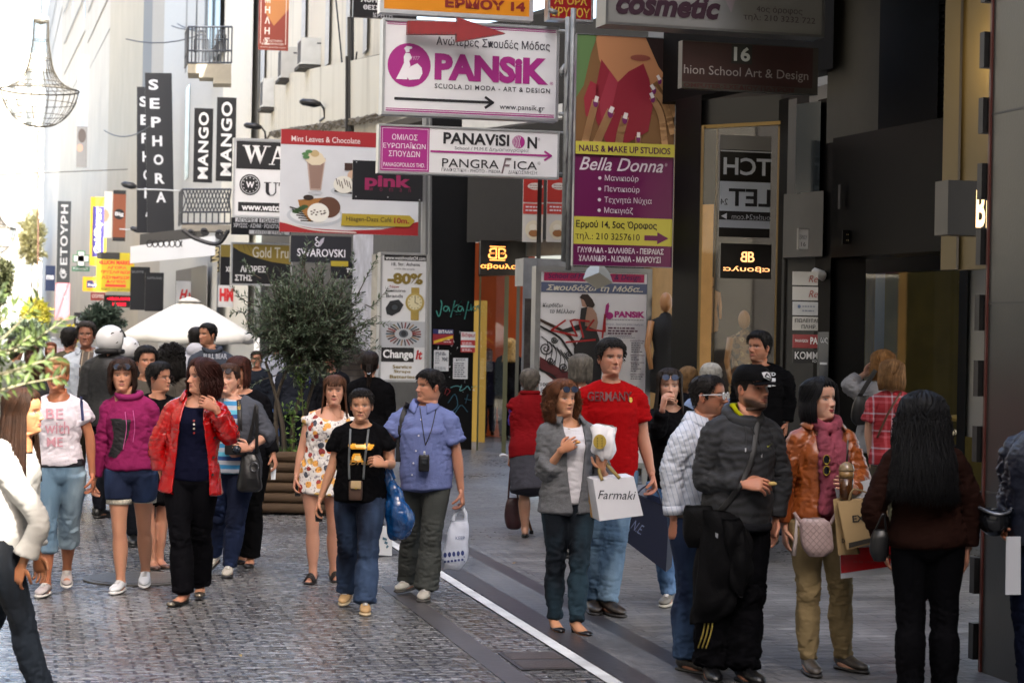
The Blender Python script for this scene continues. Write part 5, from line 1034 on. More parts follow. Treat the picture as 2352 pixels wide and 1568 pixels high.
        if drape:
            lo = t < .66; 
            f = np.where(lo, f*(1-drape)+np.maximum(f, pchip(np.array([.66]), T[:, 0], T[:, 2])[0]*g*(1+(p.bust-1))*.97+p.belly)*drape, f); w = np.where(lo, w*(1-drape)+np.maximum(w, pchip(np.array([.55]), T[:, 0], T[:, 1])[0]*g*1.04)*drape, w)
        return w+o, f+o, b+o
    def spine(p, t):
        t = np.asarray(t, float)[:, None]; base = p.pel*(1-t)+p.neck*t; curve = np.sin(np.clip(t, 0, 1)*np.pi)*.012
        return base-p.F*0+p.F*curve*.5
    def fvec(p, t): t = np.clip(np.asarray(t, float), 0, 1)[:, None]; v = p.hF*(1-t)+p.F*t; return v/np.linalg.norm(v, axis=1)[:, None]
    def torso(p, o=0., t0=-.17, t1=1., drape=0., n=20, flare=0., hem_w=None):
        t = np.linspace(t0, t1, n); w, f, b = p.rings(np.maximum(t, -.17 if not hem_w else 0.), o, drape)
        if hem_w is not None:
            u = np.clip(-t/(-t0), 0, 1) if t0 < 0 else 0*t; w = w*(1-u)+hem_w[0]*u; f = f*(1-u)+hem_w[1]*u; b = b*(1-u)+hem_w[1]*u
        elif t0 < -.05: # keep hems wide below the hips
            m = t < 0; w0, f0, b0 = p.rings(np.zeros(1), o, drape); w = np.where(m, w0[0]*(1-flare*t*0)+flare*-t*m, w); f = np.where(m, f0[0]+flare*-t*m, f); b = np.where(m, b0[0]+flare*-t*m, b)
        return loft(p.spine(t), w, f, p.fvec(t), 28, .25, Bb=b)
    def pelvis(p, o=0., t1=.2):
        t = np.linspace(-.17, t1, 10); w, f, b = p.rings(t, o); return loft(p.spine(t), w, f, p.fvec(t), 28, .25, Bb=b)
    def armp(p, sd, o=0., u1=2., n=18, flare=0., o2=None, u0=0., cap=.4):
        S, E, Wp, hd = p.arm[sd]; C = spline([S, S*.5+E*.5, E, E*.5+Wp*.5, Wp], 33); u = np.linspace(0, 2, 33)
        gg = (.6+.4*p.g)*p.k*(1 if p.sex == 'm' else .90); R = pchip(u, [0, .25, .6, .95, 1.15, 1.35, 1.7, 2], [.055, .052, .046, .040, .041, .040, .031, .0265])*gg
        o2 = o if o2 is None else o2; R = R+o+(o2-o)*u/2+flare*np.clip((u-(u1-.4))/.4, 0, 1); m = (u <= u1+1e-6) & (u >= u0); d = E-S
        fw = p.F if abs(nrm(Wp-S)@p.F) < .9 else ZU
        C, R = C[m], R[m]; st = max(1, len(C)//n); C = np.vstack([C[::st], C[-1:]]) if (len(C)-1) % st else C[::st]; R = np.interp(np.linspace(0, 1, len(C)), np.linspace(0, 1, len(R)), R)
        return loft(C, R, R, fw, 14, cap)
    def legp(p, sd, o=0., u0=0., u1=2., flare=0., o2=None, n=26, ramp=None):
        hj, K, A, tf, lf = p.leg[sd]; hj = hj+np.array([0, 0, .0]); calf = K*.68+A*.32-p.hF*.016*p.k
        C = spline([hj, hj*.5+K*.5+p.hF*.012, K, calf, K*.3+A*.7-p.hF*.006, A], 41); u = np.array(list(np.linspace(0, 1, 17))+list(np.linspace(1, 2, 25)[1:]))
        gg = (.45+.55*p.g)*p.k; fem = 1.06 if p.sex == 'f' else 1.; R = pchip(u, [0, .15, .5, .85, 1, 1.12, 1.32, 1.55, 1.85, 2], [.090*fem, .086*fem, .070*fem, .054, .0515, .0475, .055, .048, .034, .036])*gg
        o2 = o if o2 is None else o2; R = R+(o if ramp is None else ramp+(o-ramp)*np.clip(u/.35, 0, 1))+(o2-o)*np.clip(u-.6, 0, 1.4)/1.4+flare*np.clip((u-1.2)/.8, 0, 1); m = (u <= u1+1e-6) & (u >= u0-1e-6)
        return loft(C[m][::1], R[m], R[m]*1.04, p.hF, 16, .3)
    def hand(p, sd, scale=1.):
        """palm, four curled fingers, thumb from the side of the palm"""
        S, E, Wp, hd = p.arm[sd]; d = nrm(np.array(hd['dir'], float)) if 'dir' in hd else nrm(Wp-E); curl = hd.get('curl', .35); k = p.k*(1 if p.sex == 'm' else .92)*scale*1.04
        th = np.array(hd['thumb'], float) if 'thumb' in hd else (p.F if abs(d[2]) > .75 else ZU); th = nrm(th-d*(th@d)); nb = np.cross(d, th)   # back-of-hand normal, either sign
        inw = -p.Rt*sd if abs(d[2]) > .75 else -ZU*0+np.cross(d, th)*(1)
        palm = nb if nb@(p.shc-Wp) > 0 else -nb                          # palm faces the body
        if 'palm' in hd: palm = nrm(np.array(hd['palm'], float)); palm = palm-d*(palm@d); palm = nrm(palm); th = np.cross(palm, d); th = th if th@(np.array(hd.get('thumb', ZU), float)) > 0 else -th
        out = []; L = .098*k; w = .042*k
        C = [Wp-d*.02, Wp+d*.012, Wp+d*L*.45, Wp+d*L*.8, Wp+d*L]
        out.append(loft(C, np.array([.026, .028, .040, .043, .040])*k, np.array([.021, .018, .016, .0145, .011])*k, palm, 12, .3))
        for i, (ln, off) in enumerate(((.070, .031), (.079, .0105), (.073, -.0105), (.057, -.031))):
            q = Wp+d*L*(.93 if i < 3 else .86)+th*off*k; dd = nrm(d+th*(off*2.2)); P = [q-d*.015]; P.append(q); c = curl*(1+.12*i)+hd.get('spread', 0)*0
            for sg, fr_ in enumerate((.45, .32, .25)):
                ang = c*(.75+.35*sg); dd = nrm(dd*math.cos(ang)+palm*math.sin(ang)); P.append(P[-1]+dd*ln*k*fr_)
            if i == 0 and hd.get('pinch'): pass
            out.append(tube(spline(np.array(P), 11), np.array([.0092, .0090, .0082, .0078, .0066])*k, 8, .7))
        q = Wp+d*L*.22+th*.030*k; tv = nrm(d*.75+th*.75+palm*(.25+curl*.3)); P = [q-th*.012*k, q+tv*.012*k]; P.append(P[-1]+tv*.030*k); tv = nrm(tv*.8+d*.45+palm*curl*.7-th*curl*.4); P.append(P[-1]+tv*.03*k); P.append(P[-1]+nrm(tv+palm*curl*.3)*.022*k)
        out.append(tube(spline(np.array(P), 10), np.array([.013, .0125, .0105, .0095, .007])*k, 8, .6))
        p.arm[sd] = (S, E, Wp, dict(hd, d=d, palm=palm, th=th, grip=Wp+d*L*.95+palm*.022*k)); return out
    def grip(p, sd): return p.arm[sd][3]['grip']
    def tohead(p, v): return p.hc+(np.asarray(v)*p.hs)@p.HM.T
    # ---- body
    def body(p, bare=('arms',), face=None, vox=.0105, seed=None):
        V = []; F = []; off = 0
        def put(pc):
            nonlocal off
            for v, f in pc: V.append(v); F.extend([tuple(i+off for i in q) for q in f]); off += len(v)
        put([p.torso(-.022, -.12, .66, n=12), p.torso(-.006, .56, 1.0, n=10)]); put([tube([p.neck-ZU*.05, p.neck+ZU*.02, p.hc+p.HM[:, 2]*-.05], [.075*p.k, .060*p.k, .052*p.k], 14)]); [put([tube([p.neck-ZU*.030*p.k-p.F*.012, p.neck*.5+p.sh[sd]*.5-ZU*.004-p.F*.008, p.sh[sd]+ZU*.004], [.050*p.k, .043*p.k, .043*p.k], 12)]) for sd in (1, -1)]
        for sd in (1, -1): put([p.armp(sd), p.legp(sd, 0. if p.bareleg else -.012, o2=0. if p.bareleg else -.009, ramp=-.012)])
        for sd in (1, -1):
            hj, K, A, tf, lf = p.leg[sd]; put([loft([A-tf*.055, A-tf*.0-ZU*.025, A+tf*.07-ZU*.045, A+tf*.15-ZU*.055], np.array([.03, .034, .042, .03])*p.k, np.array([.03, .04, .025, .013])*p.k, ZU, 10)])
        v, f = fuse(np.vstack(V), F, vox, 3); m = MB(); sk = lin(p.skin); m.add(v, f, sk)
        for sd in (1, -1):
            for hv, hf in p.hand(sd): m.add(hv, hf, np.array(sk)*np.array([1., .93, .92]))
        kw = dict(face or {}); hv, hf, hc = make_head(p.sex, p.skin, seed=p.seed, **kw); m.add(p.tohead(hv), hf, hc)
        p.bodyobj = part('body', m, mat('#ffffff', .5, attr=True, sss=.12, bump=.06, bscale=140, spec=.4), p.root, True); return p
    # ---- clothes
    def cloth(p, name, pieces, m, vox=.0092, sm=3, amp=.0075, fs=34, cut=None, pts=None, label=None, colf=None, thick=0., cutoff=None):
        V = []; F = []; off = 0
        for v, f in pieces: V.append(v); F.extend([tuple(i+off for i in q) for q in f]); off += len(v)
        v, f = fuse(np.vstack(V), F, vox, sm)
        if pts is None: pts = [p.arm[1][1], p.arm[-1][1], p.leg[1][1], p.leg[-1][1], p.pel+ZU*.1, p.sh[1]-ZU*.08, p.sh[-1]-ZU*.08, p.leg[1][2]+ZU*.05, p.leg[-1][2]+ZU*.05]
        v = folds(v, f, amp, fs, p.seed+len(name), pts, bias=-.45 if name == 'trousers' else .35)
        if cut is not None:
            bad = cut(v); keep = ~bad[f].all(1); f = f[keep]; used = np.zeros(len(v), bool); used[f.ravel()] = True; ix = np.cumsum(used)-1; v = v[used]; f = ix[f]
            e = np.vstack([f[:, [0, 1]], f[:, [1, 2]], f[:, [2, 3]], f[:, [3, 0]]]); es = np.sort(e, 1); key = es[:, 0]*len(v)+es[:, 1]; uq, cnt = np.unique(key, return_counts=True); b = uq[cnt == 1]; e0, e1 = b//len(v), b % len(v)
            for _ in range(10):
                sm_ = np.zeros_like(v); ct_ = np.zeros(len(v)); np.add.at(sm_, e0, v[e1]); np.add.at(sm_, e1, v[e0]); np.add.at(ct_, e0, 1); np.add.at(ct_, e1, 1); q = ct_ > 0; v[q] = v[q]*.4+.6*sm_[q]/ct_[q][:, None]
        mb = MB(); C = colf(v) if colf else None
        mb.add(v, [tuple(q) for q in f.tolist()], C)
        o = part(name, mb, m, p.root, True, label)
        if cut is not None:
            sl_ = o.modifiers.new('thickness', 'SOLIDIFY'); sl_.thickness = thick or .008; sl_.offset = -1 if not thick else 1
        p.surf = getattr(p, 'surf', []); p.surf.append((v, [tuple(q) for q in f.tolist()])); return o
    def loc(p, v):
        """body coordinates: (to the person's right, forward, up) from the neck"""
        q = v-p.neck; return q@p.Rt, q@p.F, q[:, 2]
    def cutneck(p, r=.085, drop=.05, v=0.):
        def c(V):
            a, f, z = p.loc(V); return ((a/r)**2+((f-.02)/(r*.9))**2 < 1) & (z > -.03-drop*np.clip(f/.08, 0, 1)) | ((f > 0) & (z > -v+np.abs(a)*v/max(r, .01)*1.) & (np.abs(a) < r) if v else False)
        return c
    def cutfront(p, w0, w1, ztop=-.0, zbot=-9, shift=0., power=1.):
        """open the front: half-width w0 at the neck to w1 at the hem"""
        hem = p.H*.36
        def c(V):
            a, f, z = p.loc(V); t = np.clip(-z/hem, 0, 1); hw = w0+(w1-w0)*t**power; return (f > .0) & (np.abs(a-shift) < hw) & (z > zbot) | (((a/.08)**2+((f-.01)/.075)**2 < 1) & (z > -.05))
        return c
    def top(p, name, m, o=.014, hem=-.02, sleeve=.55, drape=.4, flare=0., sflare=.01, cut='neck', neck=(.085, .05), so=None, **k):
        t1 = .985; pc = [p.torso(o, hem, t1, drape, flare=flare, n=24)]
        if sleeve is not None:
            for sd in (1, -1): pc.append(p.armp(sd, so if so is not None else o, sleeve, flare=sflare, cap=.04)); pc.append(ellipsoid(p.sh[sd]*.98+p.shc*.02-ZU*.004, (.052*p.k+o*.9,)*3, 12, 8)); pc.append(tube([p.neck-ZU*.030*p.k-p.F*.012, p.neck*.5+p.sh[sd]*.5-ZU*.004-p.F*.008, p.sh[sd]+ZU*.006], [.052*p.k+o*.6, .046*p.k+o*.7, .044*p.k+o*.8], 12))
        c = p.cutneck(*neck) if cut == 'neck' else cut
        return p.cloth(name, pc, m, cut=c, **k)
    def trousers(p, m, o=.012, o2=None, u1=1.97, flare=0., t1=.15, name='trousers', **k):
        pc = [p.pelvis(.009, t1)]+[p.legp(sd, o+.003, 0, u1, flare, (o if o2 is None else o2)+.003, ramp=.008) for sd in (1, -1)]; return p.cloth(name, pc, m, **k)
    def shoes(p, style='sneaker', col='#d5d5d5', sole='#c9c9c9', heel=0., names=('shoe', 'sole')):
        for sd in (1, -1):
            hj, K, A, tf, lf = p.leg[sd]; k = p.k*(1 if p.sex == 'm' else .94); z0 = p.lift; up = ZU; fw = tf
            if lf > .02: ang = min(.7, lf*5); fw = tf*math.cos(ang)-ZU*math.sin(ang)*(-1 if False else 1); up = np.cross(np.cross(fw, ZU), fw)
            B = A-up*.072*k
            if heel: fw = nrm(fw-ZU*0); 
            def L(xs, ws, hs, base, n=14):
                C = [B+fw*x*k+up*(b+h/2)*k for x, h, b in zip(xs, hs, base)]; return loft(C, np.array(ws)*k, np.array(hs)/2*k, up, n, .6)
            if style in ('sneaker', 'shoe', 'boot'):
                xs = [-.062, -.045, 0, .05, .10, .15, .182, .195]; ws = [.02, .034, .037, .040, .047, .045, .034, .016]; hs = [.05, .075, .085, .074, .058, .047, .038, .022]; base = [.018]*8
                if style == 'boot': hs = [.06, .09, .10, .085, .06, .05, .04, .024]
                up_ = MB().add(*L(xs, ws, hs, base)); sh_ = part(names[0], up_, mat(col, .55 if style == 'sneaker' else .35, bump=.2, bscale=70), p.root, True)
                part(names[1], MB().add(*L([-.068, -.04, .02, .09, .15, .19, .204], [.022, .037, .040, .050, .049, .036, .014], [.026, .03, .03, .028, .028, .026, .02], [0]*7)), mat(sole, .6), sh_, True)
                if style == 'sneaker':
                    m = MB()
                    for q in (.055, .072, .089, .106): h = np.interp(q, xs, hs)+.018; m.add(*tube([B+fw*q*k+up*(h+.002)*k+np.cross(fw, up)*.018*k, B+fw*(q+.008)*k+up*(h+.006)*k, B+fw*q*k+up*(h+.002)*k-np.cross(fw, up)*.018*k], .0035, 5))
                    part('laces', m, mat('#cfcfcf', .7), sh_, True)
            elif style == 'flat':
                xs = [-.06, -.045, 0, .05, .09, .13, .165, .182]; hs = [.03, .045, .032, .022, .026, .032, .028, .016]; ws = [.02, .032, .035, .038, .043, .042, .030, .012]
                up_ = MB().add(*L(xs, ws, hs, [.006+heel*max(0, 1-(x+.06)/.16) for x in xs])); sh_ = part(names[0], up_, mat(col, .3), p.root, True)
                if heel:
                    part('heel', MB().add(*tube([B-fw*.045*k+up*.0, B-fw*.045*k+up*(heel+.015)*k], [.014, .022], 8)), mat(col, .3), sh_, True)
                else: part(names[1], MB().add(*L(xs, np.array(ws)*1.03, [.012]*8, [0]*8)), mat(sole, .6), sh_, True)
            else:
                xs = [-.06, -.02, .05, .11, .16, .19]; ws = [.024, .036, .040, .049, .046, .026]
                sl_ = part(names[1], MB().add(*L(xs, ws, [.02]*6, [0]*6)), mat(sole, .6), p.root, True); m = MB(); rt = np.cross(fw, up)
                for q, h in ((.13, .055), (.10, .065), (.075, .075)): m.add(*tube(spline(np.array([B+fw*q*k-rt*.046*k+up*.015*k, B+fw*(q+.012)*k-rt*.02*k+up*h*k, B+fw*q*k+rt*.02*k+up*h*k, B+fw*(q-.012)*k+rt*.046*k+up*.015*k]), 9), .0075, 6))
                m.add(*tube(spline(np.array([B+fw*.03*k-rt*.038*k+up*.02*k, B-fw*.05*k-rt*.03*k+up*.06*k, B-fw*.06*k+rt*.03*k+up*.06*k, B+fw*.03*k+rt*.038*k+up*.02*k]), 9), .006, 6)); part('straps', m, mat(col, .5), sl_, True)
        return p
    # ---- hair
    def hair(p, color='#2a1c14', style='short', length=.05, thick=.014, open_=62, fringe=False, vol=.0, curl=0., n=170, hl=.188, part_=0., wave=0., hi=None, top=.018, nape=.02, label=None):
        r = np.random.default_rng(p.seed+5); m = MB(); op = math.radians(open_)
        th = np.linspace(-np.pi, np.pi, 72, endpoint=False)
        def hline(t):
            a = np.abs(t); return .0045*np.sin(t*23+p.seed)+.003*np.sin(t*41+p.seed*3)+np.interp(a, np.radians([0, 35, 52, 66, 80, 100, 125, 180]), [hl, hl-.004, hl-.018, .135, .108 if style != 'short' else .092, .11 if style == 'short' else .08, .045+nape*.5, nape])
        rows = 22; VV = []
        for i in range(rows):
            v = i/(rows-1); h0 = hline(th); z = h0+(.2235-h0)*v**.8; b = headsurf(th, z); nr = b.copy(); nr[:, 2] = (z-.10)*.55; nr /= np.linalg.norm(nr, axis=1)[:, None]
            o = thick*np.clip(v*3.2, 0, 1)**.75*(.85+.16*np.sin(th*17+v*5+p.seed)+.12*np.sin(th*29+p.seed*2+v*9)*(1-v))+top*np.clip((z-.16)/.06, 0, 1)*.6
            VV.append(b+nr*o[:, None]+np.array([0, 0, 1])*(top*.35*v)[None, :] if False else b+nr*o[:, None])
        V = np.vstack(VV); k = 72; F = [(i*k+j, i*k+(j+1) % k, (i+1)*k+(j+1) % k, (i+1)*k+j) for i in range(rows-1) for j in range(k)]; F.append(tuple((rows-1)*k+j for j in range(k)))
        m.add(V, F)
        def strand(P, w): m.add(*tube(P, np.array([w*.6, w, w, w*.75, w*.25]), 4, .3))
        if style == 'short':
            for i in range(int(n*2.6)):
                t = r.uniform(-np.pi, np.pi); h0 = hline(np.array([t]))[0]; z = r.uniform(h0-.002, .222) ; b = headsurf(np.array([t]), np.array([z]))[0]; nr = nrm([b[0], b[1], (z-.09)*.8]); dn = np.array([r.normal()*.4, .35*np.sign(math.cos(t)) if abs(t) < 1.2 else -.2, -.7 if z < .2 else .0]); dn = nrm(dn-nr*(dn@nr))
                hh = 1 if z > .13 else .55; P = np.array([b+nr*thick*.5, b+nr*(thick*.95+.002)+dn*.010*hh, b+nr*(thick*.95+r.uniform(0, .005))+dn*.022*hh]); strand(spline(P, 5), .0024)
        if style in ('bob', 'long', 'curly'):
            ze = -length
            n = int(n*3.2)
            for i in range(n):
                t = r.uniform(op, 2*np.pi-op); t = t-2*np.pi if t > np.pi else t
                if i < n*.16: t = np.sign(r.uniform(-1, 1))*r.uniform(op*.92, op*1.2)
                rr_ = thick*r.uniform(.7, 1.35); P = []
                zs = np.concatenate([np.linspace(.222, .11, 5), np.linspace(.09, ze+r.uniform(0, .03), 7)])
                t0 = part_+t*.75
                for q, z in enumerate(zs):
                    a = t0+(t-t0)*min(1, q/4); a = np.sign(t)*max(abs(a), op*min(1, q/4)*(1 if z < hl+.008 else .35))
                    zz_ = max(z, .115); b = headsurf(np.array([a]), np.array([zz_]))[0]; e = np.array([b[0], b[1]]); L = np.linalg.norm(e)+1e-9; e = e/L
                    g = rr_+vol*np.clip((.2-z)/.12, 0, 1); dz = max(0, .10-z)
                    back = max(0, -math.cos(a)); fr_ = max(0, math.cos(a)); out = L+g+(.10*dz*(1+.6*back) if style == 'long' else .02*dz-.25*max(0, dz-.06)*(style == 'bob'))
                    if style == 'long' and z < -.03: out += min(.05, -z*.35)*(back+.4*fr_)
                    wv = wave*math.sin(z*55+i)*np.clip((.12-z)/.1, 0, 1)
                    P.append([e[0]*(out+wv), e[1]*(out+wv), z+(g*.55+top*.4 if q < 3 else 0)])
                P = np.array(P)
                if curl: P[3:] += r.normal(size=(len(P)-3, 3))*curl
                strand(spline(P, 14), r.uniform(.0018, .0034))
        if style == 'curly':
            for i in range(n):
                t = r.uniform(-np.pi, np.pi)
                if abs(t) < op*.9: z = r.uniform(hl, .225)
                else: z = r.uniform(-length, .222)
                b = headsurf(np.array([t]), np.array([max(z, .09)]))[0]; b[2] = z; e = nrm([b[0], b[1], (z-.1)*.7]); c = b+e*(thick+vol*r.uniform(.3, 1)); R0 = r.uniform(.008, .016); a0 = r.uniform(0, 6)
                strand(np.array([c+np.array([math.cos(a0+q)*R0, math.sin(a0+q)*R0, -.008*q+.015]) for q in np.linspace(0, 5, 8)]), .006)
        if fringe:
            for i in range(150):
                t = r.uniform(-op*1.05, op*1.05); ze = (.137 if fringe is True else fringe)+r.uniform(-.004, .006); P = []
                for z in np.linspace(.222, ze, 8):
                    a = t*(.55+.45*(.222-z)/(.222-ze)); b = headsurf(np.array([a]), np.array([z]))[0]; e = nrm([b[0], b[1], (z-.1)*.5]); P.append(b+e*(thick*.9+.004))
                strand(spline(np.array(P), 8), .0026)
        if style == 'swept':
            for i in range(n):
                t = r.uniform(-np.pi, np.pi); h0 = hline(np.array([t]))[0]; P = []; tend = np.sign(t+1e-6)*np.pi*.93; z0 = h0+r.uniform(0, .02)
                for q in np.linspace(0, 1, 7):
                    a = t+(tend-t)*q; z = z0+(.12-z0)*q+.045*math.sin(q*3.14)*(1 if abs(t) < 1.2 else .3); z = min(z, .221); b = headsurf(np.array([a]), np.array([z]))[0]; e = nrm([b[0], b[1], (z-.09)*.6]); P.append(b+e*thick*(.6+.5*math.sin(q*3)))
                strand(spline(np.array(P), 9), .0026)
            if length > 0:
                for i in range(40):
                    a0 = r.uniform(0, 6.28); q = np.array([math.cos(a0), math.sin(a0)])*r.uniform(.005, .028); P = [(q[0], -.115+q[1]*.5, .12), (q[0]*1.1, -.135+q[1]*.6, .06), (q[0]*.9, -.135+q[1]*.6, 0), (q[0]*.5, -.13+q[1]*.4, .1-length)]; strand(spline(np.array(P), 9), .0045)
        v, f = m.vf(); mb = MB(); mb.add(p.tohead(v), f)
        o = part('hair', mb, mat(color, .55, var=.5, vscale=26, bump=.3, bscale=240, spec=.22), p.root, True, label); return o
    def shades(p, where='head', frame='#17171a', lens='#20242b'):
        """sunglasses on the hair or before the eyes"""
        up = {'head': .178, 'eyes': .114}[where]; yf = {'head': .098, 'eyes': .106}[where]; tl = .5 if where == 'head' else 0.; m = MB(); g = MB()
        for sg in (1, -1):
            c = np.array([sg*.033, yf, up]); P = [c+np.array([math.cos(a)*.027, -math.sin(a)*.010*tl, math.sin(a)*.020]) for a in np.linspace(0, 6.283, 15)]; m.add(*tube(np.array(P), .003, 5)); cv = np.array(P[:-1]); g.add(np.vstack([cv, cv+np.array([0, .002, 0])]), [tuple(range(14)), tuple(range(27, 13, -1))]+[(i, (i+1) % 14, 14+(i+1) % 14, 14+i) for i in range(14)])
            m.add(*tube(np.array([c+[sg*.028, 0, .008], [sg*.082, yf*.35, up+(-.012 if where == 'head' else .006)], [sg*.084, -.03, up-(.035 if where == 'head' else .0)]]), .0035, 5, samples=8))
        m.add(*tube(np.array([[-.008, yf+.002, up+.003], [0, yf+.005, up+.007], [.008, yf+.002, up+.003]]), .003, 5))
        fv, ff = m.vf(); o = part('sunglasses', MB().add(p.tohead(fv), ff), mat(frame, .25), p.root, True); gv, gf = g.vf(); part('lens', MB().add(p.tohead(gv), gf), mat(lens, .08, spec=.8), o)
    # ---- prints and straps laid on the clothes
    def bvh(p):
        V = []; F = []; off = 0
        for v, f in p.surf: V.append(v); F += [tuple(i+off for i in q) for q in f]; off += len(v)
        return BVHTree.FromPolygons(np.vstack(V).tolist(), F)
    def decal(p, name, V2, F, color, lift=.006, rough=.6, bv=None, sub=0):
        """2-D pixel shapes dropped along the view on to the clothes beneath"""
        bv = bv or p.bvh(); out = []; cam0 = Vector((0, 0, HC))
        for x, y in V2:
            q = P3(x, y, p.s); d = Vector(q)-cam0; d.normalize(); h = bv.ray_cast(cam0, d)
            out.append(np.array(h[0])-np.array(d)*lift if h[0] is not None else q-np.array(p.F)*.12)
        if not len(out): return
        m = MB().add(np.array(out), F); return part(name, m, mat(color, rough), p.root)
    def patch(p, name, pts, color, lift=.007, step=2.2, rough=.6):
        """printed shape laid cell by cell over the cloth"""
        P = np.array(pts, float); x0, y0 = P.min(0); x1, y1 = P.max(0); V2 = []; F = []; ix = {}
        def inside(x, y):
            c = False; j = len(P)-1
            for i in range(len(P)):
                if (P[i][1] > y) != (P[j][1] > y) and x < (P[j][0]-P[i][0])*(y-P[i][1])/(P[j][1]-P[i][1])+P[i][0]: c = not c
                j = i
            return c
        def vid(a, b):
            if (a, b) not in ix: ix[(a, b)] = len(V2); V2.append((x0+a*step, y0+b*step))
            return ix[(a, b)]
        for a in range(int((x1-x0)/step)+1):
            for b in range(int((y1-y0)/step)+1):
                if inside(x0+(a+.5)*step, y0+(b+.5)*step): F.append((vid(a, b), vid(a, b+1), vid(a+1, b+1), vid(a+1, b)))
        if F: p.decal(name, V2, F, color, lift, rough)
    def ribbon(p, name, pts, w, color, lift=.008, rough=.6, m=None, thick=.006):
        """strap or cord through pixel points, resting on the clothes"""
        bv = p.bvh(); P = spline(np.array(pts, float), max(12, 6*len(pts))); cam0 = Vector((0, 0, HC)); out = []; last = None
        for x, y in P:
            q = P3(x, y, p.s); d = Vector(q)-cam0; d.normalize(); h = bv.ray_cast(cam0, d)
            if h[0] is not None and abs(h[0][1]-p.Y) < .6: last = np.array(h[0])-np.array(d)*lift; out.append(last)
            else: out.append(P3Y(x, y, last[1] if last is not None else p.Y-.1))
        out = np.array(out); out[1:-1] = (out[:-2]+out[1:-1]*2+out[2:])/4
        V, F = loft(out, np.full(len(out), w/2), np.full(len(out), thick/2), np.array([0, -1., 0.15]), 8, .2); return part(name, MB().add(V, F), m or mat(color, rough), p.root, True)
def Cc(*a): return np.array(lin(a[0]))
# ------------------------------------------------------------------ the people
FAB = lambda c, r=.85, **k: mat(c, r, bump=k.pop('bump', .12), bscale=k.pop('bscale', 90), spec=.05, var=k.pop('var', .08), vscale=6, **k)
DENIM = lambda c, c2: mat(c, .85, kind='denim', c2=lin(c2), bump=.15, bscale=220, stretch=(1.3, 1.3, .5), spec=.2)
PP = {}
def print_text(p, name, t, box, col, **k): V, F = textfit(t, box, **k); p.decal(name, V, F, col, .011)
def collar(p, m, r=.072, h=.05, gap=.03, name='collar', tilt=.25):
    """turned-down collar: a stand round the neck and two pointed leaves falling on the chest"""
    n = 34; th = np.linspace(math.pi/2+gap/r, math.pi*2.5-gap/r, n); c = p.neck+ZU*.004+p.F*.006; V = []; rr_ = r*.88
    for z, k in ((-.012, 1.02), (h*.75, .90), (h*.82, .98), (h*.15, 1.22), (-.012, 1.42)):
        for t in th:
            fr = max(0, math.sin(t)); e = abs(t-math.pi*1.5)/math.pi; pt = max(0, e-.72)/.28
            zz = z-.038*fr-(.035*pt if k > 1.1 else 0); V.append(c+p.Rt*math.cos(t)*rr_*k*1.06+p.F*math.sin(t)*rr_*k*(1+.12*fr)+ZU*zz)
    F = [(i*n+j, i*n+j+1, (i+1)*n+j+1, (i+1)*n+j) for i in range(4) for j in range(n-1)]
    o = part(name, MB().add(np.array(V), F), m, p.root, True); sm = o.modifiers.new('thickness', 'SOLIDIFY'); sm.thickness = .004; return o
# 1 woman at the left edge
p = PP[1] = Person('woman cut by the left edge, long dark hair over a bright white blouse', 455, 56, 893, face=72, look=84, hipx=2, neckx=36, skin='#a5734f', arms={'r': ((92, 1195, .1), (52, 1296, .2), dict(curl=.8))}, feet={'r': (100, .05, 0, 0), 'l': (-70, -.2, 0, 0)}, girth=1.0)
p.body(face=dict(lips='#b4625a', brow='#2a1a12')); p.trousers(DENIM('#0a0d12', '#1c242e'), .012, flare=.012)
p.top('blouse', mat('#a9a7a2', .75, bump=.1, bscale=30), .015, -.08, 1.85, .6, sflare=.03, so=.015, amp=.006, fs=34); p.cloth('waistband', [p.torso(.022, -.12, .02, n=8)], FAB('#191512'), sm=2, amp=.002)
p.hair('#2a1608', 'long', .27, .016, 68, n=300, hl=.19, nape=.0); p.shoes('flat', '#111114')
# 4 girl in the white print tee
p = PP[4] = Person('blonde girl in a white printed t-shirt and rolled jeans', 322, 133, 821, face=4, look=-4, hipx=138, neckx=136, skin='#a86f50', arms={'r': ((84, 1005, 0), (88, 1088, .2)), 'l': ((206, 1000, 0), (213, 1092, .5), dict(curl=.9))}, feet={'r': (106, .08, 0, -8), 'l': (153, -.38, .05, 8)})
p.bareleg = True; p.body(face=dict(lips='#9a5a50', brow='#6d4a30')); p.trousers(DENIM('#5a7388', '#93a9b8'), .02, .028, u1=1.42); p.top('tshirt', FAB('#cfc9d2', var=.03), .012, .08, .5, .45, sflare=.02, neck=(.085, .07)); p.cloth('belt', [p.torso(.022, .06, .15, n=6)], mat('#15131a', .4), sm=2, amp=.001)
p.hair('#8d6a42', 'swept', 0, .012, hl=.19); p.shoes('sneaker', '#a59d9d', '#c9c7c4')
for t, b_ in (('BE', (106, 938, 146, 962)), ('with', (103, 968, 160, 996)), ('ME', (108, 1004, 145, 1026))): print_text(p, 'print', t, b_, '#c48f9c', bold=.01)
p.ribbon('bag_strap', [(187, 912), (189, 940), (191, 965)], .02, '#1f2a5c')
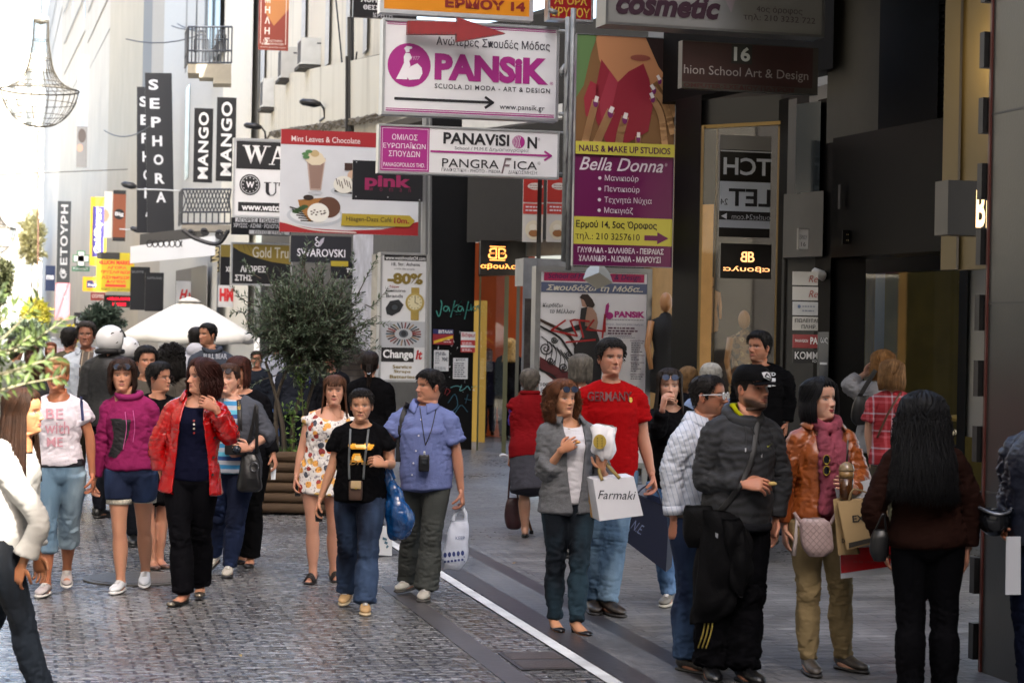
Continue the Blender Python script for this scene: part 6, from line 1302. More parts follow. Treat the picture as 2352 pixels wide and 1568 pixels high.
# 5 girl in pink
p = PP[5] = Person('girl in a magenta hoodie and denim shorts with sunglasses on her head', 318, 283, 823, face=-2, look=8, hipx=302, neckx=298, skin='#b98a70', girth=1.08, arms={'r': ((236, 1015, 0), (218, 1098, .4), dict(curl=.9)), 'l': ((354, 1010, -.2), (356, 1078, -.4))}, feet={'r': (277, .02, 0, -5), 'l': (334, -.3, .04, 8)})
p.bareleg = True; p.body(face=dict(lips='#a0605a', brow='#3a241a')); p.trousers(DENIM('#141e36', '#2a3a5a'), .018, .02, u1=.55); PK = FAB('#7d2250', .8, var=.1)
p.top('hoodie', PK, .013, .02, 1.95, .5, so=.014, neck=(.075, .05)); p.cloth('cowl_collar', [tube(np.array([p.neck+ZU*(.012-.03*max(0, math.sin(t)))+p.Rt*math.cos(t)*.082+p.F*(math.sin(t)*.075+.015) for t in np.linspace(0, 6.283, 17)]), .024, 8)], FAB('#82295a'), sm=3, amp=.004)
m = MB()
for sd in (1, -1):
    hj, K, A, tf, lf = p.leg[sd]; c = hj*.47+K*.53; m.add(*loft([c-ZU*.022, c+ZU*.022], [.094, .097], [.096, .099], p.hF, 16, 0))
part('shorts_cuffs', m, mat('#b9b5a8', .8, var=.5, vscale=60), p.root, True)
p.patch('dark_patch', [(255, 961), (301, 963), (296, 1000), (284, 1028), (266, 1052), (248, 1047), (258, 1020), (262, 1000)], '#0c0910')
for pts in ([(288, 946), (291, 985), (283, 1032)], [(306, 942), (310, 980), (306, 1015)]): p.ribbon('cord', pts, .006, '#b0508a')
p.hair('#2c1a12', 'bob', .035, .016, 62, fringe=.146, n=190, curl=.006, vol=.008); p.shades('head', '#1c1c22', '#2c3446'); p.shoes('sneaker', '#c9cdd2', '#d5d5d5')
# 12 red jacket
p = PP[12] = Person('woman in a shiny red jacket over a navy top, hand raised to her neck', 330, 466, 824, face=-6, look=-52, hipx=440, neckx=452, skin='#b5866e', girth=1.08, arms={'r': ((364, 1022, .1), (372, 1088, -.1), dict(curl=.8)), 'l': ((528, 998, .3), (496, 938, .6), dict(curl=.9, dir=(-.75, -.25, .45), palm=(-.2, .9, -.2)))}, feet={'r': (420, .05, 0, -14), 'l': (460, -.30, .02, 12)})
p.body(face=dict(lips='#9a5a52', brow='#3a2018', age=.6)); p.trousers(FAB('#0c0c10', var=.05), .016, .02, flare=.018); p.top('navy_top', FAB('#0d0f22'), .010, -.05, None, .3, neck=(.10, .11))
RJ = mat('#9a080a', .18, bump=.35, bscale=14, var=.12, vscale=5, spec=.6)
p.top('jacket', RJ, .026, -.22, 1.85, .75, flare=.12, so=.024, sflare=.012, amp=.008, fs=38, cut=p.cutfront(.06, .13, power=.8, shift=-.01)); collar(p, RJ, .09, .05, .07)
for y in (955, 1005, 1050, 1090): p.decal('button', *disc2(497-(y-955)*.06, y, 3.2, n=8), '#2a0c0c', .014)
for y, c in ((966, '#7a1f1c'), (974, '#cfcac0'), (984, '#b9b4a8'), (994, '#7a1f1c')): p.decal('button', *disc2(446, y, 2.6, n=8), c)
p.hair('#32140e', 'bob', .05, .02, 66, n=230, vol=.018, curl=.008, part_=.5); p.shoes('flat', '#1a1615', '#111111')
for sd in (1, -1):
    hj, K, A, tf, lf = p.leg[sd]; part('shoe_tip', MB().add(*ellipsoid(A+tf*.165*p.k-ZU*.05, (.034, .034, .017), 12, 6)), mat('#8d8577', .25, .7), p.root, True)
# 13 woman with camera
p = PP[13] = Person('woman in a striped top and grey cardigan holding a camera, sunglasses on her head', 297, 527, 835, face=-8, look=-14, hipx=537, neckx=540, skin='#c59a84', girth=1.22, arms={'l': ((611, 998, .2), (574, 1030, .8), dict(curl=.7, dir=(-.8, -.5, .15))), 'r': ((496, 1010, 0), (522, 1040, .8), dict(curl=.7, dir=(.8, -.4, .1)))}, feet={'r': (492, -.25, .05, -8), 'l': (526, 0, 0, 8)})
p.body(face=dict(lips='#a8665e', brow='#4a3226', fat=.05)); p.trousers(DENIM('#0e162c', '#1c2a4a'), .014, .016)
p.top('striped_top', mat('#ffffff', .8, kind='stripe', f=6.2, stops=((0, lin('#9aa0ac')), (.2, lin('#2d79a8')), (.4, lin('#a9adb6')), (.6, lin('#1d3f78')), (.8, lin('#4f9fb8')))), .016, -.1, None, .5, neck=(.08, .06)); p.top('cardigan', FAB('#4a4d55'), .028, -.2, 1.25, .6, so=.022, cut=p.cutfront(.07, .13))
p.hair('#3a2418', 'swept', .0, .014); p.shades('head', '#17141a', '#2a2430'); p.shoes('sneaker', '#b5b0a5', '#2a2a2c')
p.ribbon('camera_strap', [(549, 918), (551, 960), (552, 1015)], .035, '#0f0f12'); print_text(p, 'strap_lettering', 'Nikon', (546, 920, 553, 945), '#b5952a', rot=90, bold=.02)
# 14 woman in black behind
p = PP[14] = Person('woman dressed in black with auburn fringe, holding a folded white paper', 285, 549, 819, face=-6, look=-18, hipx=568, neckx=562, skin='#b8876e', arms={'l': ((613, 985, 0), (628, 1042, .3), dict(curl=.6))}, feet={'r': (560, -.25, 0, -5), 'l': (575, 0, 0, 6)})
p.body(); p.trousers(FAB('#09090b'), .016, .022, flare=.02); p.top('sweater', FAB('#0b0b0e'), .016, -.02, 1.95, .5, neck=(.08, .05)); p.hair('#3a1a12', 'bob', .03, .016, 60, fringe=.14, n=170); p.shoes('flat', '#14121a', '#111111')
m = MB(); g = p.grip(-1); m.add(*loft([g-ZU*.02, g-ZU*.115], [.022, .018], [.006, .003], np.array([.3, -1, 0]), 4, 0)); solo('folded_paper', m, mat('#d5dbe2', .7), 'folded white paper in the hand of the woman in black', 'paper')
# 21 floral dress
p = PP[21] = Person('young woman in a white floral dress walking with a phone in her hand', 302, 770, 862, face=4, look=2, hipx=742, neckx=758, skin='#bd8f78', girth=1.12, arms={'r': ((694, 1034, 0), (681, 1095, .3), dict(curl=.8)), 'l': ((812, 1040, 0), (800, 1090, .2))}, feet={'r': (719, .02, 0, -14), 'l': (766, -.12, 0, 14)})
p.bareleg = True; p.body(face=dict(lips='#b5625c', brow='#3a261a', fat=.07, makeup=.6)); FL = mat('#ffffff', .75, kind='floral', f=17, base=lin('#cfcac6'), stops=((0, lin('#a84a24')), (.25, lin('#c9a35a')), (.45, lin('#8f2f2a')), (.6, lin('#d59a4a')), (.8, lin('#3a3f4a'))), bump=.1, bscale=60)
p.cloth('dress', [p.torso(.012, -.30, .985, .25, n=26, hem_w=(.185, .15))]+[p.armp(sd, .016, .16) for sd in (1, -1)]+[tube([p.neck-ZU*.045, p.sh[sd]+ZU*.008], [.05, .045], 10) for sd in (1, -1)], FL, amp=.006, fs=40, cut=p.cutneck(.115, .10))
p.hair('#4a2d1c', 'long', .12, .014, 74, fringe=.146, n=230, nape=.0); p.shoes('sandal', '#191514', '#231d1a'); p.ribbon('necklace', [(757, 940), (764, 958), (778, 960), (786, 940)], .003, '#a58d55')
# 22 black tee woman
p = PP[22] = Person('short haired woman in a black printed t-shirt and blue jeans', 334, 832, 890, face=0, look=-2, hipx=828, neckx=830, skin='#b98c70', girth=1.10, pitch=-6, arms={'r': ((763, 1072, 0), (736, 1148, .3), dict(curl=.8)), 'l': ((899, 1064, .1), (884, 1066, 1), dict(curl=1.1, dir=(-.85, -.35, .25), palm=(-.1, .8, -.3)))}, feet={'r': (799, -.26, .03, -10), 'l': (838, .15, 0, 6)})
p.body(face=dict(lips='#9a6258', brow='#4a3a30', age=.8)); p.trousers(DENIM('#0d1424', '#33445f'), .02, .026, flare=.02); p.top('tshirt', FAB('#08080a'), .018, -.10, .55, .55, sflare=.018, neck=(.085, .07))
p.hair('#16110e', 'short', 0, .010, hl=.186, n=240, top=.008); p.shoes('sneaker', '#a8875a', '#b9a685')
p.patch('print', [(798, 1022), (812, 1018), (826, 1021), (845, 1018), (860, 1021), (858, 1027), (850, 1034), (838, 1032), (820, 1031), (806, 1030)], '#e8a428', .008)
p.patch('print', [(812, 1042), (828, 1041), (832, 1055), (838, 1060), (806, 1062), (808, 1050)], '#e8a428', .008); p.patch('print', [(816, 1021), (846, 1022), (842, 1029), (818, 1028)], '#f3d48a', .009); p.patch('print', [(816, 1046), (828, 1046), (830, 1056), (814, 1057)], '#f3d48a', .009)
print_text(p, 'print', 'Dres', (803, 1056, 850, 1067), '#8a6a3a', shear=.3)
p.ribbon('neck_strap', [(806, 976), (804, 1020), (802, 1060), (803, 1100)], .015, '#55595c'); p.ribbon('neck_strap', [(848, 976), (843, 1020), (838, 1060), (835, 1100)], .015, '#55595c')
# 23 blue shirt man
p = PP[23] = Person('stout smiling man in a blue short sleeved shirt carrying a white carrier bag', 320, 988, 848, face=-10, look=-58, hipx=980, neckx=975, sex='m', skin='#b07f66', girth=1.04, belly=.045, shoulder=.168, arms={'l': ((1049, 1040, 0), (1060, 1128, .2), dict(curl=1.2)), 'r': ((897, 1012, 0), (894, 1085, .2), dict(curl=.8))}, feet={'r': (940, -.34, .02, -14), 'l': (978, .0, 0, 4)})
p.body(face=dict(lips='#a0605a', brow='#1d1410', smile=1, fat=.10)); p.trousers(FAB('#454846', var=.06), .018, .026, flare=.03, amp=.009)
p.top('shirt', FAB('#66719f', .8, var=.06), .016, -.13, .72, .7, sflare=.022, so=.02, cut=p.cutneck(.06, .10)); collar(p, FAB('#6a75a5'), .085, .045, .035)
for y, x in ((963, 968), (1000, 962), (1035, 956), (1063, 950), (1090, 947)): p.decal('button', *disc2(x, y, 2.2, n=8), '#cfd0d8')
for x0, y0 in ((917, 968), (985, 982)): p.patch('pocket_flap', [(x0, y0), (x0+33, y0+4), (x0+32, y0+12), (x0+15, y0+17), (x0-1, y0+9)], '#566090', .006)
p.ribbon('lanyard', [(965, 935), (972, 985), (978, 1022)], .007, '#12141f'); p.ribbon('lanyard', [(1002, 940), (992, 985), (978, 1022)], .007, '#12141f'); p.ribbon('bag_strap', [(937, 925), (925, 960), (918, 1010), (915, 1060)], .04, '#1a1a1e')
p.hair('#14100f', 'short', 0, .016, hl=.182, n=260, top=.012); p.shoes('sneaker', '#a9a59a', '#3a3834')
# 26 old woman with the cane
p = PP[26] = Person('stooped grey haired old woman in a dark red waistcoat walking away with a cane', 245, 1218, 850, face=172, look=178, hipx=1222, neckx=1216, skin='#a9826c', lean=.12, girth=1.25, arms={'l': ((1185, 985, -.2), (1173, 1048, -.3), dict(curl=1.1)), 'r': ((1262, 992, 0), (1256, 1060, -.2))}, feet={'l': (1206, .0, 0, 5), 'r': (1256, -.2, .02, 0)})
p.bareleg = True; p.body(); p.cloth('skirt', [p.torso(.02, -.75, .2, n=20, hem_w=(.21, .18))], FAB('#3f3f46', var=.25), amp=.010, fs=24); p.top('blouse', FAB('#4a3f95'), .012, .0, .85, .3); p.top('waistcoat', FAB('#6d0f14', var=.15), .03, -.15, .12, .7, sflare=.01, cut=p.cutneck(.07, .03)); p.cloth('vest_collar', [tube(np.array([p.neck+ZU*.03+p.Rt*math.cos(t)*.08+p.F*math.sin(t)*.075 for t in np.linspace(0, 6.283, 15)]), .022, 8)], FAB('#6d0f14'), amp=.003)
p.hair('#5c564e', 'short', 0, .024, n=300, vol=.01, nape=.0, top=.02); p.shoes('flat', '#121214', '#111111')
# 28 grey jacket woman
p = PP[28] = Person('woman in a grey wool jacket eating a snack, holding a pastry bag and shopping', 352, 1293, 873, face=16, look=32, hipx=1304, neckx=1306, skin='#bd8c6c', arms={'r': ((1254, 1085, .2), (1290, 1034, .8), dict(curl=1.0, dir=(.75, -.2, .5))), 'l': ((1394, 1108, 0), (1383, 1078, .9), dict(curl=1.0, dir=(-.05, -.25, .95), thumb=(-1, -.2, 0)))}, feet={'r': (1274, .05, 0, 0), 'l': (1326, .2, 0, 14)})
p.body(face=dict(lips='#9a5a50', brow='#5a3f2c', age=.4)); p.trousers(DENIM('#0b1119', '#20333e'), .010, .014); p.top('white_top', FAB('#c9c7cc', var=.03), .012, -.04, None, .3, neck=(.085, .08))
GJ = mat('#626366', .9, var=.15, vscale=60, bump=.3, bscale=160, spec=.15); p.top('jacket', GJ, .024, -.16, 1.45, .75, flare=.10, sflare=.03, so=.021, amp=.008, fs=28, cut=p.cutfront(.075, .02, power=2.2, shift=-.01)); collar(p, GJ, .085, .04, .07)
p.hair('#5a351e', 'bob', .06, .02, 72, n=260, vol=.022, curl=.012, part_=-.3); p.shades('head', '#2a2a30', '#2c3446'); p.shoes('flat', '#141216', '#111111', heel=.035); p.ribbon('necklace', [(1296, 965), (1308, 985), (1322, 966)], .004, '#a58d55')
# 29 red tee man
p = PP[29] = Person('tall dark haired man in a red t-shirt behind the woman in the grey jacket', 332, 1404, 778, face=10, look=16, hipx=1400, neckx=1403, sex='m', skin='#ad7d66', girth=1.02, belly=.02, arms={'l': ((1478, 1008, 0), (1497, 1088, .2), dict(curl=1.2)), 'r': ((1335, 1010, 0), (1340, 1090, .1))}, feet={'r': (1362, -.05, 0, -6), 'l': (1394, .05, 0, 18)})
p.body(face=dict(lips='#8f5850', brow='#1d1613', age=.4)); p.trousers(DENIM('#3f566e', '#6d869c'), .018, .022, flare=.012); p.top('tshirt', FAB('#8c090d', .8), .012, -.10, .62, .6, sflare=.02, neck=(.075, .05)); p.hair('#171412', 'short', 0, .018, hl=.184, n=280, top=.014); p.shoes('shoe', '#2a221c', '#1a1613')
V, F = textfit('FERRARI', (1352, 900, 1455, 921), bold=.02); print_text(p, 'print', 'GERMANY', (1350, 899, 1452, 921), '#4a0508', bold=.02); p.decal('crest', *disc2(1449, 918, 4.5, ry=6, n=10), '#b5922a')
# 30 young woman in black
p = PP[30] = Person('young woman in black with sunglasses on her head and a hand at her mouth', 321, 1538, 847, face=-8, look=0, hipx=1545, neckx=1543, skin='#b8917c', arms={'r': ((1512, 986, .8), (1522, 940, .4), dict(curl=1.1, dir=(.15, -.1, .95), palm=(.8, .3, 0))), 'l': ((1590, 990, 0), (1592, 1060, 0))}, feet={'r': (1535, .02, 0, -8), 'l': (1570, -.2, 0, 8)})
p.body(face=dict(lips='#a0605c', brow='#2a1c14', makeup=.7)); p.trousers(DENIM('#2f4d72', '#5d7a9c'), .016, .02); p.top('cardigan', FAB('#0a0a0c'), .016, -.08, 1.9, .5, neck=(.08, .09)); p.hair('#1f1611', 'long', .13, .015, 62, n=220); p.shades('head', '#2a2c34', '#39435a'); p.shoes('sneaker', '#6d6a62', '#a8a59a')
# 33 striped shirt man
p = PP[33] = Person('balding man in a white pinstriped shirt and sunglasses seen from behind', 396, 1628, 859, face=58, look=66, hipx=1590, neckx=1604, sex='m', skin='#a5745c', girth=1.05, belly=.02, arms={'r': ((1545, 1085, 0), (1550, 1196, .1), dict(curl=.9)), 'l': ((1640, 1090, 0), (1650, 1180, .2))}, feet={'r': (1578, .1, 0, -10), 'l': (1635, -.25, 0, 0)})
p.body(face=dict(lips='#8f5850', brow='#17110e', beard=('#2a1f1a', .35))); p.trousers(DENIM('#16223a', '#3f5674'), .02, .026, flare=.015); PS = mat('#b9bec9', .8, kind='pinstripe', c2=lin('#8290a8'), f=34, w=.12, sl=.3, bump=.12, bscale=60)
p.top('shirt', PS, .016, -.02, 1.72, .65, so=.017, sflare=.012, amp=.008, fs=34, cut=p.cutneck(.065, .03)); collar(p, PS, .08, .05, .03); S, E, Wp, _ = p.arm[1]; m = MB().add(*loft([E*.32+Wp*.68, E*.14+Wp*.86], [.068, .064], [.066, .062], p.F, 16, .1)); part('cuff', m, PS, p.root, True); p.cloth('belt', [p.torso(.028, -.03, .03, n=5)], mat('#3a2a1c', .5), sm=1, amp=0)
p.hair('#120d0b', 'short', 0, .010, hl=.196, n=240, top=.005); p.shades('eyes', '#c9c9cc', '#0e0e10'); p.shoes('shoe', '#2a241c', '#1a1815')
# 35 hoodie and cap man
p = PP[35] = Person('bearded man in a black cap and dark patterned hoodie holding a bite of food', 407, 1728, 838, face=24, look=40, hipx=1690, neckx=1706, sex='m', skin='#b5836a', girth=1.02, belly=.05, shoulder=.172, arms={'r': ((1620, 1100, .1), (1708, 1112, .75), dict(curl=.75, dir=(.93, -.3, .05), thumb=(.2, -.3, 1), palm=(0, .6, -.5))), 'l': ((1792, 1100, -.2), (1782, 1190, .1))}, feet={'r': (1630, .05, 0, -18), 'l': (1708, .1, 0, 0)})
p.body(face=dict(lips='#8f5048', brow='#17110e', beard=('#20150f', .93))); p.trousers(FAB('#07070a', var=.05), .03, .04, flare=.02, amp=.012); HD = mat('#0c0d10', .8, kind='swirl', c2=lin('#26282d'), f=6.5, bump=.12, bscale=90)
p.top('hoodie', HD, .020, -.10, 1.95, .7, so=.019, amp=.008, fs=34, cut=p.cutneck(.075, .06)); p.cloth('hood', [tube(np.array([p.neck+ZU*(-.008-.05*max(0, math.sin(t))+.035*max(0, -math.sin(t)))+p.Rt*math.cos(t)*.094+p.F*(math.sin(t)*.085+.005) for t in np.linspace(0, 6.283, 19)]), .034, 10)], HD, amp=.006); p.cloth('hem_band', [p.torso(.034, -.13, -.06, .7, n=6)], FAB('#1c1d21'), sm=2, amp=.002)
part('neck_lining', MB().add(*tube(np.array([p.neck+ZU*(.045-.075*max(0, math.sin(t)))+p.Rt*math.cos(t)*.068+p.F*(math.sin(t)*.068+.012) for t in np.linspace(0, 6.283, 17)]), .013, 8)), FAB('#9a9a12'), p.root, True)
for pts in ([(1712, 978), (1714, 1005), (1713, 1032)], [(1726, 982), (1744, 1015), (1750, 1045)]): p.ribbon('cord', pts, .006, '#101012'); x, y = pts[-1]; p.ribbon('cord_tip', [(x, y-3), (x, y+5)], .007, '#b9b9bc')
p.decal('emblem', [(1762, 1022), (1765, 1025), (1772, 1019), (1764, 1027)], [(0, 1, 2, 3)], '#b5b31a', .008); p.ribbon('bag_strap', [(1742, 960), (1725, 1060), (1690, 1130), (1640, 1190)], .035, '#0a0a0c')
V = []; rows = 12
th = np.linspace(-np.pi, np.pi, 40, endpoint=False)
for i in range(rows):
    z = .148+(.2255-.148)*(i/(rows-1))**.75; b = headsurf(th, np.full(40, z-.008)); e = b.copy(); e[:, 2] = (z-.1)*.6; e /= np.linalg.norm(e, axis=1)[:, None]; q = b+e*.020; q[:, 2] += -.012*(np.cos(th) < 0)*(1-i/rows)+.006; V.append(q)
V = np.vstack(V); F = [(i*40+j, i*40+(j+1) % 40, (i+1)*40+(j+1) % 40, (i+1)*40+j) for i in range(rows-1) for j in range(40)]+[tuple((rows-1)*40+j for j in range(40))]
cap = part('cap', MB().add(p.tohead(V), F), FAB('#0b0b0d', .7), p.root, True); V = []
for i, r_ in enumerate(np.linspace(0, 1, 6)):
    for a in np.linspace(-1.15, 1.15, 15): V.append((math.sin(a)*(.082+.012*r_), .035+math.cos(a)*.066+r_*.078*max(0, math.cos(a))**.8, .152-.012*r_-.012*(a*a)*.6))
V = np.array(V); F = [(i*15+j, i*15+j+1, (i+1)*15+j+1, (i+1)*15+j) for i in range(5) for j in range(14)]; o = part('peak', MB().add(p.tohead(V), F), FAB('#0b0b0d', .7), cap, True); o.modifiers.new('thickness', 'SOLIDIFY').thickness = .005
V = np.array([(x*.030, .118-.010*abs(x)-(z-.178)*.55, z) for x, z in ((-1, .198), (0, .203), (1, .198), (.95, .172), (0, .155), (-.95, .172))]); part('badge', MB().add(p.tohead(V), [tuple(range(6))]), mat('#c5c7c9', .5), cap); V2 = V*[.76, 1, 1]+[0, .002, 0]; V2[:, 2] = .179+(V2[:, 2]-.179)*.76; part('badge_centre', MB().add(p.tohead(V2), [tuple(range(6))]), mat('#17181a', .5), cap)
V3 = V*[.40, 1, 1]+[0, .004, 0]; V3[:, 2] = .178+(V3[:, 2]-.179)*.42; part('badge_mark', MB().add(p.tohead(V3), [tuple(range(6))]), mat('#b5b7b9', .5), cap)
p.hair('#17100c', 'short', 0, .008, hl=.16, n=80, top=0.0); p.shoes('boot', '#0c0c0e', '#1a1a1c')
hj, K, A, tf, lf = p.leg[1]; bv = p.bvh()
for k in range(3): p.ribbon('trouser_stripe', [(1640-k*9, 1410), (1634-k*9, 1450), (1622-k*9, 1488)], .009, '#8f7d35', .012)
for sd in (1, -1): hj, K, A, tf, lf = p.leg[sd]; part('shoe_tab', MB().add(*ellipsoid(A+tf*.07-ZU*.005, (.02, .02, .045), 10, 6)), mat('#b0281c', .6), p.root, True)
m = MB(); 
# 36 tan leather jacket woman
p = PP[36] = Person('dark haired woman in a tan leather jacket and pink scarf', 398, 1886, 869, face=14, look=38, pitch=4, hipx=1882, neckx=1890, skin='#c49a84', girth=1.0, arms={'r': ((1799, 1108, 0), (1803, 1212, .15), dict(curl=.5)), 'l': ((1974, 1096, .3), (1962, 1124, .95), dict(curl=1.15, dir=(-.55, -.55, .35), thumb=(0, -.2, 1), palm=(-.5, .5, 0)))}, feet={'r': (1857, .02, 0, -6), 'l': (1938, -.12, 0, 24)})
p.body(face=dict(lips='#9a2a30', brow='#17100e', makeup=1)); p.trousers(FAB('#94815e', .8, var=.05), .012, .014, amp=.008); LJ = mat('#8a461c', .36, bump=.14, bscale=38, var=.14, vscale=7, spec=.5)
p.top('shirt', FAB('#7a3040'), .008, .0, None, .2, neck=(.09, .1)); p.top('jacket', LJ, .020, .02, 1.93, .5, so=.014, sflare=.004, amp=.008, fs=38, cut=p.cutfront(.085, .055)); collar(p, LJ, .10, .045, .09)
SC = mat('#85404e', .9, var=.45, vscale=16, bump=.3, bscale=50, stretch=(1, 1, .3), spec=.2); N0 = p.neck
wrap = tube(np.array([N0+ZU*(.03-.05*max(0, math.sin(t)))+p.Rt*math.cos(t)*.075+p.F*(math.sin(t)*.072+.02) for t in np.linspace(0, 6.283, 17)]), .030, 8)
def tail(px0, px1, y1, w):
    P = [N0+p.F*.085+p.Rt*px0-ZU*.03, N0+p.F*.15+p.Rt*(px0*.8+px1*.2)-ZU*.16, N0+p.F*.155+p.Rt*px1-ZU*.3, N0+p.F*.15+p.Rt*px1-ZU*y1]; return loft(spline(np.array(P), 14), np.interp(np.linspace(0, 1, 14), [0, .3, 1], [.028, w, w*1.1]), np.full(14, .022), p.F, 12, .4)
p.cloth('scarf', [wrap, tail(.035, .028, .50, .040), tail(-.045, -.055, .47, .036)], SC, sm=2, amp=.008, fs=40, pts=[N0-ZU*q+p.F*.15 for q in (.1, .25, .4)])
p.hair('#0a0a0e', 'bob', .045, .018, 64, n=260, vol=.014, part_=-.4); p.shoes('boot', '#4a443e', '#2a2724')
p.ribbon('bag_strap', [(1826, 1180), (1832, 1200), (1845, 1215)], .014, '#a08d88')
# 37 long black hair, from behind
p = PP[37] = Person('woman with very long black hair and a dark brown top seen from behind', 430, 2122, 905, face=174, look=176, hipx=2132, neckx=2124, skin='#a57c66', girth=1.2, arms={'l': ((2008, 1165, 0), (2030, 1258, -.3)), 'r': ((2232, 1160, 0), (2222, 1262, -.3))}, feet={'l': (2090, .05, 0, 5), 'r': (2170, 0, 0, -5)})
p.body(); p.trousers(FAB('#08080b', var=.05), .014, .018, flare=.012); p.top('sweater', FAB('#20110d', var=.06), .02, -.05, 1.9, .45, amp=.008); p.hair('#07070a', 'long', .36, .03, 20, n=520, vol=.03, curl=.012, wave=.006)
p.shoes('shoe', '#0c0c0e', '#151515')
# 38, 39 at the shop window
p = PP[38] = Person('light brown haired woman in a red plaid shirt seen from behind', 276, 2050, 828, face=168, look=176, hipx=2052, neckx=2050, skin='#b08a74', girth=1.1, lift=.06, arms={'l': ((1996, 985, 0), (2000, 1050, 0)), 'r': ((2106, 985, 0), (2100, 1050, 0))})
p.body(); p.trousers(DENIM('#33302a', '#4a463c'), .014); p.top('shirt', mat('#a01d2a', .8, kind='plaid', f=7, stops=((0, lin('#8f1420')), (.35, lin('#b5525c')), (.5, lin('#8f1420')), (.7, lin('#a9a3b0')), (.8, lin('#8f1420')))), .02, -.1, .7, .5); p.hair('#7d5c3a', 'bob', .02, .022, 50, n=220, vol=.016); p.shoes('shoe', '#1a1815', '#151515'); p.ribbon('bag_strap', [(2070, 900), (2040, 950), (2015, 1005)], .018, '#4a2d1c')
p = PP[39] = Person('fair haired woman in a pale grey sweater with a raised elbow', 262, 2030, 806, face=150, look=165, hipx=2010, neckx=2012, skin='#b8937c', arms={'l': ((1950, 884, 0), (1985, 860, -.5)), 'r': ((2062, 930, 0), (2060, 990, 0))}, lift=.06)
p.body(); p.trousers(FAB('#3a3a2e'), .014); p.top('sweater', FAB('#8d8d90'), .02, -.08, 1.6, .5); p.hair('#8a6238', 'bob', .02, .02, 50, n=180, vol=.014); p.shoes('shoe', '#1a1815', '#151515')
# 40 at the right edge
p = PP[40] = Person('person in a dark navy jacket cut by the right edge, carrying a helmet', 432, 2402, 880, face=-50, look=-40, hipx=2396, neckx=2398, sex='m', skin='#a5785f', girth=1.1, arms={'r': ((2334, 1120, 0), (2318, 1196, .4), dict(curl=1.1)), 'l': 'down'}, feet={'r': (2370, .05, 0, 0), 'l': (2430, 0, 0, 0)})
p.body(); p.trousers(FAB('#0c1020'), .02, .026); p.top('jacket', mat('#0d1222', .5, bump=.2, bscale=20), .034, -.05, 1.95, .7, so=.032, amp=.012); p.hair('#14100e', 'short'); p.shoes('shoe', '#111111', '#151515')
# 34 man in black sweater at the arcade
p = PP[34] = Person('dark haired man in a black printed sweater looking away by the arcade wall', 266, 1744, 762, face=-16, look=-44, hipx=1756, neckx=1752, sex='m', skin='#a5745a', lift=.15, girth=1.08, arms={'l': ((1810, 918, 0), (1806, 970, .2), dict(curl=.6)), 'r': ((1696, 925, 0), (1700, 975, .2))})
p.body(face=dict(beard=('#2a1d17', .4), brow='#120c0a')); p.trousers(DENIM('#12151f', '#242c3c'), .018); p.top('sweater', FAB('#0a0a0c'), .02, -.1, 1.95, .55); p.hair('#0e0b0a', 'short', 0, .018, n=220, top=.02); p.shoes('shoe', '#111111', '#151515')
for y, t in ((855, 'TED'), (868, '≡■'), (880, '■≡')): print_text(p, 'print', t, (1758, y, 1782, y+8), '#b5b8bc', bold=.03)
p.ribbon('watch_strap', [(1799, 968), (1806, 971), (1812, 970)], .022, '#111113')
# the middle distance
p = PP[6] = Person('grey haired man in a white pocketed jacket over a striped brown shirt', 226, 200, 739, face=6, look=2, hipx=205, neckx=203, sex='m', skin='#8a5f4c', girth=1.05, arms={'r': ((146, 905, 0), (150, 975, .1)), 'l': ((256, 905, 0), (254, 975, .1))})
p.body(face=dict(brow='#2f2722', lips='#7d4c44', age=.8)); p.trousers(FAB('#3f3a30'), .016); p.top('shirt', mat('#4a423c', .8, kind='pinstripe', c2=lin('#857868'), f=16, w=.22, sl=0), .012, -.02, None, .4, neck=(.06, .06)); collar(p, FAB('#7d7468'), .075, .045, .03, 'shirt_collar'); WJ = FAB('#a5adb8', var=.06)
p.top('jacket', WJ, .03, -.2, 1.9, .75, so=.032, cut=p.cutfront(.07, .085)); collar(p, WJ, .10, .045, .08); p.cloth('belt', [p.torso(.022, -.01, .05, n=5)], mat('#3a1c12', .4), sm=1, amp=0); p.hair('#2f2a25', 'short', 0, .018, n=220, top=.014); p.shoes('shoe', '#1a1815', '#151515')
for x, y in ((170, 835), (228, 830), (172, 862), (236, 860)): p.patch('pocket_flap', [(x, y), (x+16, y+2), (x+16, y+9), (x, y+7)], '#8f98a5', .006)
p = PP[11] = Person('woman with short black hair and glasses in profile, dressed in black', 288, 368, 833, face=25, look=62, hipx=352, neckx=360, skin='#b08068', girth=1.1, feet={'r': (350, .1, 0, 0), 'l': (366, 0, 0, 10)})
p.bareleg = True; p.body(face=dict(age=.5, lips='#9a5a50', brow='#1a1210')); p.top('top', FAB('#0b0b0d'), .016, -.05, 1.4, .4, neck=(.08, .05)); p.cloth('skirt', [p.torso(.02, -.62, .2, n=18, hem_w=(.22, .18))], FAB('#0c0c0f'), amp=.009, fs=24); p.hair('#0f0c0b', 'short', 0, .022, n=260, top=.016, nape=.0); p.shoes('flat', '#5a4038', '#2a2018')
m = MB()
for sg in (1, -1): m.add(*tube(np.array([[sg*.033+math.cos(a)*.023, .106, .113+math.sin(a)*.018] for a in np.linspace(0, 6.283, 13)]), .002, 5)); m.add(*tube(np.array([[sg*.056, .104, .118], [sg*.078, .03, .116], [sg*.08, -.02, .108]]), .002, 5))
v, f = m.vf(); part('glasses', MB().add(p.tohead(v), f), mat('#3a2018', .3), p.root, True)
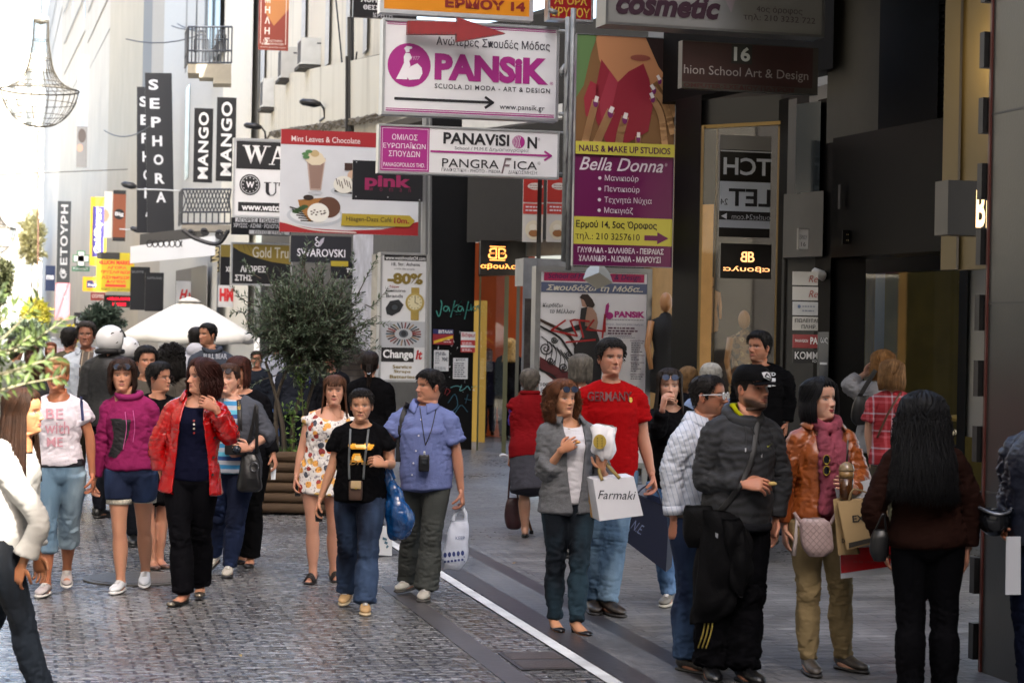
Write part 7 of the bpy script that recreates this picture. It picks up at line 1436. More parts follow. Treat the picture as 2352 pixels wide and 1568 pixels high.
def extra(label, s, x, top, face=0, look=None, sex='f', up=None, low='#14161c', hair=('#17110d', 'short'), feet=None, arms=None, upk=None, skin='#a87a62', lift=0., girth=1., hipx=None, neckx=None, hkw=None, sleeve=1.9, drape=.5, off=.015, H=None, shoe='#141414', name='person', hem=-.1, face_kw=None):
    p = Person(label, s, x, top, face=face, look=look, sex=sex, skin=skin, lift=lift, girth=girth, hipx=hipx, neckx=neckx, arms=arms, feet=feet, H=H); p.body(vox=.013, face=face_kw); p.trousers(low if not isinstance(low, str) else FAB(low), .016, vox=.012); p.top('coat' if hem < -.12 else 'top', up if not isinstance(up, str) else FAB(up), off, hem, sleeve, drape, vox=.012); p.hair(hair[0], hair[1], **(hkw or {})); p.shoes('shoe', shoe, '#151515'); return p
p = PP[9] = extra('dark haired young man half hidden behind the woman with glasses', 262, 337, 796, 10, 25, 'm', '#4a4640', hair=('#100d0c', 'short'), hkw=dict(thick=.02, n=200))
p = PP[10] = extra('woman with bushy black hair seen from behind, left of the red haired woman', 245, 394, 797, 175, 178, 'f', '#4b4640', hair=('#0f0b0a', 'curly'), hkw=dict(length=.06, thick=.02, vol=.035, n=300, open_=30))
p = PP[15] = extra('young man in a grey lettered hoodie walking by the white parasol', 202, 478, 742, 10, -40, 'm', '#3f444e', skin='#a87a60', hair=('#0e0c0b', 'short'), neckx=488, hipx=490, hkw=dict(thick=.010, n=160), face_kw=dict(brow='#0e0c0b', beard=('#2a1f18', .3)))
print_text(p, 'print', 'BULL BEAR', (468, 812, 522, 824), '#8d9098', bold=.03); p.cloth('hood', [tube(np.array([p.neck+ZU*(.018-.04*max(0, math.sin(t)))+p.Rt*math.cos(t)*.09+p.F*(math.sin(t)*.085+.005) for t in np.linspace(0, 6.283, 15)]), .03, 8)], FAB('#3f444e'), vox=.012)
p = PP[16] = extra('person in a white hooded jacket beside the young man in grey', 196, 452, 752, 175, 170, 'm', '#b9bac4', hair=('#14100e', 'short'), off=.035)
p.cloth('hood', [ellipsoid(p.neck-p.F*.06+ZU*.03, (.11, .09, .09))], FAB('#b9bac4'), vox=.012)
p = PP[17] = extra('person in a white shirt and blue jeans standing behind the olive tree', 137, 636, 780, 178, 180, 'm', '#a9adba', DENIM('#2c4a80', '#4a6a9c'), hair=('#17110d', 'short'), feet={'r': (644, 0, 0, 0), 'l': (624, 0, 0, 0)})
p = PP[18] = extra('person in a bright blue jacket and beige trousers behind the olive tree', 142, 702, 790, 150, 160, 'm', '#1f1f8a', '#6d675c', hair=('#17110d', 'short'), off=.04)
p = PP[19] = extra('man in a brown puffer jacket behind the right side of the olive tree', 160, 802, 752, 190, 190, 'm', mat('#2a2420', .6, kind='stripe', f=12, stops=((0, lin('#2f2823')), (.75, lin('#17120f'))), bump=.3, bscale=14), '#1a1a1e', hair=('#2a1c14', 'short'), off=.05, H=1.95)
p = PP[20] = extra('woman with a long dark ponytail and a black coat seen from behind', 236, 850, 808, 176, 182, 'f', '#09090b', '#0c0c10', hair=('#1a100c', 'swept'), hkw=dict(length=.32, thick=.014), hem=-.25, off=.035, girth=1.12)
part('hair_clip', MB().add(*tube(p.tohead([(-.02, -.15, .03), (.0, -.16, .022), (.015, -.155, .035)]), .006, 6)), mat('#b9bcc2', .3, .8), p.root, True)
p = PP[24] = extra('woman in a long navy coat walking into the orange lit doorway', 128, 1121, 800, 176, 178, 'f', '#0e1024', DENIM('#121a30', '#1f2a45'), hair=('#4a2414', 'bob'), hkw=dict(length=.0, open_=40, n=120), hem=-.5, off=.04, feet={'l': (1112, 0, 0, 0), 'r': (1131, -.25, .04, 0)}, girth=1.1)
p = PP[25] = extra('blonde long haired woman in black beside the navy coat at the doorway', 132, 1172, 778, 172, 176, 'f', '#0b0b0e', '#14141a', hair=('#b09058', 'long'), hkw=dict(length=.16, open_=30, n=200, thick=.02), off=.03, hipx=1164, feet={'l': (1155, 0, 0, 0), 'r': (1168, -.3, 0, 0)})
p = PP[27] = extra('grey haired person in white seen from behind at the fashion poster', 268, 1334, 816, 182, 184, 'f', '#b5bac2', hair=('#5f5a52', 'bob'), hkw=dict(length=.0, open_=35, thick=.022, n=200))
p = PP[31] = extra('fair haired woman mostly hidden behind the young woman in black', 240, 1582, 842, 170, 176, 'f', '#14141a', hair=('#7d5f3c', 'bob'), hkw=dict(length=.03, open_=40, n=160))
p = PP[32] = extra('white haired person behind the man in the pinstriped shirt', 262, 1634, 836, 178, 186, 'm', '#7d8fb0', hair=('#a8a59c', 'short'), hkw=dict(thick=.02, n=220))
p = PP[2] = extra('broad man in a pale grey jacket seen from behind through leaves', 215, 36, 775, 170, 176, 'm', '#7d827c', hair=('#2a2420', 'short'), off=.05, girth=1.25)
p = PP[3] = extra('brown haired woman behind the blonde girl in the white t-shirt', 250, 82, 812, 178, 184, 'f', '#2c2c30', hair=('#3a2014', 'bob'), hkw=dict(length=.03, open_=40, n=180))
p = PP[7] = extra('man in an olive jacket just behind the man in the white jacket', 205, 160, 752, 170, 170, 'm', '#4a463a', hair=('#14100e', 'short'), off=.04)
p = PP[41] = extra('far pedestrian with red hair between the leaves and the white jacket', 150, 118, 786, 0, 10, 'f', '#5a2f1c', hair=('#5a3018', 'bob'), hkw=dict(length=.03, n=120))
for i, (x, top, c, hc, lab) in enumerate([(318, 798, '#141418', '#17110d', 'far pedestrian in black just right of the helmets'), (428, 800, '#1b1b20', '#1a120e', 'far pedestrian in black under the parasol edge'), (590, 806, '#20242c', '#2a1c14', 'far pedestrian in dark grey behind the tree, left side'), (75, 792, '#2a2c30', '#3a2418', 'far pedestrian in charcoal at the leafy left edge'), (362, 806, '#3a2f2a', '#21160f', 'far pedestrian in brown behind the dark haired young man'), (672, 800, '#23262e', '#1a120e', 'far pedestrian in slate grey behind the tree trunk'), (760, 802, '#17181c', '#120d0b', 'far pedestrian in black behind the floral dress')]):
    PP[50+i] = extra(lab, 150+i*6, x, top, 175 if i % 2 else 5, None, 'f' if i % 2 else 'm', c, hair=(hc, 'short'), hkw=dict(n=90))
# officers in white helmets
def helmet(p, lab, visor=True):
    V = []; n, m_ = 28, 14
    r = thing('motorcycle_helmet', lab, 'helmet', p.tohead(np.array([[0, 0, .02]]))[0], 'white helmets of the two officers'); v, f = ellipsoid((0, -.005, .125), (.125, .15, .135), 28, 16)
    keep = [q for q in f if not (np.mean(v[list(q)], 0)[1] > .06 and np.mean(v[list(q)], 0)[2] < .155) and np.mean(v[list(q)], 0)[2] > .0]; o = part('shell', MB().add(p.tohead(v), keep), mat('#c9cacc', .2), r, True); o.modifiers.new('thickness', 'SOLIDIFY').thickness = .02
    mm = MB()
    for sg in (1, -1):
        for y, z, l in ((.03, .20, .05), (-.06, .185, .045), (-.02, .10, .035)): e = np.array([sg*.118*math.sqrt(max(.05, 1-((z-.125)/.135)**2-(y/.16)**2)), y, z]); mm.add(*tube(p.tohead(np.array([e+[0, -l/2, -.008], e, e+[sg*.004, l/2, .004]])), [.004, .010, .003], 6))
    part('neck_roll', MB().add(*tube(p.tohead(np.array([[math.cos(t)*.108, -.01+math.sin(t)*.125, .012] for t in np.linspace(0, 6.283, 21)])), .026, 8)), mat('#121214', .7), r, True)
    part('vents', mm, mat('#1a1a1c', .4), r, True); v, f = ellipsoid((0, .0, .12), (.128, .156, .138), 28, 16); kp = [q for q in f if np.mean(v[list(q)], 0)[1] > .05 and .155 < np.mean(v[list(q)], 0)[2] < .215]
    part('visor', MB().add(p.tohead(v), kp), mat('#2a2c30', .1), r, True); return r
p = PP[8] = extra('police officer in a dark jacket wearing the nearer white helmet', 232, 255, 752, 165, 140, 'm', mat('#0c0d11', .6, bump=.2, bscale=20), hair=('#111', 'short') if False else ('#111111', 'short'), off=.05, girth=1.15, hkw=dict(n=20, thick=.004)); helmet(p, 'large white vented motorcycle helmet, the nearer of two')
p = PP[42] = extra('police officer in black wearing the farther white helmet', 196, 296, 778, 175, 172, 'm', '#0d0e12', hair=('#111111', 'short'), off=.05, hkw=dict(n=20, thick=.004)); helmet(p, 'smaller white motorcycle helmet, the farther of two')
# ------------------------------------------------------------------ bags and things carried
def prism(mb, quad, Y, d):
    q = np.array([P3Y(x, y, Y) for x, y in quad]); V = np.vstack([q, q+np.asarray(d)]); F = [(0, 1, 2, 3), (7, 6, 5, 4), (0, 4, 5, 1), (1, 5, 6, 2), (2, 6, 7, 3), (3, 7, 4, 0)]; return mb.add(V, orient(V, F))
def flatpoly(mb, pts, Y, off=.003):
    V = np.array([P3Y(x, y, Y)+[0, -off, 0] for x, y in pts]); F = tuple(range(len(pts))); n = np.zeros(3)
    for i in range(1, len(pts)-1): n += np.cross(V[i]-V[0], V[i+1]-V[0])
    return mb.add(V, [F if n[1] < 0 else F[::-1]])
def onbag(r, name, t, box, Y, col, rot2=0., **k):
    V, F = textfit(t, box, **k); c = np.array([(box[0]+box[2])/2, (box[1]+box[3])/2]); a = math.radians(rot2); R = np.array([[math.cos(a), -math.sin(a)], [math.sin(a), math.cos(a)]]); V = (V-c)@R.T+c
    Vw = np.array([P3Y(x, y, Y)+[0, -.004, 0] for x, y in V]); part(name, MB().add(Vw, F), mat(col, .6), r)
def handle(r, pts, Y, w, m, Y1=None, n=14):
    P = np.array([P3Y(x, y, Y+((Y1 or Y)-Y)*i/(len(pts)-1)) for i, (x, y) in enumerate(pts)]); C = spline(P, n); part('handle', MB().add(*loft(C, np.full(n, w/2), np.full(n, .003), np.array([0, -1., .1]), 6, 0)), m, r, True)
def softbag(rows, Y, n=26, nr=26, crumple=.012, seed=1, m=None):
    """soft bag from rows (x left, x right, y, depth in metres)"""
    R = np.array(rows, float); t = np.linspace(0, len(R)-1, nr); I = spline(R, nr); th = np.linspace(0, 2*np.pi, n, endpoint=False); V = []
    for xl, xr, y, d in I:
        a, b = P3Y(xl, y, Y), P3Y(xr, y, Y); c = (a+b)/2; w = np.linalg.norm(b-a)/2; cs, sn = np.cos(th), np.sin(th)
        V.append(c+np.outer(np.sign(cs)*np.abs(cs)**.8*w, nrm(b-a))+np.outer(np.sign(sn)*np.abs(sn)**.8*d/2, [0, 1, 0]))
    V = np.vstack(V); F = [(i*n+j, i*n+(j+1) % n, (i+1)*n+(j+1) % n, (i+1)*n+j) for i in range(nr-1) for j in range(n)]; fa = np.asarray(F)
    N = vnormals(V, fa); V = V+N*(crumple*(1-1.8*np.abs(wob(V*[1, 1, .45], 26, seed))))[:, None]
    F = F+[tuple(range(n)), tuple(range((nr-1)*n, nr*n))]; return V, orient(V, F)
# white paper bag with handwriting
Y = PP[28].grip(-1)[1]-.03; r = thing('paper_bag', 'white paper shopping bag with dark handwriting and gold ribbon handles', 'shopping bag', P3Y(1412, 1196, Y)); m = MB(); q = [(1363, 1101), (1456, 1094), (1478, 1183), (1378, 1196)]; prism(m, q, Y, [-.045, .11, .012]); part('bag_body', m, mat('#d3d3d8', .55, var=.03), r)
for pts in ([(1384, 1103), (1377, 1080), (1390, 1062)], [(1424, 1098), (1402, 1075), (1392, 1062)]): handle(r, pts, Y-.005, .022, mat('#8a7238', .4), PP[28].grip(-1)[1])
onbag(r, 'lettering', 'Farmaki', (1374, 1126, 1461, 1146), Y, '#2a2f38', 1, shear=.25); m = MB(); prism(m, [(1346, 1104), (1362, 1103), (1376, 1195), (1357, 1186)], Y+.10, [0, .03, 0]); part('second_bag', m, mat('#8a6a3a', .6), r)
Yg = PP[28].grip(-1)[1]; v, f = softbag([(1356, 1412, 972, .02), (1350, 1422, 980, .05), (1355, 1420, 1008, .09), (1352, 1421, 1035, .07), (1372, 1408, 1052, .05), (1380, 1392, 1060, .03)], Yg-.03, crumple=.024, seed=4, nr=34, n=34); r = thing('pastry_bag', 'crumpled white pastry bag with a yellow print, held up', 'paper bag', P3Y(1386, 1056, Yg)); part('bag_body', MB().add(v, f), mat('#d9d7da', .55), r, True)
m = MB(); V2, F2 = disc2(1378, 1014, 15, 17); m.add(np.array([P3Y(x, y, Yg-.090) for x, y in V2]), F2); part('print', m, mat('#a58c34', .6), r); m = MB()
for sg in (-1, 1):
    for k in range(4): flatpoly(m, [(1378+sg*3, 1006+k*6), (1378+sg*7, 1003+k*6), (1378+sg*6, 1009+k*6)], Yg-.092)
part('wheat_print', m, mat('#6b5f1c', .6), r); V, F = ellipsoid(PP[28].grip(1)+np.array([.03, -.02, .01]), (.018, .012, .01)); solo('biscuit', MB().add(V, F), mat('#c08a4a', .7), 'small biscuit between the fingers of the woman in grey', 'biscuit', smooth=True)
# navy carrier
Y = PP[29].grip(-1)[1]; r = thing('paper_bag', 'large tilted navy blue paper carrier bag behind the pinstriped shirt', 'shopping bag', P3Y(1480, 1310, Y)); m = MB(); prism(m, [(1442, 1120), (1530, 1148), (1536, 1312), (1500, 1312), (1420, 1240)], Y, [.0, .0, 0]) if False else prism(m, [(1444, 1130), (1538, 1165), (1530, 1313), (1419, 1228)], Y, [.05, .13, .02]); part('bag_body', m, mat('#0e1428', .4), r)
for pts in ([(1462, 1135), (1480, 1118), (1500, 1110)], [(1520, 1158), (1512, 1130), (1500, 1110)]): handle(r, pts, Y-.01, .012, mat('#1a2038', .5))
onbag(r, 'lettering', 'N.E.', (1452, 1200, 1480, 1222), Y, '#5b6580', 35); prism(m := MB(), [(1460, 1115), (1478, 1112), (1490, 1150), (1462, 1140)], Y+.03, [0, .02, 0]); part('tissue', m, mat('#8a93a5', .6), r)
# blue plastic bag, white carrier
Y = PP[22].arm[-1][1][1]+.02; r = thing('plastic_bag', 'shiny blue plastic bag hanging from a forearm', 'plastic bag', P3Y(915, 1240, Y)); v, f = softbag([(886, 894, 1082, .03), (885, 914, 1110, .10), (886, 932, 1140, .16), (888, 946, 1180, .2), (889, 950, 1212, .19), (895, 936, 1234, .12), (905, 925, 1241, .05)], Y, crumple=.022, seed=3, nr=34, n=34); part('bag_body', MB().add(v, f), mat('#0d3f74', .18, bump=.5, bscale=22, spec=.8), r, True); handle(r, [(888, 1100), (894, 1072), (905, 1100)], Y, .03, mat('#0d3f74', .2))
Y = PP[23].grip(-1)[1]; r = thing('plastic_bag', 'white carrier bag with a blue Greek pattern band', 'plastic bag', P3Y(1048, 1312, Y)); v, f = softbag([(1036, 1074, 1194, .06), (1030, 1077, 1210, .09), (1024, 1079, 1240, .12), (1017, 1078, 1275, .13), (1014, 1074, 1292, .12), (1016, 1060, 1308, .07)], Y, crumple=.012, seed=6); part('bag_body', MB().add(v, f), mat('#b5bccb', .4, bump=.25, bscale=16), r, True)
for pts in ([(1040, 1196), (1048, 1176), (1060, 1164)], [(1070, 1196), (1070, 1180), (1062, 1164)]): handle(r, pts, Y, .03, mat('#b9c0cd', .45))
bvb = BVHTree.FromPolygons(v.tolist(), f); cam0 = Vector((0, 0, HC))
def bagdecal(name, V2, F2, col):
    out = []
    for x, y in V2:
        d = Vector(P3Y(x, y, Y))-cam0; d.normalize(); h = bvb.ray_cast(cam0, d); out.append(np.array(h[0])-np.array(d)*.006 if h[0] is not None else P3Y(x, y, Y-.07))
    part(name, MB().add(np.array(out), F2), mat(col, .5), r)
bagdecal('lettering', *textfit('KEEP', (1047, 1231, 1068, 1239)), '#3a4a70'); m = []
for k in range(5): bagdecal('pattern_palmette', *disc2(1023+k*10, 1274-k*1.2, 3.8, ry=6, n=10), '#26346a')
for y0, y1 in ((1283, 1285), (1294, 1296), (1287, 1292)):
    if y1-y0 < 3: bagdecal('pattern_line', [(1018, y0), (1068, y0-6), (1068, y1-6), (1018, y1)], [(0, 1, 2, 3)], '#26346a')
    else:
        for k in range(6): bagdecal('pattern_key', [(1020+k*8, y0-k), (1025+k*8, y0-k), (1025+k*8, y1-k), (1020+k*8, y1-k)], [(0, 1, 2, 3)], '#26346a')
# pouch, phones, cameras
def boxthing(name, lab, cat, x0, y0, x1, y1, Y, depth, m_, parts=(), bev=.006):
    r = thing(name, lab, cat, P3Y((x0+x1)/2, y1, Y)); a = P3Y(x0, y1, Y); w = P3Y(x1, y1, Y)-a; h = P3Y(x0, y0, Y)-a; c = a+w/2+h/2
    n = 5; ws = np.linalg.norm(w)/2; hs_ = np.linalg.norm(h)/2; V, F = loft([c+ZU*hs_*q for q in (-1, -.93, 0, .93, 1)], np.array([.85, 1, 1, 1, .85])*ws, np.array([.8, 1, 1, 1, .8])*depth/2, np.array([0, -1., 0]), 8, .1)
    part('case', MB().add(*superbox(c, ws, depth/2, hs_)), m_, r, True)
    for nm, (a0, b0, a1, b1), mm in parts:
        q = MB(); q.add(*superbox(P3Y((a0+a1)/2, (b0+b1)/2, Y-depth/2-.004), abs(a1-a0)/2*Y/FPX, .008, abs(b1-b0)/2*Y/FPX)); part(nm, q, mm, r, True)
    return r
def superbox(c, a, b, h, n=24, e=.35):
    th = np.linspace(0, 2*np.pi, n, endpoint=False); cs, sn = np.cos(th), np.sin(th); V = []; zz = (-1, -.9, -.5, 0, .5, .9, 1); sc_ = (.86, .98, 1, 1, 1, .98, .86)
    for z, k in zip(zz, sc_):
        for cc, ss in zip(cs, sn): V.append(np.asarray(c)+[np.sign(cc)*abs(cc)**e*a*k, np.sign(ss)*abs(ss)**e*b*k, z*h])
    m_ = len(zz); F = [(i*n+j, i*n+(j+1) % n, (i+1)*n+(j+1) % n, (i+1)*n+j) for i in range(m_-1) for j in range(n)]+[tuple(range(n))[::-1], tuple(range((m_-1)*n, m_*n))]; return np.array(V), F
def front(p, x, y):
    h = p.bvh().ray_cast(cam0, (Vector(P3(x, y, p.s))-cam0).normalized()); return h[0][1] if h[0] is not None else p.Y-.15
Yp = front(PP[22], 818, 1115)-.045; boxthing('camera_pouch', 'small brown and cream pouch hanging on a neck strap', 'pouch', 802, 1104, 833, 1148, Yp, .06, mat('#3a2418', .6), [('flap', (806, 1104, 830, 1122), mat('#a8906a', .6)), ('clasp', (815, 1118, 821, 1123), mat('#b59a4a', .3, .8))])
g = PP[22].grip(1); solo('mobile_phone', MB().add(*superbox(g-ZU*.02, .024, .01, .045)), mat('#0b0b0d', .15), 'black mobile phone in the hand of the short haired woman', 'phone', smooth=True)
g = PP[21].grip(1); solo('mobile_phone', MB().add(*superbox(g-ZU*.01+SU*.01, .022, .01, .05)), mat('#101012', .15), 'black mobile phone in the hand of the floral dress woman', 'phone', smooth=True)
Yp = front(PP[23], 973, 1062)-.04; boxthing('camera_case', 'small black camera case hanging on a cord over the blue shirt', 'camera case', 962, 1044, 987, 1082, Yp, .05, mat('#0d0e11', .3), [('lens_front', (968, 1052, 981, 1066), mat('#1d2126', .1)), ('clip', (973, 1036, 978, 1044), mat('#b9bcc0', .3, .8))])
Yp = front(PP[13], 540, 1030)-.06; r = boxthing('camera', 'black camera with a round lens held by the woman in the grey cardigan', 'camera', 517, 1016, 563, 1044, Yp, .06, mat('#0b0b0d', .4), [('prism_hump', (532, 1008, 552, 1018), mat('#0b0b0d', .4))]); c = P3Y(546, 1031, Yp-.03); V, F = loft([c, c-np.array([0, .07, 0])], [.034, .032], [.034, .032], ZU, 20, 0); part('lens', MB().add(V, F), mat('#111114', .25), r, True); V, F = loft([c-np.array([0, .068, 0]), c-np.array([0, .073, 0])], [.024, .024], [.024, .024], ZU, 18, 0); part('front_glass', MB().add(V, F), mat('#1c2430', .05), r, True)
Y = PP[13].Y-.2; r = thing('shoulder_bag', 'black leather shoulder bag with a round metal ring over the striped top', 'handbag', P3Y(577, 1128, Y)); v, f = softbag([(556, 590, 1040, .05), (552, 600, 1060, .1), (548, 602, 1095, .13), (545, 604, 1120, .12), (556, 596, 1130, .06)], Y, crumple=.01); part('bag_body', MB().add(v, f), mat('#0b0b0d', .35, bump=.2, bscale=40), r, True); c = P3Y(585, 1072, Y-.075); part('ring', MB().add(*tube([c+np.array([math.cos(t)*.033, 0, math.sin(t)*.033]) for t in np.linspace(0, 6.283, 17)], .006, 6)), mat('#5a5c60', .3, .9), r, True); handle(r, [(562, 1045), (580, 980), (590, 930), (590, 1042)], Y-.03, .025, mat('#0b0b0d', .4))
# old woman's cane and bag
g = PP[26].grip(-1); r = thing('walking_cane', 'brown wooden walking cane with a pale crook handle', 'cane', GR(1220, 1228)); bt = GR(1221, 1226); tp = P3Y(1173, 1062, g[1]); part('shaft', MB().add(*tube([tp, bt+ZU*.03], .013, 8)), mat('#8a5a2c', .5), r, True); part('rubber_tip', MB().add(*tube([bt+ZU*.035, bt], .02, 8)), mat('#141414', .8), r, True); part('crook', MB().add(*tube([tp, P3Y(1170, 1052, g[1]), P3Y(1163, 1046, g[1]), P3Y(1154, 1044, g[1]), P3Y(1149, 1048, g[1])], .014, 8, samples=14)), mat('#b9bcc2', .35), r, True)
r = thing('handbag', 'dark burgundy handbag hanging from the hand of the old woman', 'handbag', P3Y(1180, 1215, g[1])); v, f = softbag([(1166, 1194, 1142, .06), (1162, 1198, 1158, .1), (1159, 1200, 1190, .12), (1163, 1197, 1210, .1), (1172, 1190, 1216, .05)], g[1]+.02, crumple=.006); part('bag_body', MB().add(v, f), mat('#2c0c12', .4, bump=.15, bscale=30), r, True); handle(r, [(1168, 1144), (1172, 1090), (1176, 1066)], g[1], .018, mat('#3a1a14', .5)); handle(r, [(1190, 1144), (1184, 1095), (1177, 1066)], g[1], .018, mat('#3a1a14', .5))
# hoodie man: black bag and jacket at the hip, food
Y = PP[35].Y-.12; r = thing('shoulder_bag', 'black square shoulder bag at the hip of the man in the dark hoodie', 'bag', P3Y(1606, 1255, Y)); v, f = softbag([(1575, 1640, 1160, .08), (1570, 1648, 1180, .14), (1568, 1648, 1230, .15), (1580, 1640, 1256, .1)], Y, crumple=.006); part('bag_body', MB().add(v, f), mat('#040405', .7, bump=.2, bscale=60, spec=.1), r, True)
Y = PP[35].Y-.16; r = thing('tied_jacket', 'black jacket hanging in folds from the waist of the man in the dark hoodie', 'jacket', P3Y(1650, 1430, Y)); v, f = softbag([(1612, 1700, 1170, .1), (1606, 1716, 1205, .16), (1602, 1728, 1250, .18), (1598, 1716, 1300, .17), (1588, 1704, 1350, .15), (1584, 1682, 1400, .12), (1590, 1650, 1432, .06)], Y, crumple=.022, seed=8, nr=40, n=40); part('jacket_body', MB().add(v, f), mat('#040406', .75, bump=.3, bscale=30, spec=.12), r, True); v2, f2 = softbag([(1650, 1700, 1190, .08), (1660, 1728, 1240, .1), (1668, 1735, 1300, .1), (1680, 1722, 1350, .07), (1690, 1712, 1375, .03)], Y-.07, crumple=.028, seed=2); part('hanging_sleeve', MB().add(v2, f2), mat('#050507', .75, bump=.3, bscale=30, spec=.12), r, True); V2 = [(1643, 1222), (1650, 1225), (1649, 1236), (1644, 1232)]; part('logo_patch', flatpoly(MB(), V2, Y-.125), mat('#8d9094', .5), r)
V, F = ellipsoid(PP[35].grip(1)+np.array([.055, -.02, .02]), (.024, .014, .012)); solo('snack', MB().add(V, F), mat('#b59a5a', .7), 'bite of pale food between the fingers of the bearded man', 'food', smooth=True)
# tan jacket woman: quilted bag, kraft bags, iced coffee, hanging sunglasses
Y = PP[36].Y-.24; r = thing('quilted_bag', 'small pale pink quilted crossbody bag with a tassel', 'handbag', P3Y(1878, 1277, Y)); v, f = softbag([(1846, 1894, 1189, .05), (1838, 1908, 1202, .08), (1839, 1913, 1240, .09), (1846, 1914, 1262, .085), (1858, 1900, 1277, .05)], Y, crumple=.004); m_ = mat('#a58f8c', .5, bump=.15, bscale=30); part('bag_body', MB().add(v, f), m_, r, True); bvb = BVHTree.FromPolygons(v.tolist(), f); m = MB()
for k in range(-5, 10):
    for sg in (1, -1):
        pts = []
        for t in np.linspace(0, 1, 14):
            x = 1838+k*14+sg*t*76+(76 if sg < 0 else 0)*0+(62 if sg < 0 else 0); y = 1192+t*82; d = Vector(P3Y(x, y, Y))-cam0; d.normalize(); h = bvb.ray_cast(cam0, d)
            if h[0] is not None: pts.append(np.array(h[0]))
        if len(pts) > 3: m.add(*tube(np.array(pts), .0022, 4))
part('quilting', m, mat('#8d7a78', .6), r, True); handle(r, [(1842, 1200), (1832, 1188), (1824, 1176)], Y, .02, m_); handle(r, [(1908, 1202), (1916, 1188), (1922, 1176)], Y, .02, m_); part('tassel', MB().add(*tube([P3Y(1830, 1195, Y-.03), P3Y(1828, 1240, Y-.03), P3Y(1823, 1275, Y-.03)], [.006, .012, .016], 8)), mat('#a09490', .5), r, True)
g = PP[36].grip(-1); Y = g[1]-.05; r = thing('paper_bag', 'brown kraft shopping bag with dark printed letters', 'shopping bag', P3Y(1980, 1268, Y)); m = MB(); prism(m, [(1924, 1152), (2036, 1140), (2044, 1238), (1946, 1262)], Y, [.02, .10, .0]); part('bag_body', m, mat('#a58a60', .7, var=.06), r); onbag(r, 'lettering', 'EXTYN', (1958, 1180, 2030, 1196), Y, '#2a251e', -5, bold=.03); m = MB(); flatpoly(m, [(1950, 1246), (2044, 1224), (2044, 1234), (1950, 1258)], Y); part('print_band', m, mat('#2a251e', .6), r); handle(r, [(1950, 1150), (1955, 1132), (1962, 1122)], Y, .01, mat('#8a7450', .6)); handle(r, [(2010, 1143), (1985, 1128), (1962, 1122)], Y, .01, mat('#8a7450', .6))
r = thing('paper_bag', 'second kraft bag behind the first one, printed along its foot', 'shopping bag', P3Y(1940, 1280, Y)); m = MB(); prism(m, [(1914, 1146), (1930, 1144), (1972, 1272), (1926, 1274)], Y+.06, [.02, .06, 0]); part('bag_body', m, mat('#9a8058', .7), r); onbag(r, 'lettering', 'EXT', (1934, 1236, 1948, 1246), Y+.055, '#2a251e', bold=.02)
Y2 = Y+.13; r = thing('plastic_bag', 'glossy red and white carrier bag behind the kraft bags', 'plastic bag', P3Y(1985, 1328, Y2)); m = MB(); prism(m, [(1928, 1250), (2046, 1240), (2046, 1316), (1932, 1328)], Y2, [.02, .12, 0]); part('bag_body', m, mat('#c4c6cc', .25), r); part('red_print', flatpoly(flatpoly(MB(), [(1930, 1262), (2046, 1250), (2046, 1300), (1932, 1316)], Y2), [(1930, 1262), (1931, 1262), (1931, 1263)], Y2, .004), mat('#a50f16', .25), r); onbag(r, 'lettering', 'to be continued', (1960, 1284, 2030, 1292), Y2-.003, '#7d0a10'); m = MB(); prism(m, [(1918, 1120), (2000, 1100), (2004, 1150), (1926, 1160)], Y2, [.02, .03, 0]); part('bag_top', m, mat('#b9bcc4', .4), r)
c = P3Y(1944, 1116, g[1]-.01); r = thing('iced_coffee', 'clear plastic cup of iced coffee with a domed lid and straw', 'drink', c-ZU*.06); part('cup', MB().add(*loft([c-ZU*.075, c+ZU*.045], [.034, .041], [.034, .041], np.array([0, 1., 0]), 20, 0)), mat('#4a2c16', .12), r, True); part('foam', MB().add(*loft([c+ZU*.046, c+ZU*.085], [.042, .043], [.042, .043], np.array([0, 1., 0]), 20, 0)), mat('#8a6c44', .3), r, True); part('lid', MB().add(*loft([c+ZU*.086, c+ZU*.092, c+ZU*.12, c+ZU*.135], [.046, .046, .038, .016], [.046, .046, .038, .016], np.array([0, 1., 0]), 20, .3)), mat('#7d6a50', .1), r, True); part('straw', MB().add(*tube([c+ZU*.09, c+ZU*.26+np.array([.005, 0, 0])], .006, 8)), mat('#2c2622', .4), r, True)
Yf = front(PP[36], 1900, 1060)-.015; r = thing('sunglasses', 'gold rimmed sunglasses hung on the pink scarf', 'sunglasses', P3Y(1899, 1085, Yf))
for y in (1055, 1080):
    cc = P3Y(1899, y, Yf); part('lens', MB().add(*superbox(cc, .017, .003, .024, e=.8)), mat('#15171a', .08), r, True); part('rim', MB().add(*tube([cc+np.array([math.cos(t)*.019, -.003, math.sin(t)*.026]) for t in np.linspace(0, 6.283, 15)], .003, 5)), mat('#b5983a', .3, .8), r, True)
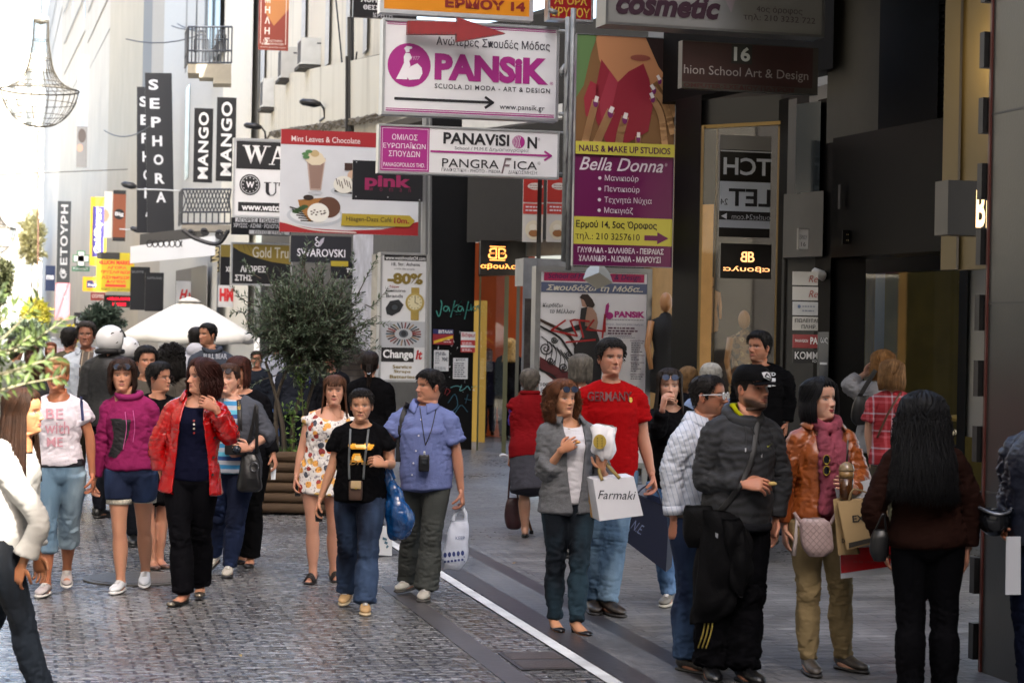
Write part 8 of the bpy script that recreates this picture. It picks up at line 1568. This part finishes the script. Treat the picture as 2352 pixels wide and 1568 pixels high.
# handbags of the women at the right
Y = PP[37].Y-.12; r = thing('handbag', 'small black handbag at the hip of the woman with very long hair', 'handbag', P3Y(2022, 1288, Y)); v, f = softbag([(2008, 2036, 1215, .06), (2000, 2044, 1235, .1), (1998, 2044, 1265, .1), (2006, 2036, 1288, .06)], Y, crumple=.006); part('bag_body', MB().add(v, f), mat('#08080a', .4), r, True); handle(r, [(2010, 1220), (2030, 1180), (2036, 1218)], Y, .012, mat('#111114', .3, .4))
Y = PP[39].Y-.16; r = thing('handbag', 'black shoulder bag on the woman in the pale grey sweater', 'handbag', P3Y(1978, 975, Y)); v, f = softbag([(1968, 1998, 908, .06), (1958, 2000, 930, .12), (1956, 1996, 960, .12), (1966, 1988, 976, .06)], Y, crumple=.008); part('bag_body', MB().add(v, f), mat('#0a0a0c', .4), r, True); handle(r, [(1975, 910), (2000, 868), (2012, 850)], Y, .04, mat('#0c0c0e', .5))
g = PP[40].grip(1); c = P3Y(2284, 1192, g[1]); r = thing('motorcycle_helmet', 'dark glossy helmet carried upside down at the right edge', 'helmet', c-ZU*.1); v, f = ellipsoid(c, (.085, .11, .09), 24, 14); o = part('shell', MB().add(v, [q for q in f if np.mean(v[list(q)], 0)[2] < c[2]+.05]), mat('#16181c', .15), r, True); o.modifiers.new('thickness', 'SOLIDIFY').thickness = .015; part('visor_rim', MB().add(*tube([c+np.array([math.cos(t)*.088, math.sin(t)*.11, .05+.015*math.cos(2*t)]) for t in np.linspace(0, 6.283, 25)], .010, 6)), mat('#6d7076', .25, .6), r, True)
Y = PP[40].Y-.1; r = thing('white_paper', 'white paper sheet hanging beside the person at the right edge', 'paper', P3Y(2325, 1365, Y)); m = MB(); prism(m, [(2312, 1232), (2345, 1232), (2345, 1365), (2310, 1365)], Y, [0, .01, 0]); part('sheet', m, mat('#b9bcc2', .6), r)
r = thing('street_board', 'low white board with a drawing standing behind the walking trio', 'board', GR(880, 1278)); Yb = GR(880, 1278)[1]; m = MB(); prism(m, [(820, 1205), (902, 1210), (900, 1276), (818, 1270)], Yb, [0, .05, 0]); part('panel', m, mat('#b9bcc0', .5), r); m = MB()
for k in range(3): flatpoly(m, [(880+k*5, 1232+k*9), (890+k*2, 1236+k*9), (889, 1241+k*9), (879+k*4, 1238+k*9)], Yb, .004)
part('drawing', m, mat('#3a5a6b', .6), r)
# ------------------------------------------------------------------ olive tree in its log planter
LEAF = {}
def leaves(mb, C, D, U, L, W, rr):
    """one folded pointed leaf per (centre, direction, up)"""
    C = np.asarray(C); n = len(C); S = np.cross(D, U); S /= np.linalg.norm(S, axis=1)[:, None]+1e-9; Nn = np.cross(S, D); l = (L*rr.uniform(.7, 1.25, n))[:, None]; w = (W*rr.uniform(.75, 1.25, n))[:, None]
    V = np.stack([C, C+D*l*.45+S*w+Nn*w*.25, C+D*l, C+D*l*.45-S*w+Nn*w*.25, C+D*l*.5-Nn*w*.12], 1).reshape(-1, 3); b = np.arange(n)*5; F = np.vstack([np.stack([b, b+1, b+4], 1), np.stack([b+1, b+2, b+4], 1), np.stack([b+2, b+3, b+4], 1), np.stack([b+3, b, b+4], 1)]); return V, F
def leafmat(c1, c2, rough=.5):
    key = ('leaf', c1, c2)
    if key in MC: return MC[key]
    m = bpy.data.materials.new('leaf'); m.use_nodes = True; N = m.node_tree.nodes; L = m.node_tree.links; b = N['Principled BSDF']; b.inputs['Roughness'].default_value = rough
    g = N.new('ShaderNodeNewGeometry'); mx = N.new('ShaderNodeMix'); mx.data_type = 'RGBA'; L.new(g.outputs['Random Per Island'], mx.inputs[0]); mx.inputs[6].default_value = (*lin(c1), 1); mx.inputs[7].default_value = (*lin(c2), 1); L.new(mx.outputs[2], b.inputs['Base Color'])
    t = N.new('ShaderNodeBsdfTranslucent'); L.new(mx.outputs[2], t.inputs[0]); ms = N.new('ShaderNodeMixShader'); ms.inputs[0].default_value = .25; L.new(b.outputs[0], ms.inputs[1]); L.new(t.outputs[0], ms.inputs[2]); L.new(ms.outputs[0], N['Material Output'].inputs[0]); MC[key] = m; return m
def tree(name, lab, base, stems, centre, rad, ntw, nleaf, L, W, c1, c2, seed=1, cat='tree', shoots=(), bark='#4a4238', group=None, tr=.035):
    rr = np.random.default_rng(seed); r = thing(name, lab, cat, base, group); tk = MB(); C = np.asarray(centre, float); R = np.asarray(rad, float); ends = []
    for s_ in stems:
        P = spline(np.array(s_), 12); tk.add(*tube(P, np.linspace(tr, tr*.45, 12), 8)); ends.append(P[-1]); ends.append(P[8])
    part('trunk', tk, mat(bark, .9, var=.3, bump=.4, bscale=30), r, True); tw = MB(); Cs, Ds, Us = [], [], []
    clump = rr.normal(size=(16, 3)); clump /= np.linalg.norm(clump, axis=1)[:, None]
    def twig(a, e, nl, droop=.0):
        mid = (a+e)/2+rr.normal(size=3)*.06*R.mean(); P = spline(np.array([a, mid, e]), 10); tw.add(*tube(P, np.linspace(tr*.22, tr*.06, 10), 4)); d = nrm(P[-1]-P[-4])
        for i in range(nl):
            t = .3+.7*(i+rr.uniform())/nl; k = min(8, int(t*9)); f = t*9-k; q = P[k]*(1-f)+P[k+1]*f; td = nrm(P[k+1]-P[k]); n = nrm(np.cross(td, rr.normal(size=3))); Cs.append(q); Ds.append(nrm(td*.75+n*.8+np.array([0, 0, -droop]))); Us.append(nrm(rr.normal(size=3)*.5+ZU))
    for i in range(ntw):
        u = rr.normal(size=3); u /= np.linalg.norm(u); lump = .82+.3*max(0, (clump@u).max()-.75)*2.2; rad_ = rr.uniform(.45, 1.0)**.6*lump; e = C+u*R*rad_; a = ends[rr.integers(len(ends))]; a = a*.35+(C+u*R*rad_*.35)*.65
        twig(a, e, nleaf)
    for (a, e) in shoots: twig(np.asarray(a), np.asarray(e), int(nleaf*1.3))
    V, F = leaves(None, np.array(Cs), np.array(Ds), np.array(Us), L, W, rr); part('twigs', tw, mat(bark, .9), r); me = MB(); me.V.append(V); me.F = [tuple(f) for f in F.tolist()]; me.n = len(V); me.C.append(np.ones((len(V), 4))); part('crown', me, leafmat(c1, c2), r); return r
S0 = 226; B = GR(655, 1182); YT = B[1]+.35; px = lambda x, y, dy=0.: P3Y(x, y, YT+dy)
r = thing('log_planter', 'low planter box built of horizontal brown logs', 'planter', P3Y(650, 1188, B[1])*[1, 1, 0]); xa, xb = P3Y(548, 1188, B[1]), P3Y(756, 1188, B[1]); lg = MB(); w = xb-xa; w[2] = 0; h = .62
for k in range(6):
    z = .07+k*.105
    for d0, d1 in ((xa*[1, 1, 0], xb*[1, 1, 0]), (xa*[1, 1, 0]+[0, .75, 0], xb*[1, 1, 0]+[0, .75, 0]), (xa*[1, 1, 0], xa*[1, 1, 0]+[0, .75, 0]), (xb*[1, 1, 0], xb*[1, 1, 0]+[0, .75, 0])):
        e = nrm(d1-d0)*.05; lg.add(*loft([d0-e+ZU*z, d0*.6+d1*.4+ZU*(z+.003), d1+e+ZU*z], [.054]*3, [.054]*3, ZU if abs(e[2]) < .9 else SU, 12, .05))
part('logs', lg, mat('#4a3826', .85, var=.35, vscale=5, bump=.35, bscale=20, stretch=(.3, .3, 3)), r, True); m = MB(); m.box(xa*[1, 1, 0]+[0.04, .04, .05], w-[.08, 0, 0], [0, .67, 0], ZU*.5); part('soil', m, mat('#2a2018', .95), r)
tree('olive_tree', 'bushy olive tree with several thin stems growing from the log planter', P3Y(660, 1060, YT), [[px(636, 1060), px(634, 960), px(640, 900), px(668, 830)], [px(674, 1060, .05), px(672, 990), px(684, 930), px(716, 820)], [px(690, 1060, .1), px(696, 1000, .1), px(706, 930), px(745, 810)], [px(655, 1060, -.08), px(650, 980, -.1), px(632, 900), px(610, 830)]], px(708, 742), (.76, .64, .76), 560, 23, .060, .0088, '#2b3a28', '#6f7f66', 3, shoots=[(px(700, 640), px(708, 548)), (px(712, 640), px(722, 560)), (px(820, 680), px(868, 590)), (px(840, 700), px(890, 665)), (px(830, 760), px(900, 745)), (px(580, 700), px(532, 660)), (px(575, 760), px(530, 720)), (px(820, 820), px(872, 800)), (px(640, 860), px(560, 900)), (px(600, 640), px(560, 600)), (px(790, 640), px(815, 580))], tr=.03)
rr = np.random.default_rng(2); Cs = []; Ds = []
for k in range(900): x = rr.uniform(552, 750); Cs.append(P3Y(x, 1052, B[1])*[1, 1, 0]+[0, rr.uniform(.05, .7), .55]); Ds.append(nrm([rr.normal()*.4, rr.normal()*.4, 1]))
V, F = leaves(None, np.array(Cs), np.array(Ds), rr.normal(size=(900, 3)), .13, .006, rr); o = solo('grass', (V, [tuple(f) for f in F.tolist()]), leafmat('#2d4a18', '#557a2c'), 'green grass growing in the log planter', 'grass'); o['kind'] = 'stuff'
for k, (x, h) in enumerate(((690, .95), (668, .55))):
    r = thing('leafy_plant', ['tall thin leafy plant in the planter right of the stems', 'short leafy plant at the foot of the olive stems'][k], 'plant', P3Y(x, 1052, YT-.2)); a = P3Y(x, 1052, YT-.2); P = spline(np.array([a, a+ZU*h*.5+[.02, 0, 0], a+ZU*h+[-.03, 0, 0]]), 10); part('stem', MB().add(*tube(P, np.linspace(.008, .003, 10), 5)), mat('#5a5f34', .8), r); n = 90; Cs = P[rr.integers(0, 10, n)]+rr.normal(size=(n, 3))*[.03, .03, .03]; D = rr.normal(size=(n, 3))+[0, 0, .4]; D /= np.linalg.norm(D, axis=1)[:, None]; V, F = leaves(None, Cs, D, rr.normal(size=(n, 3)), .06, .013, rr); part('foliage', (V, [tuple(f) for f in F.tolist()]), leafmat('#3d5a22', '#6b8a3a'), r)
# near olive branches at the left edge, hanging from a tree just outside the frame
YB = 6.5; q = lambda x, y, d=0.: P3Y(x, y, YB+d)
br = [[(-160, 900), (-60, 830), (0, 783), (53, 731), (90, 682)], [(-160, 950), (-40, 840), (60, 795), (110, 760), (146, 735)], [(-160, 930), (-30, 870), (40, 848), (90, 832), (134, 820)], [(-160, 930), (-30, 905), (45, 884), (95, 874), (134, 866)], [(-160, 860), (-50, 780), (10, 730), (40, 690)], [(-160, 920), (-60, 880), (20, 858), (70, 850)], [(-160, 850), (-60, 760), (-10, 700), (0, 670)], [(-100, 850), (-20, 810), (30, 800), (70, 770)]]
r = thing('olive_tree', 'pale leafed olive branches reaching in at the left edge, close by', 'tree', [q(-260, 900)[0], YB+.2, 0]); tk = MB(); t0 = np.array([q(-260, 900)[0], YB+.2, 0]); tk.add(*tube([t0, t0+ZU*1.0+[.05, 0, 0], q(-200, 960), q(-160, 900)], [.06, .05, .035, .02], 8, samples=12)); part('trunk', tk, mat('#5a5146', .9, bump=.4, bscale=30), r, True); tw = MB(); Cs, Ds, Us = [], [], []
for i, b_ in enumerate(br):
    P = spline(np.array([q(x, y, rr.uniform(-.12, .12)*(1 if j else 0)+(.15 if i % 2 else -.1)*j/4) for j, (x, y) in enumerate(b_)]), 30); tw.add(*tube(P, np.linspace(.006, .0015, 30), 5))
    for k in range(3, 30):
        for sg in (1, -1):
            for rep_ in range(2 if k < 12 else 1):
                if rr.uniform() < .3: continue
                d = nrm(P[min(k+1, 29)]-P[k-1]); n = nrm(np.cross(d, [0, -1, 0]))*sg+rr.normal(size=3)*.45; Cs.append(P[k]+d*rr.uniform(0, .02)); Ds.append(nrm(d*.8+n*.8)); Us.append(nrm(rr.normal(size=3)*.5+[0, -1, .6]))
V, F = leaves(None, np.array(Cs), np.array(Ds), np.array(Us), .044, .0068, rr); part('twigs', tw, mat('#8a8468', .8), r); part('crown', (V, [tuple(f) for f in F.tolist()]), leafmat('#28371a', '#66783c', .6), r)
# farther trees
def far_tree(lab, x, y, rx, ry, s, c1, c2, seed, L=.12, n=150):
    c = P3(x, y, s); b_ = c.copy(); b_[2] = 0; tree('street_tree', lab, b_, [[b_, b_+ZU*c[2]*.5, c-ZU*ry/s*.4]], c, (rx/s, rx/s, ry/s), n, 16, L, L*.2, c1, c2, seed, tr=.06, group='trees along the far street')
far_tree('dark olive tree behind the white helmets', 240, 730, 58, 42, 120, '#27352a', '#4f6052', 5); far_tree('yellow green sunlit tree above the olive branches', 82, 728, 34, 42, 60, '#c9c93a', '#f0e884', 6, .3); far_tree('dark tree at the left edge under the small chandelier', 2, 640, 36, 66, 70, '#39402a', '#5f6242', 7, .2); far_tree('grey green tree behind the leaves on the left', 60, 770, 60, 40, 90, '#3a4834', '#6a7862', 8, .16); far_tree('pale sunlit tree high behind the left chandelier', 75, 545, 40, 70, 26, '#c9c48a', '#e8e4bc', 9, .5)
far_tree('small yellow flowering shrub behind the man in the white jacket', 163, 772, 16, 26, 100, '#b5a514', '#e8d838', 10, .12, 60)
# ------------------------------------------------------------------ white parasol
SP = 132; c = P3(435, 686, SP); r = thing('parasol', 'large white canvas parasol open over the street', 'parasol', [c[0], c[1], 0]); n = 8; R0 = 1.13; V = []; rows = 9; sub = 6; N_ = n*sub; zr = -.62
for i in range(rows):
    t = i/(rows-1)
    for j in range(N_):
        a = 2*math.pi*j/N_+.3; f = (j % sub)/sub; k = math.cos(math.pi/n)/math.cos((f-.5)*2*math.pi/n); sag = -.10*math.sin(math.pi*f)*math.sin(math.pi*min(1, t*.9)); V.append(c+np.array([math.cos(a)*R0*t*k, math.sin(a)*R0*t*k, zr*t**1.08+.06*t*(1-t)+sag*t]))
for j in range(N_): a = 2*math.pi*j/N_+.3; f = (j % sub)/sub; k = math.cos(math.pi/n)/math.cos((f-.5)*2*math.pi/n); V.append(c+np.array([math.cos(a)*R0*k*1.01, math.sin(a)*R0*k*1.01, zr-.13-.03*math.sin(math.pi*f)]))
F = [(i*N_+j, i*N_+(j+1) % N_, (i+1)*N_+(j+1) % N_, (i+1)*N_+j) for i in range(rows) for j in range(N_)]; o = part('canopy', MB().add(np.array(V), F), mat('#d6d4cc', .85, var=.06, vscale=4, bump=.15, bscale=8), r, True); o.modifiers.new('thickness', 'SOLIDIFY').thickness = .006
part('pole', MB().add(*tube([np.array([c[0], c[1], 0]), c+ZU*.04], .025, 8)), mat('#b5a78a', .6), r, True); m = MB()
for j in range(n): a = 2*math.pi*j/n+.3; e = c+np.array([math.cos(a)*R0*.98, math.sin(a)*R0*.98, zr-.02]); m.add(*tube([c-ZU*.04, e], .012, 5))
part('ribs', m, mat('#8a7a5c', .7), r); V, F = loft([c-ZU*.05, c+ZU*.0, c+ZU*.03], [.22, .12, .02], [.22, .12, .02], SA, 16, .2); part('cap_flap', MB().add(V, F), mat('#d2d0c8', .85), r, True)
# mannequins in the display window
def mannequin(lab, x, top, bot, s, col, dress):
    r = thing('mannequin', lab, 'mannequin', P3(x, bot, s)); k = (bot-top)/s/1.0; b_ = P3(x, bot, s); a = np.array([0, -1., 0]); V, F = loft([b_+ZU*k*q for q in (0, .2, .45, .62, .78, .82, .86)], np.array([.14, .15, .11, .14, .15, .07, .045])*k*1.1, np.array([.1, .1, .08, .1, .08, .05, .045])*k*1.1, a, 18); part('torso', MB().add(V, F), dress, r, True); part('head', MB().add(*ellipsoid(b_+ZU*k*.98, (.07*k, .085*k, .11*k))), mat(col, .4), r, True)
    for sg in (1, -1): part('arm', MB().add(*tube([b_+ZU*k*.77+SU*sg*.16*k, b_+ZU*k*.5+SU*sg*.2*k, b_+ZU*k*.25+SU*sg*.17*k-SA*.06], [.04*k, .035*k, .025*k], 8)), mat(col, .4), r, True)
mannequin('bald mannequin in a patterned beige dress in the display window', 1706, 730, 930, 206, '#b5844f', mat('#ffffff', .7, kind='floral', f=14, base=lin('#8a6a42'), stops=((0, lin('#3a2a1c')), (.4, lin('#b59a6a')), (.7, lin('#5a3f28')))))
mannequin('bald mannequin in black in the narrow window by the poster case', 1526, 690, 900, 190, '#c08a5a', mat('#101012', .7)); mannequin('bald mannequin bust lit in orange by the arcade column', 1632, 645, 760, 210, '#c9935a', mat('#b58a5a', .6))
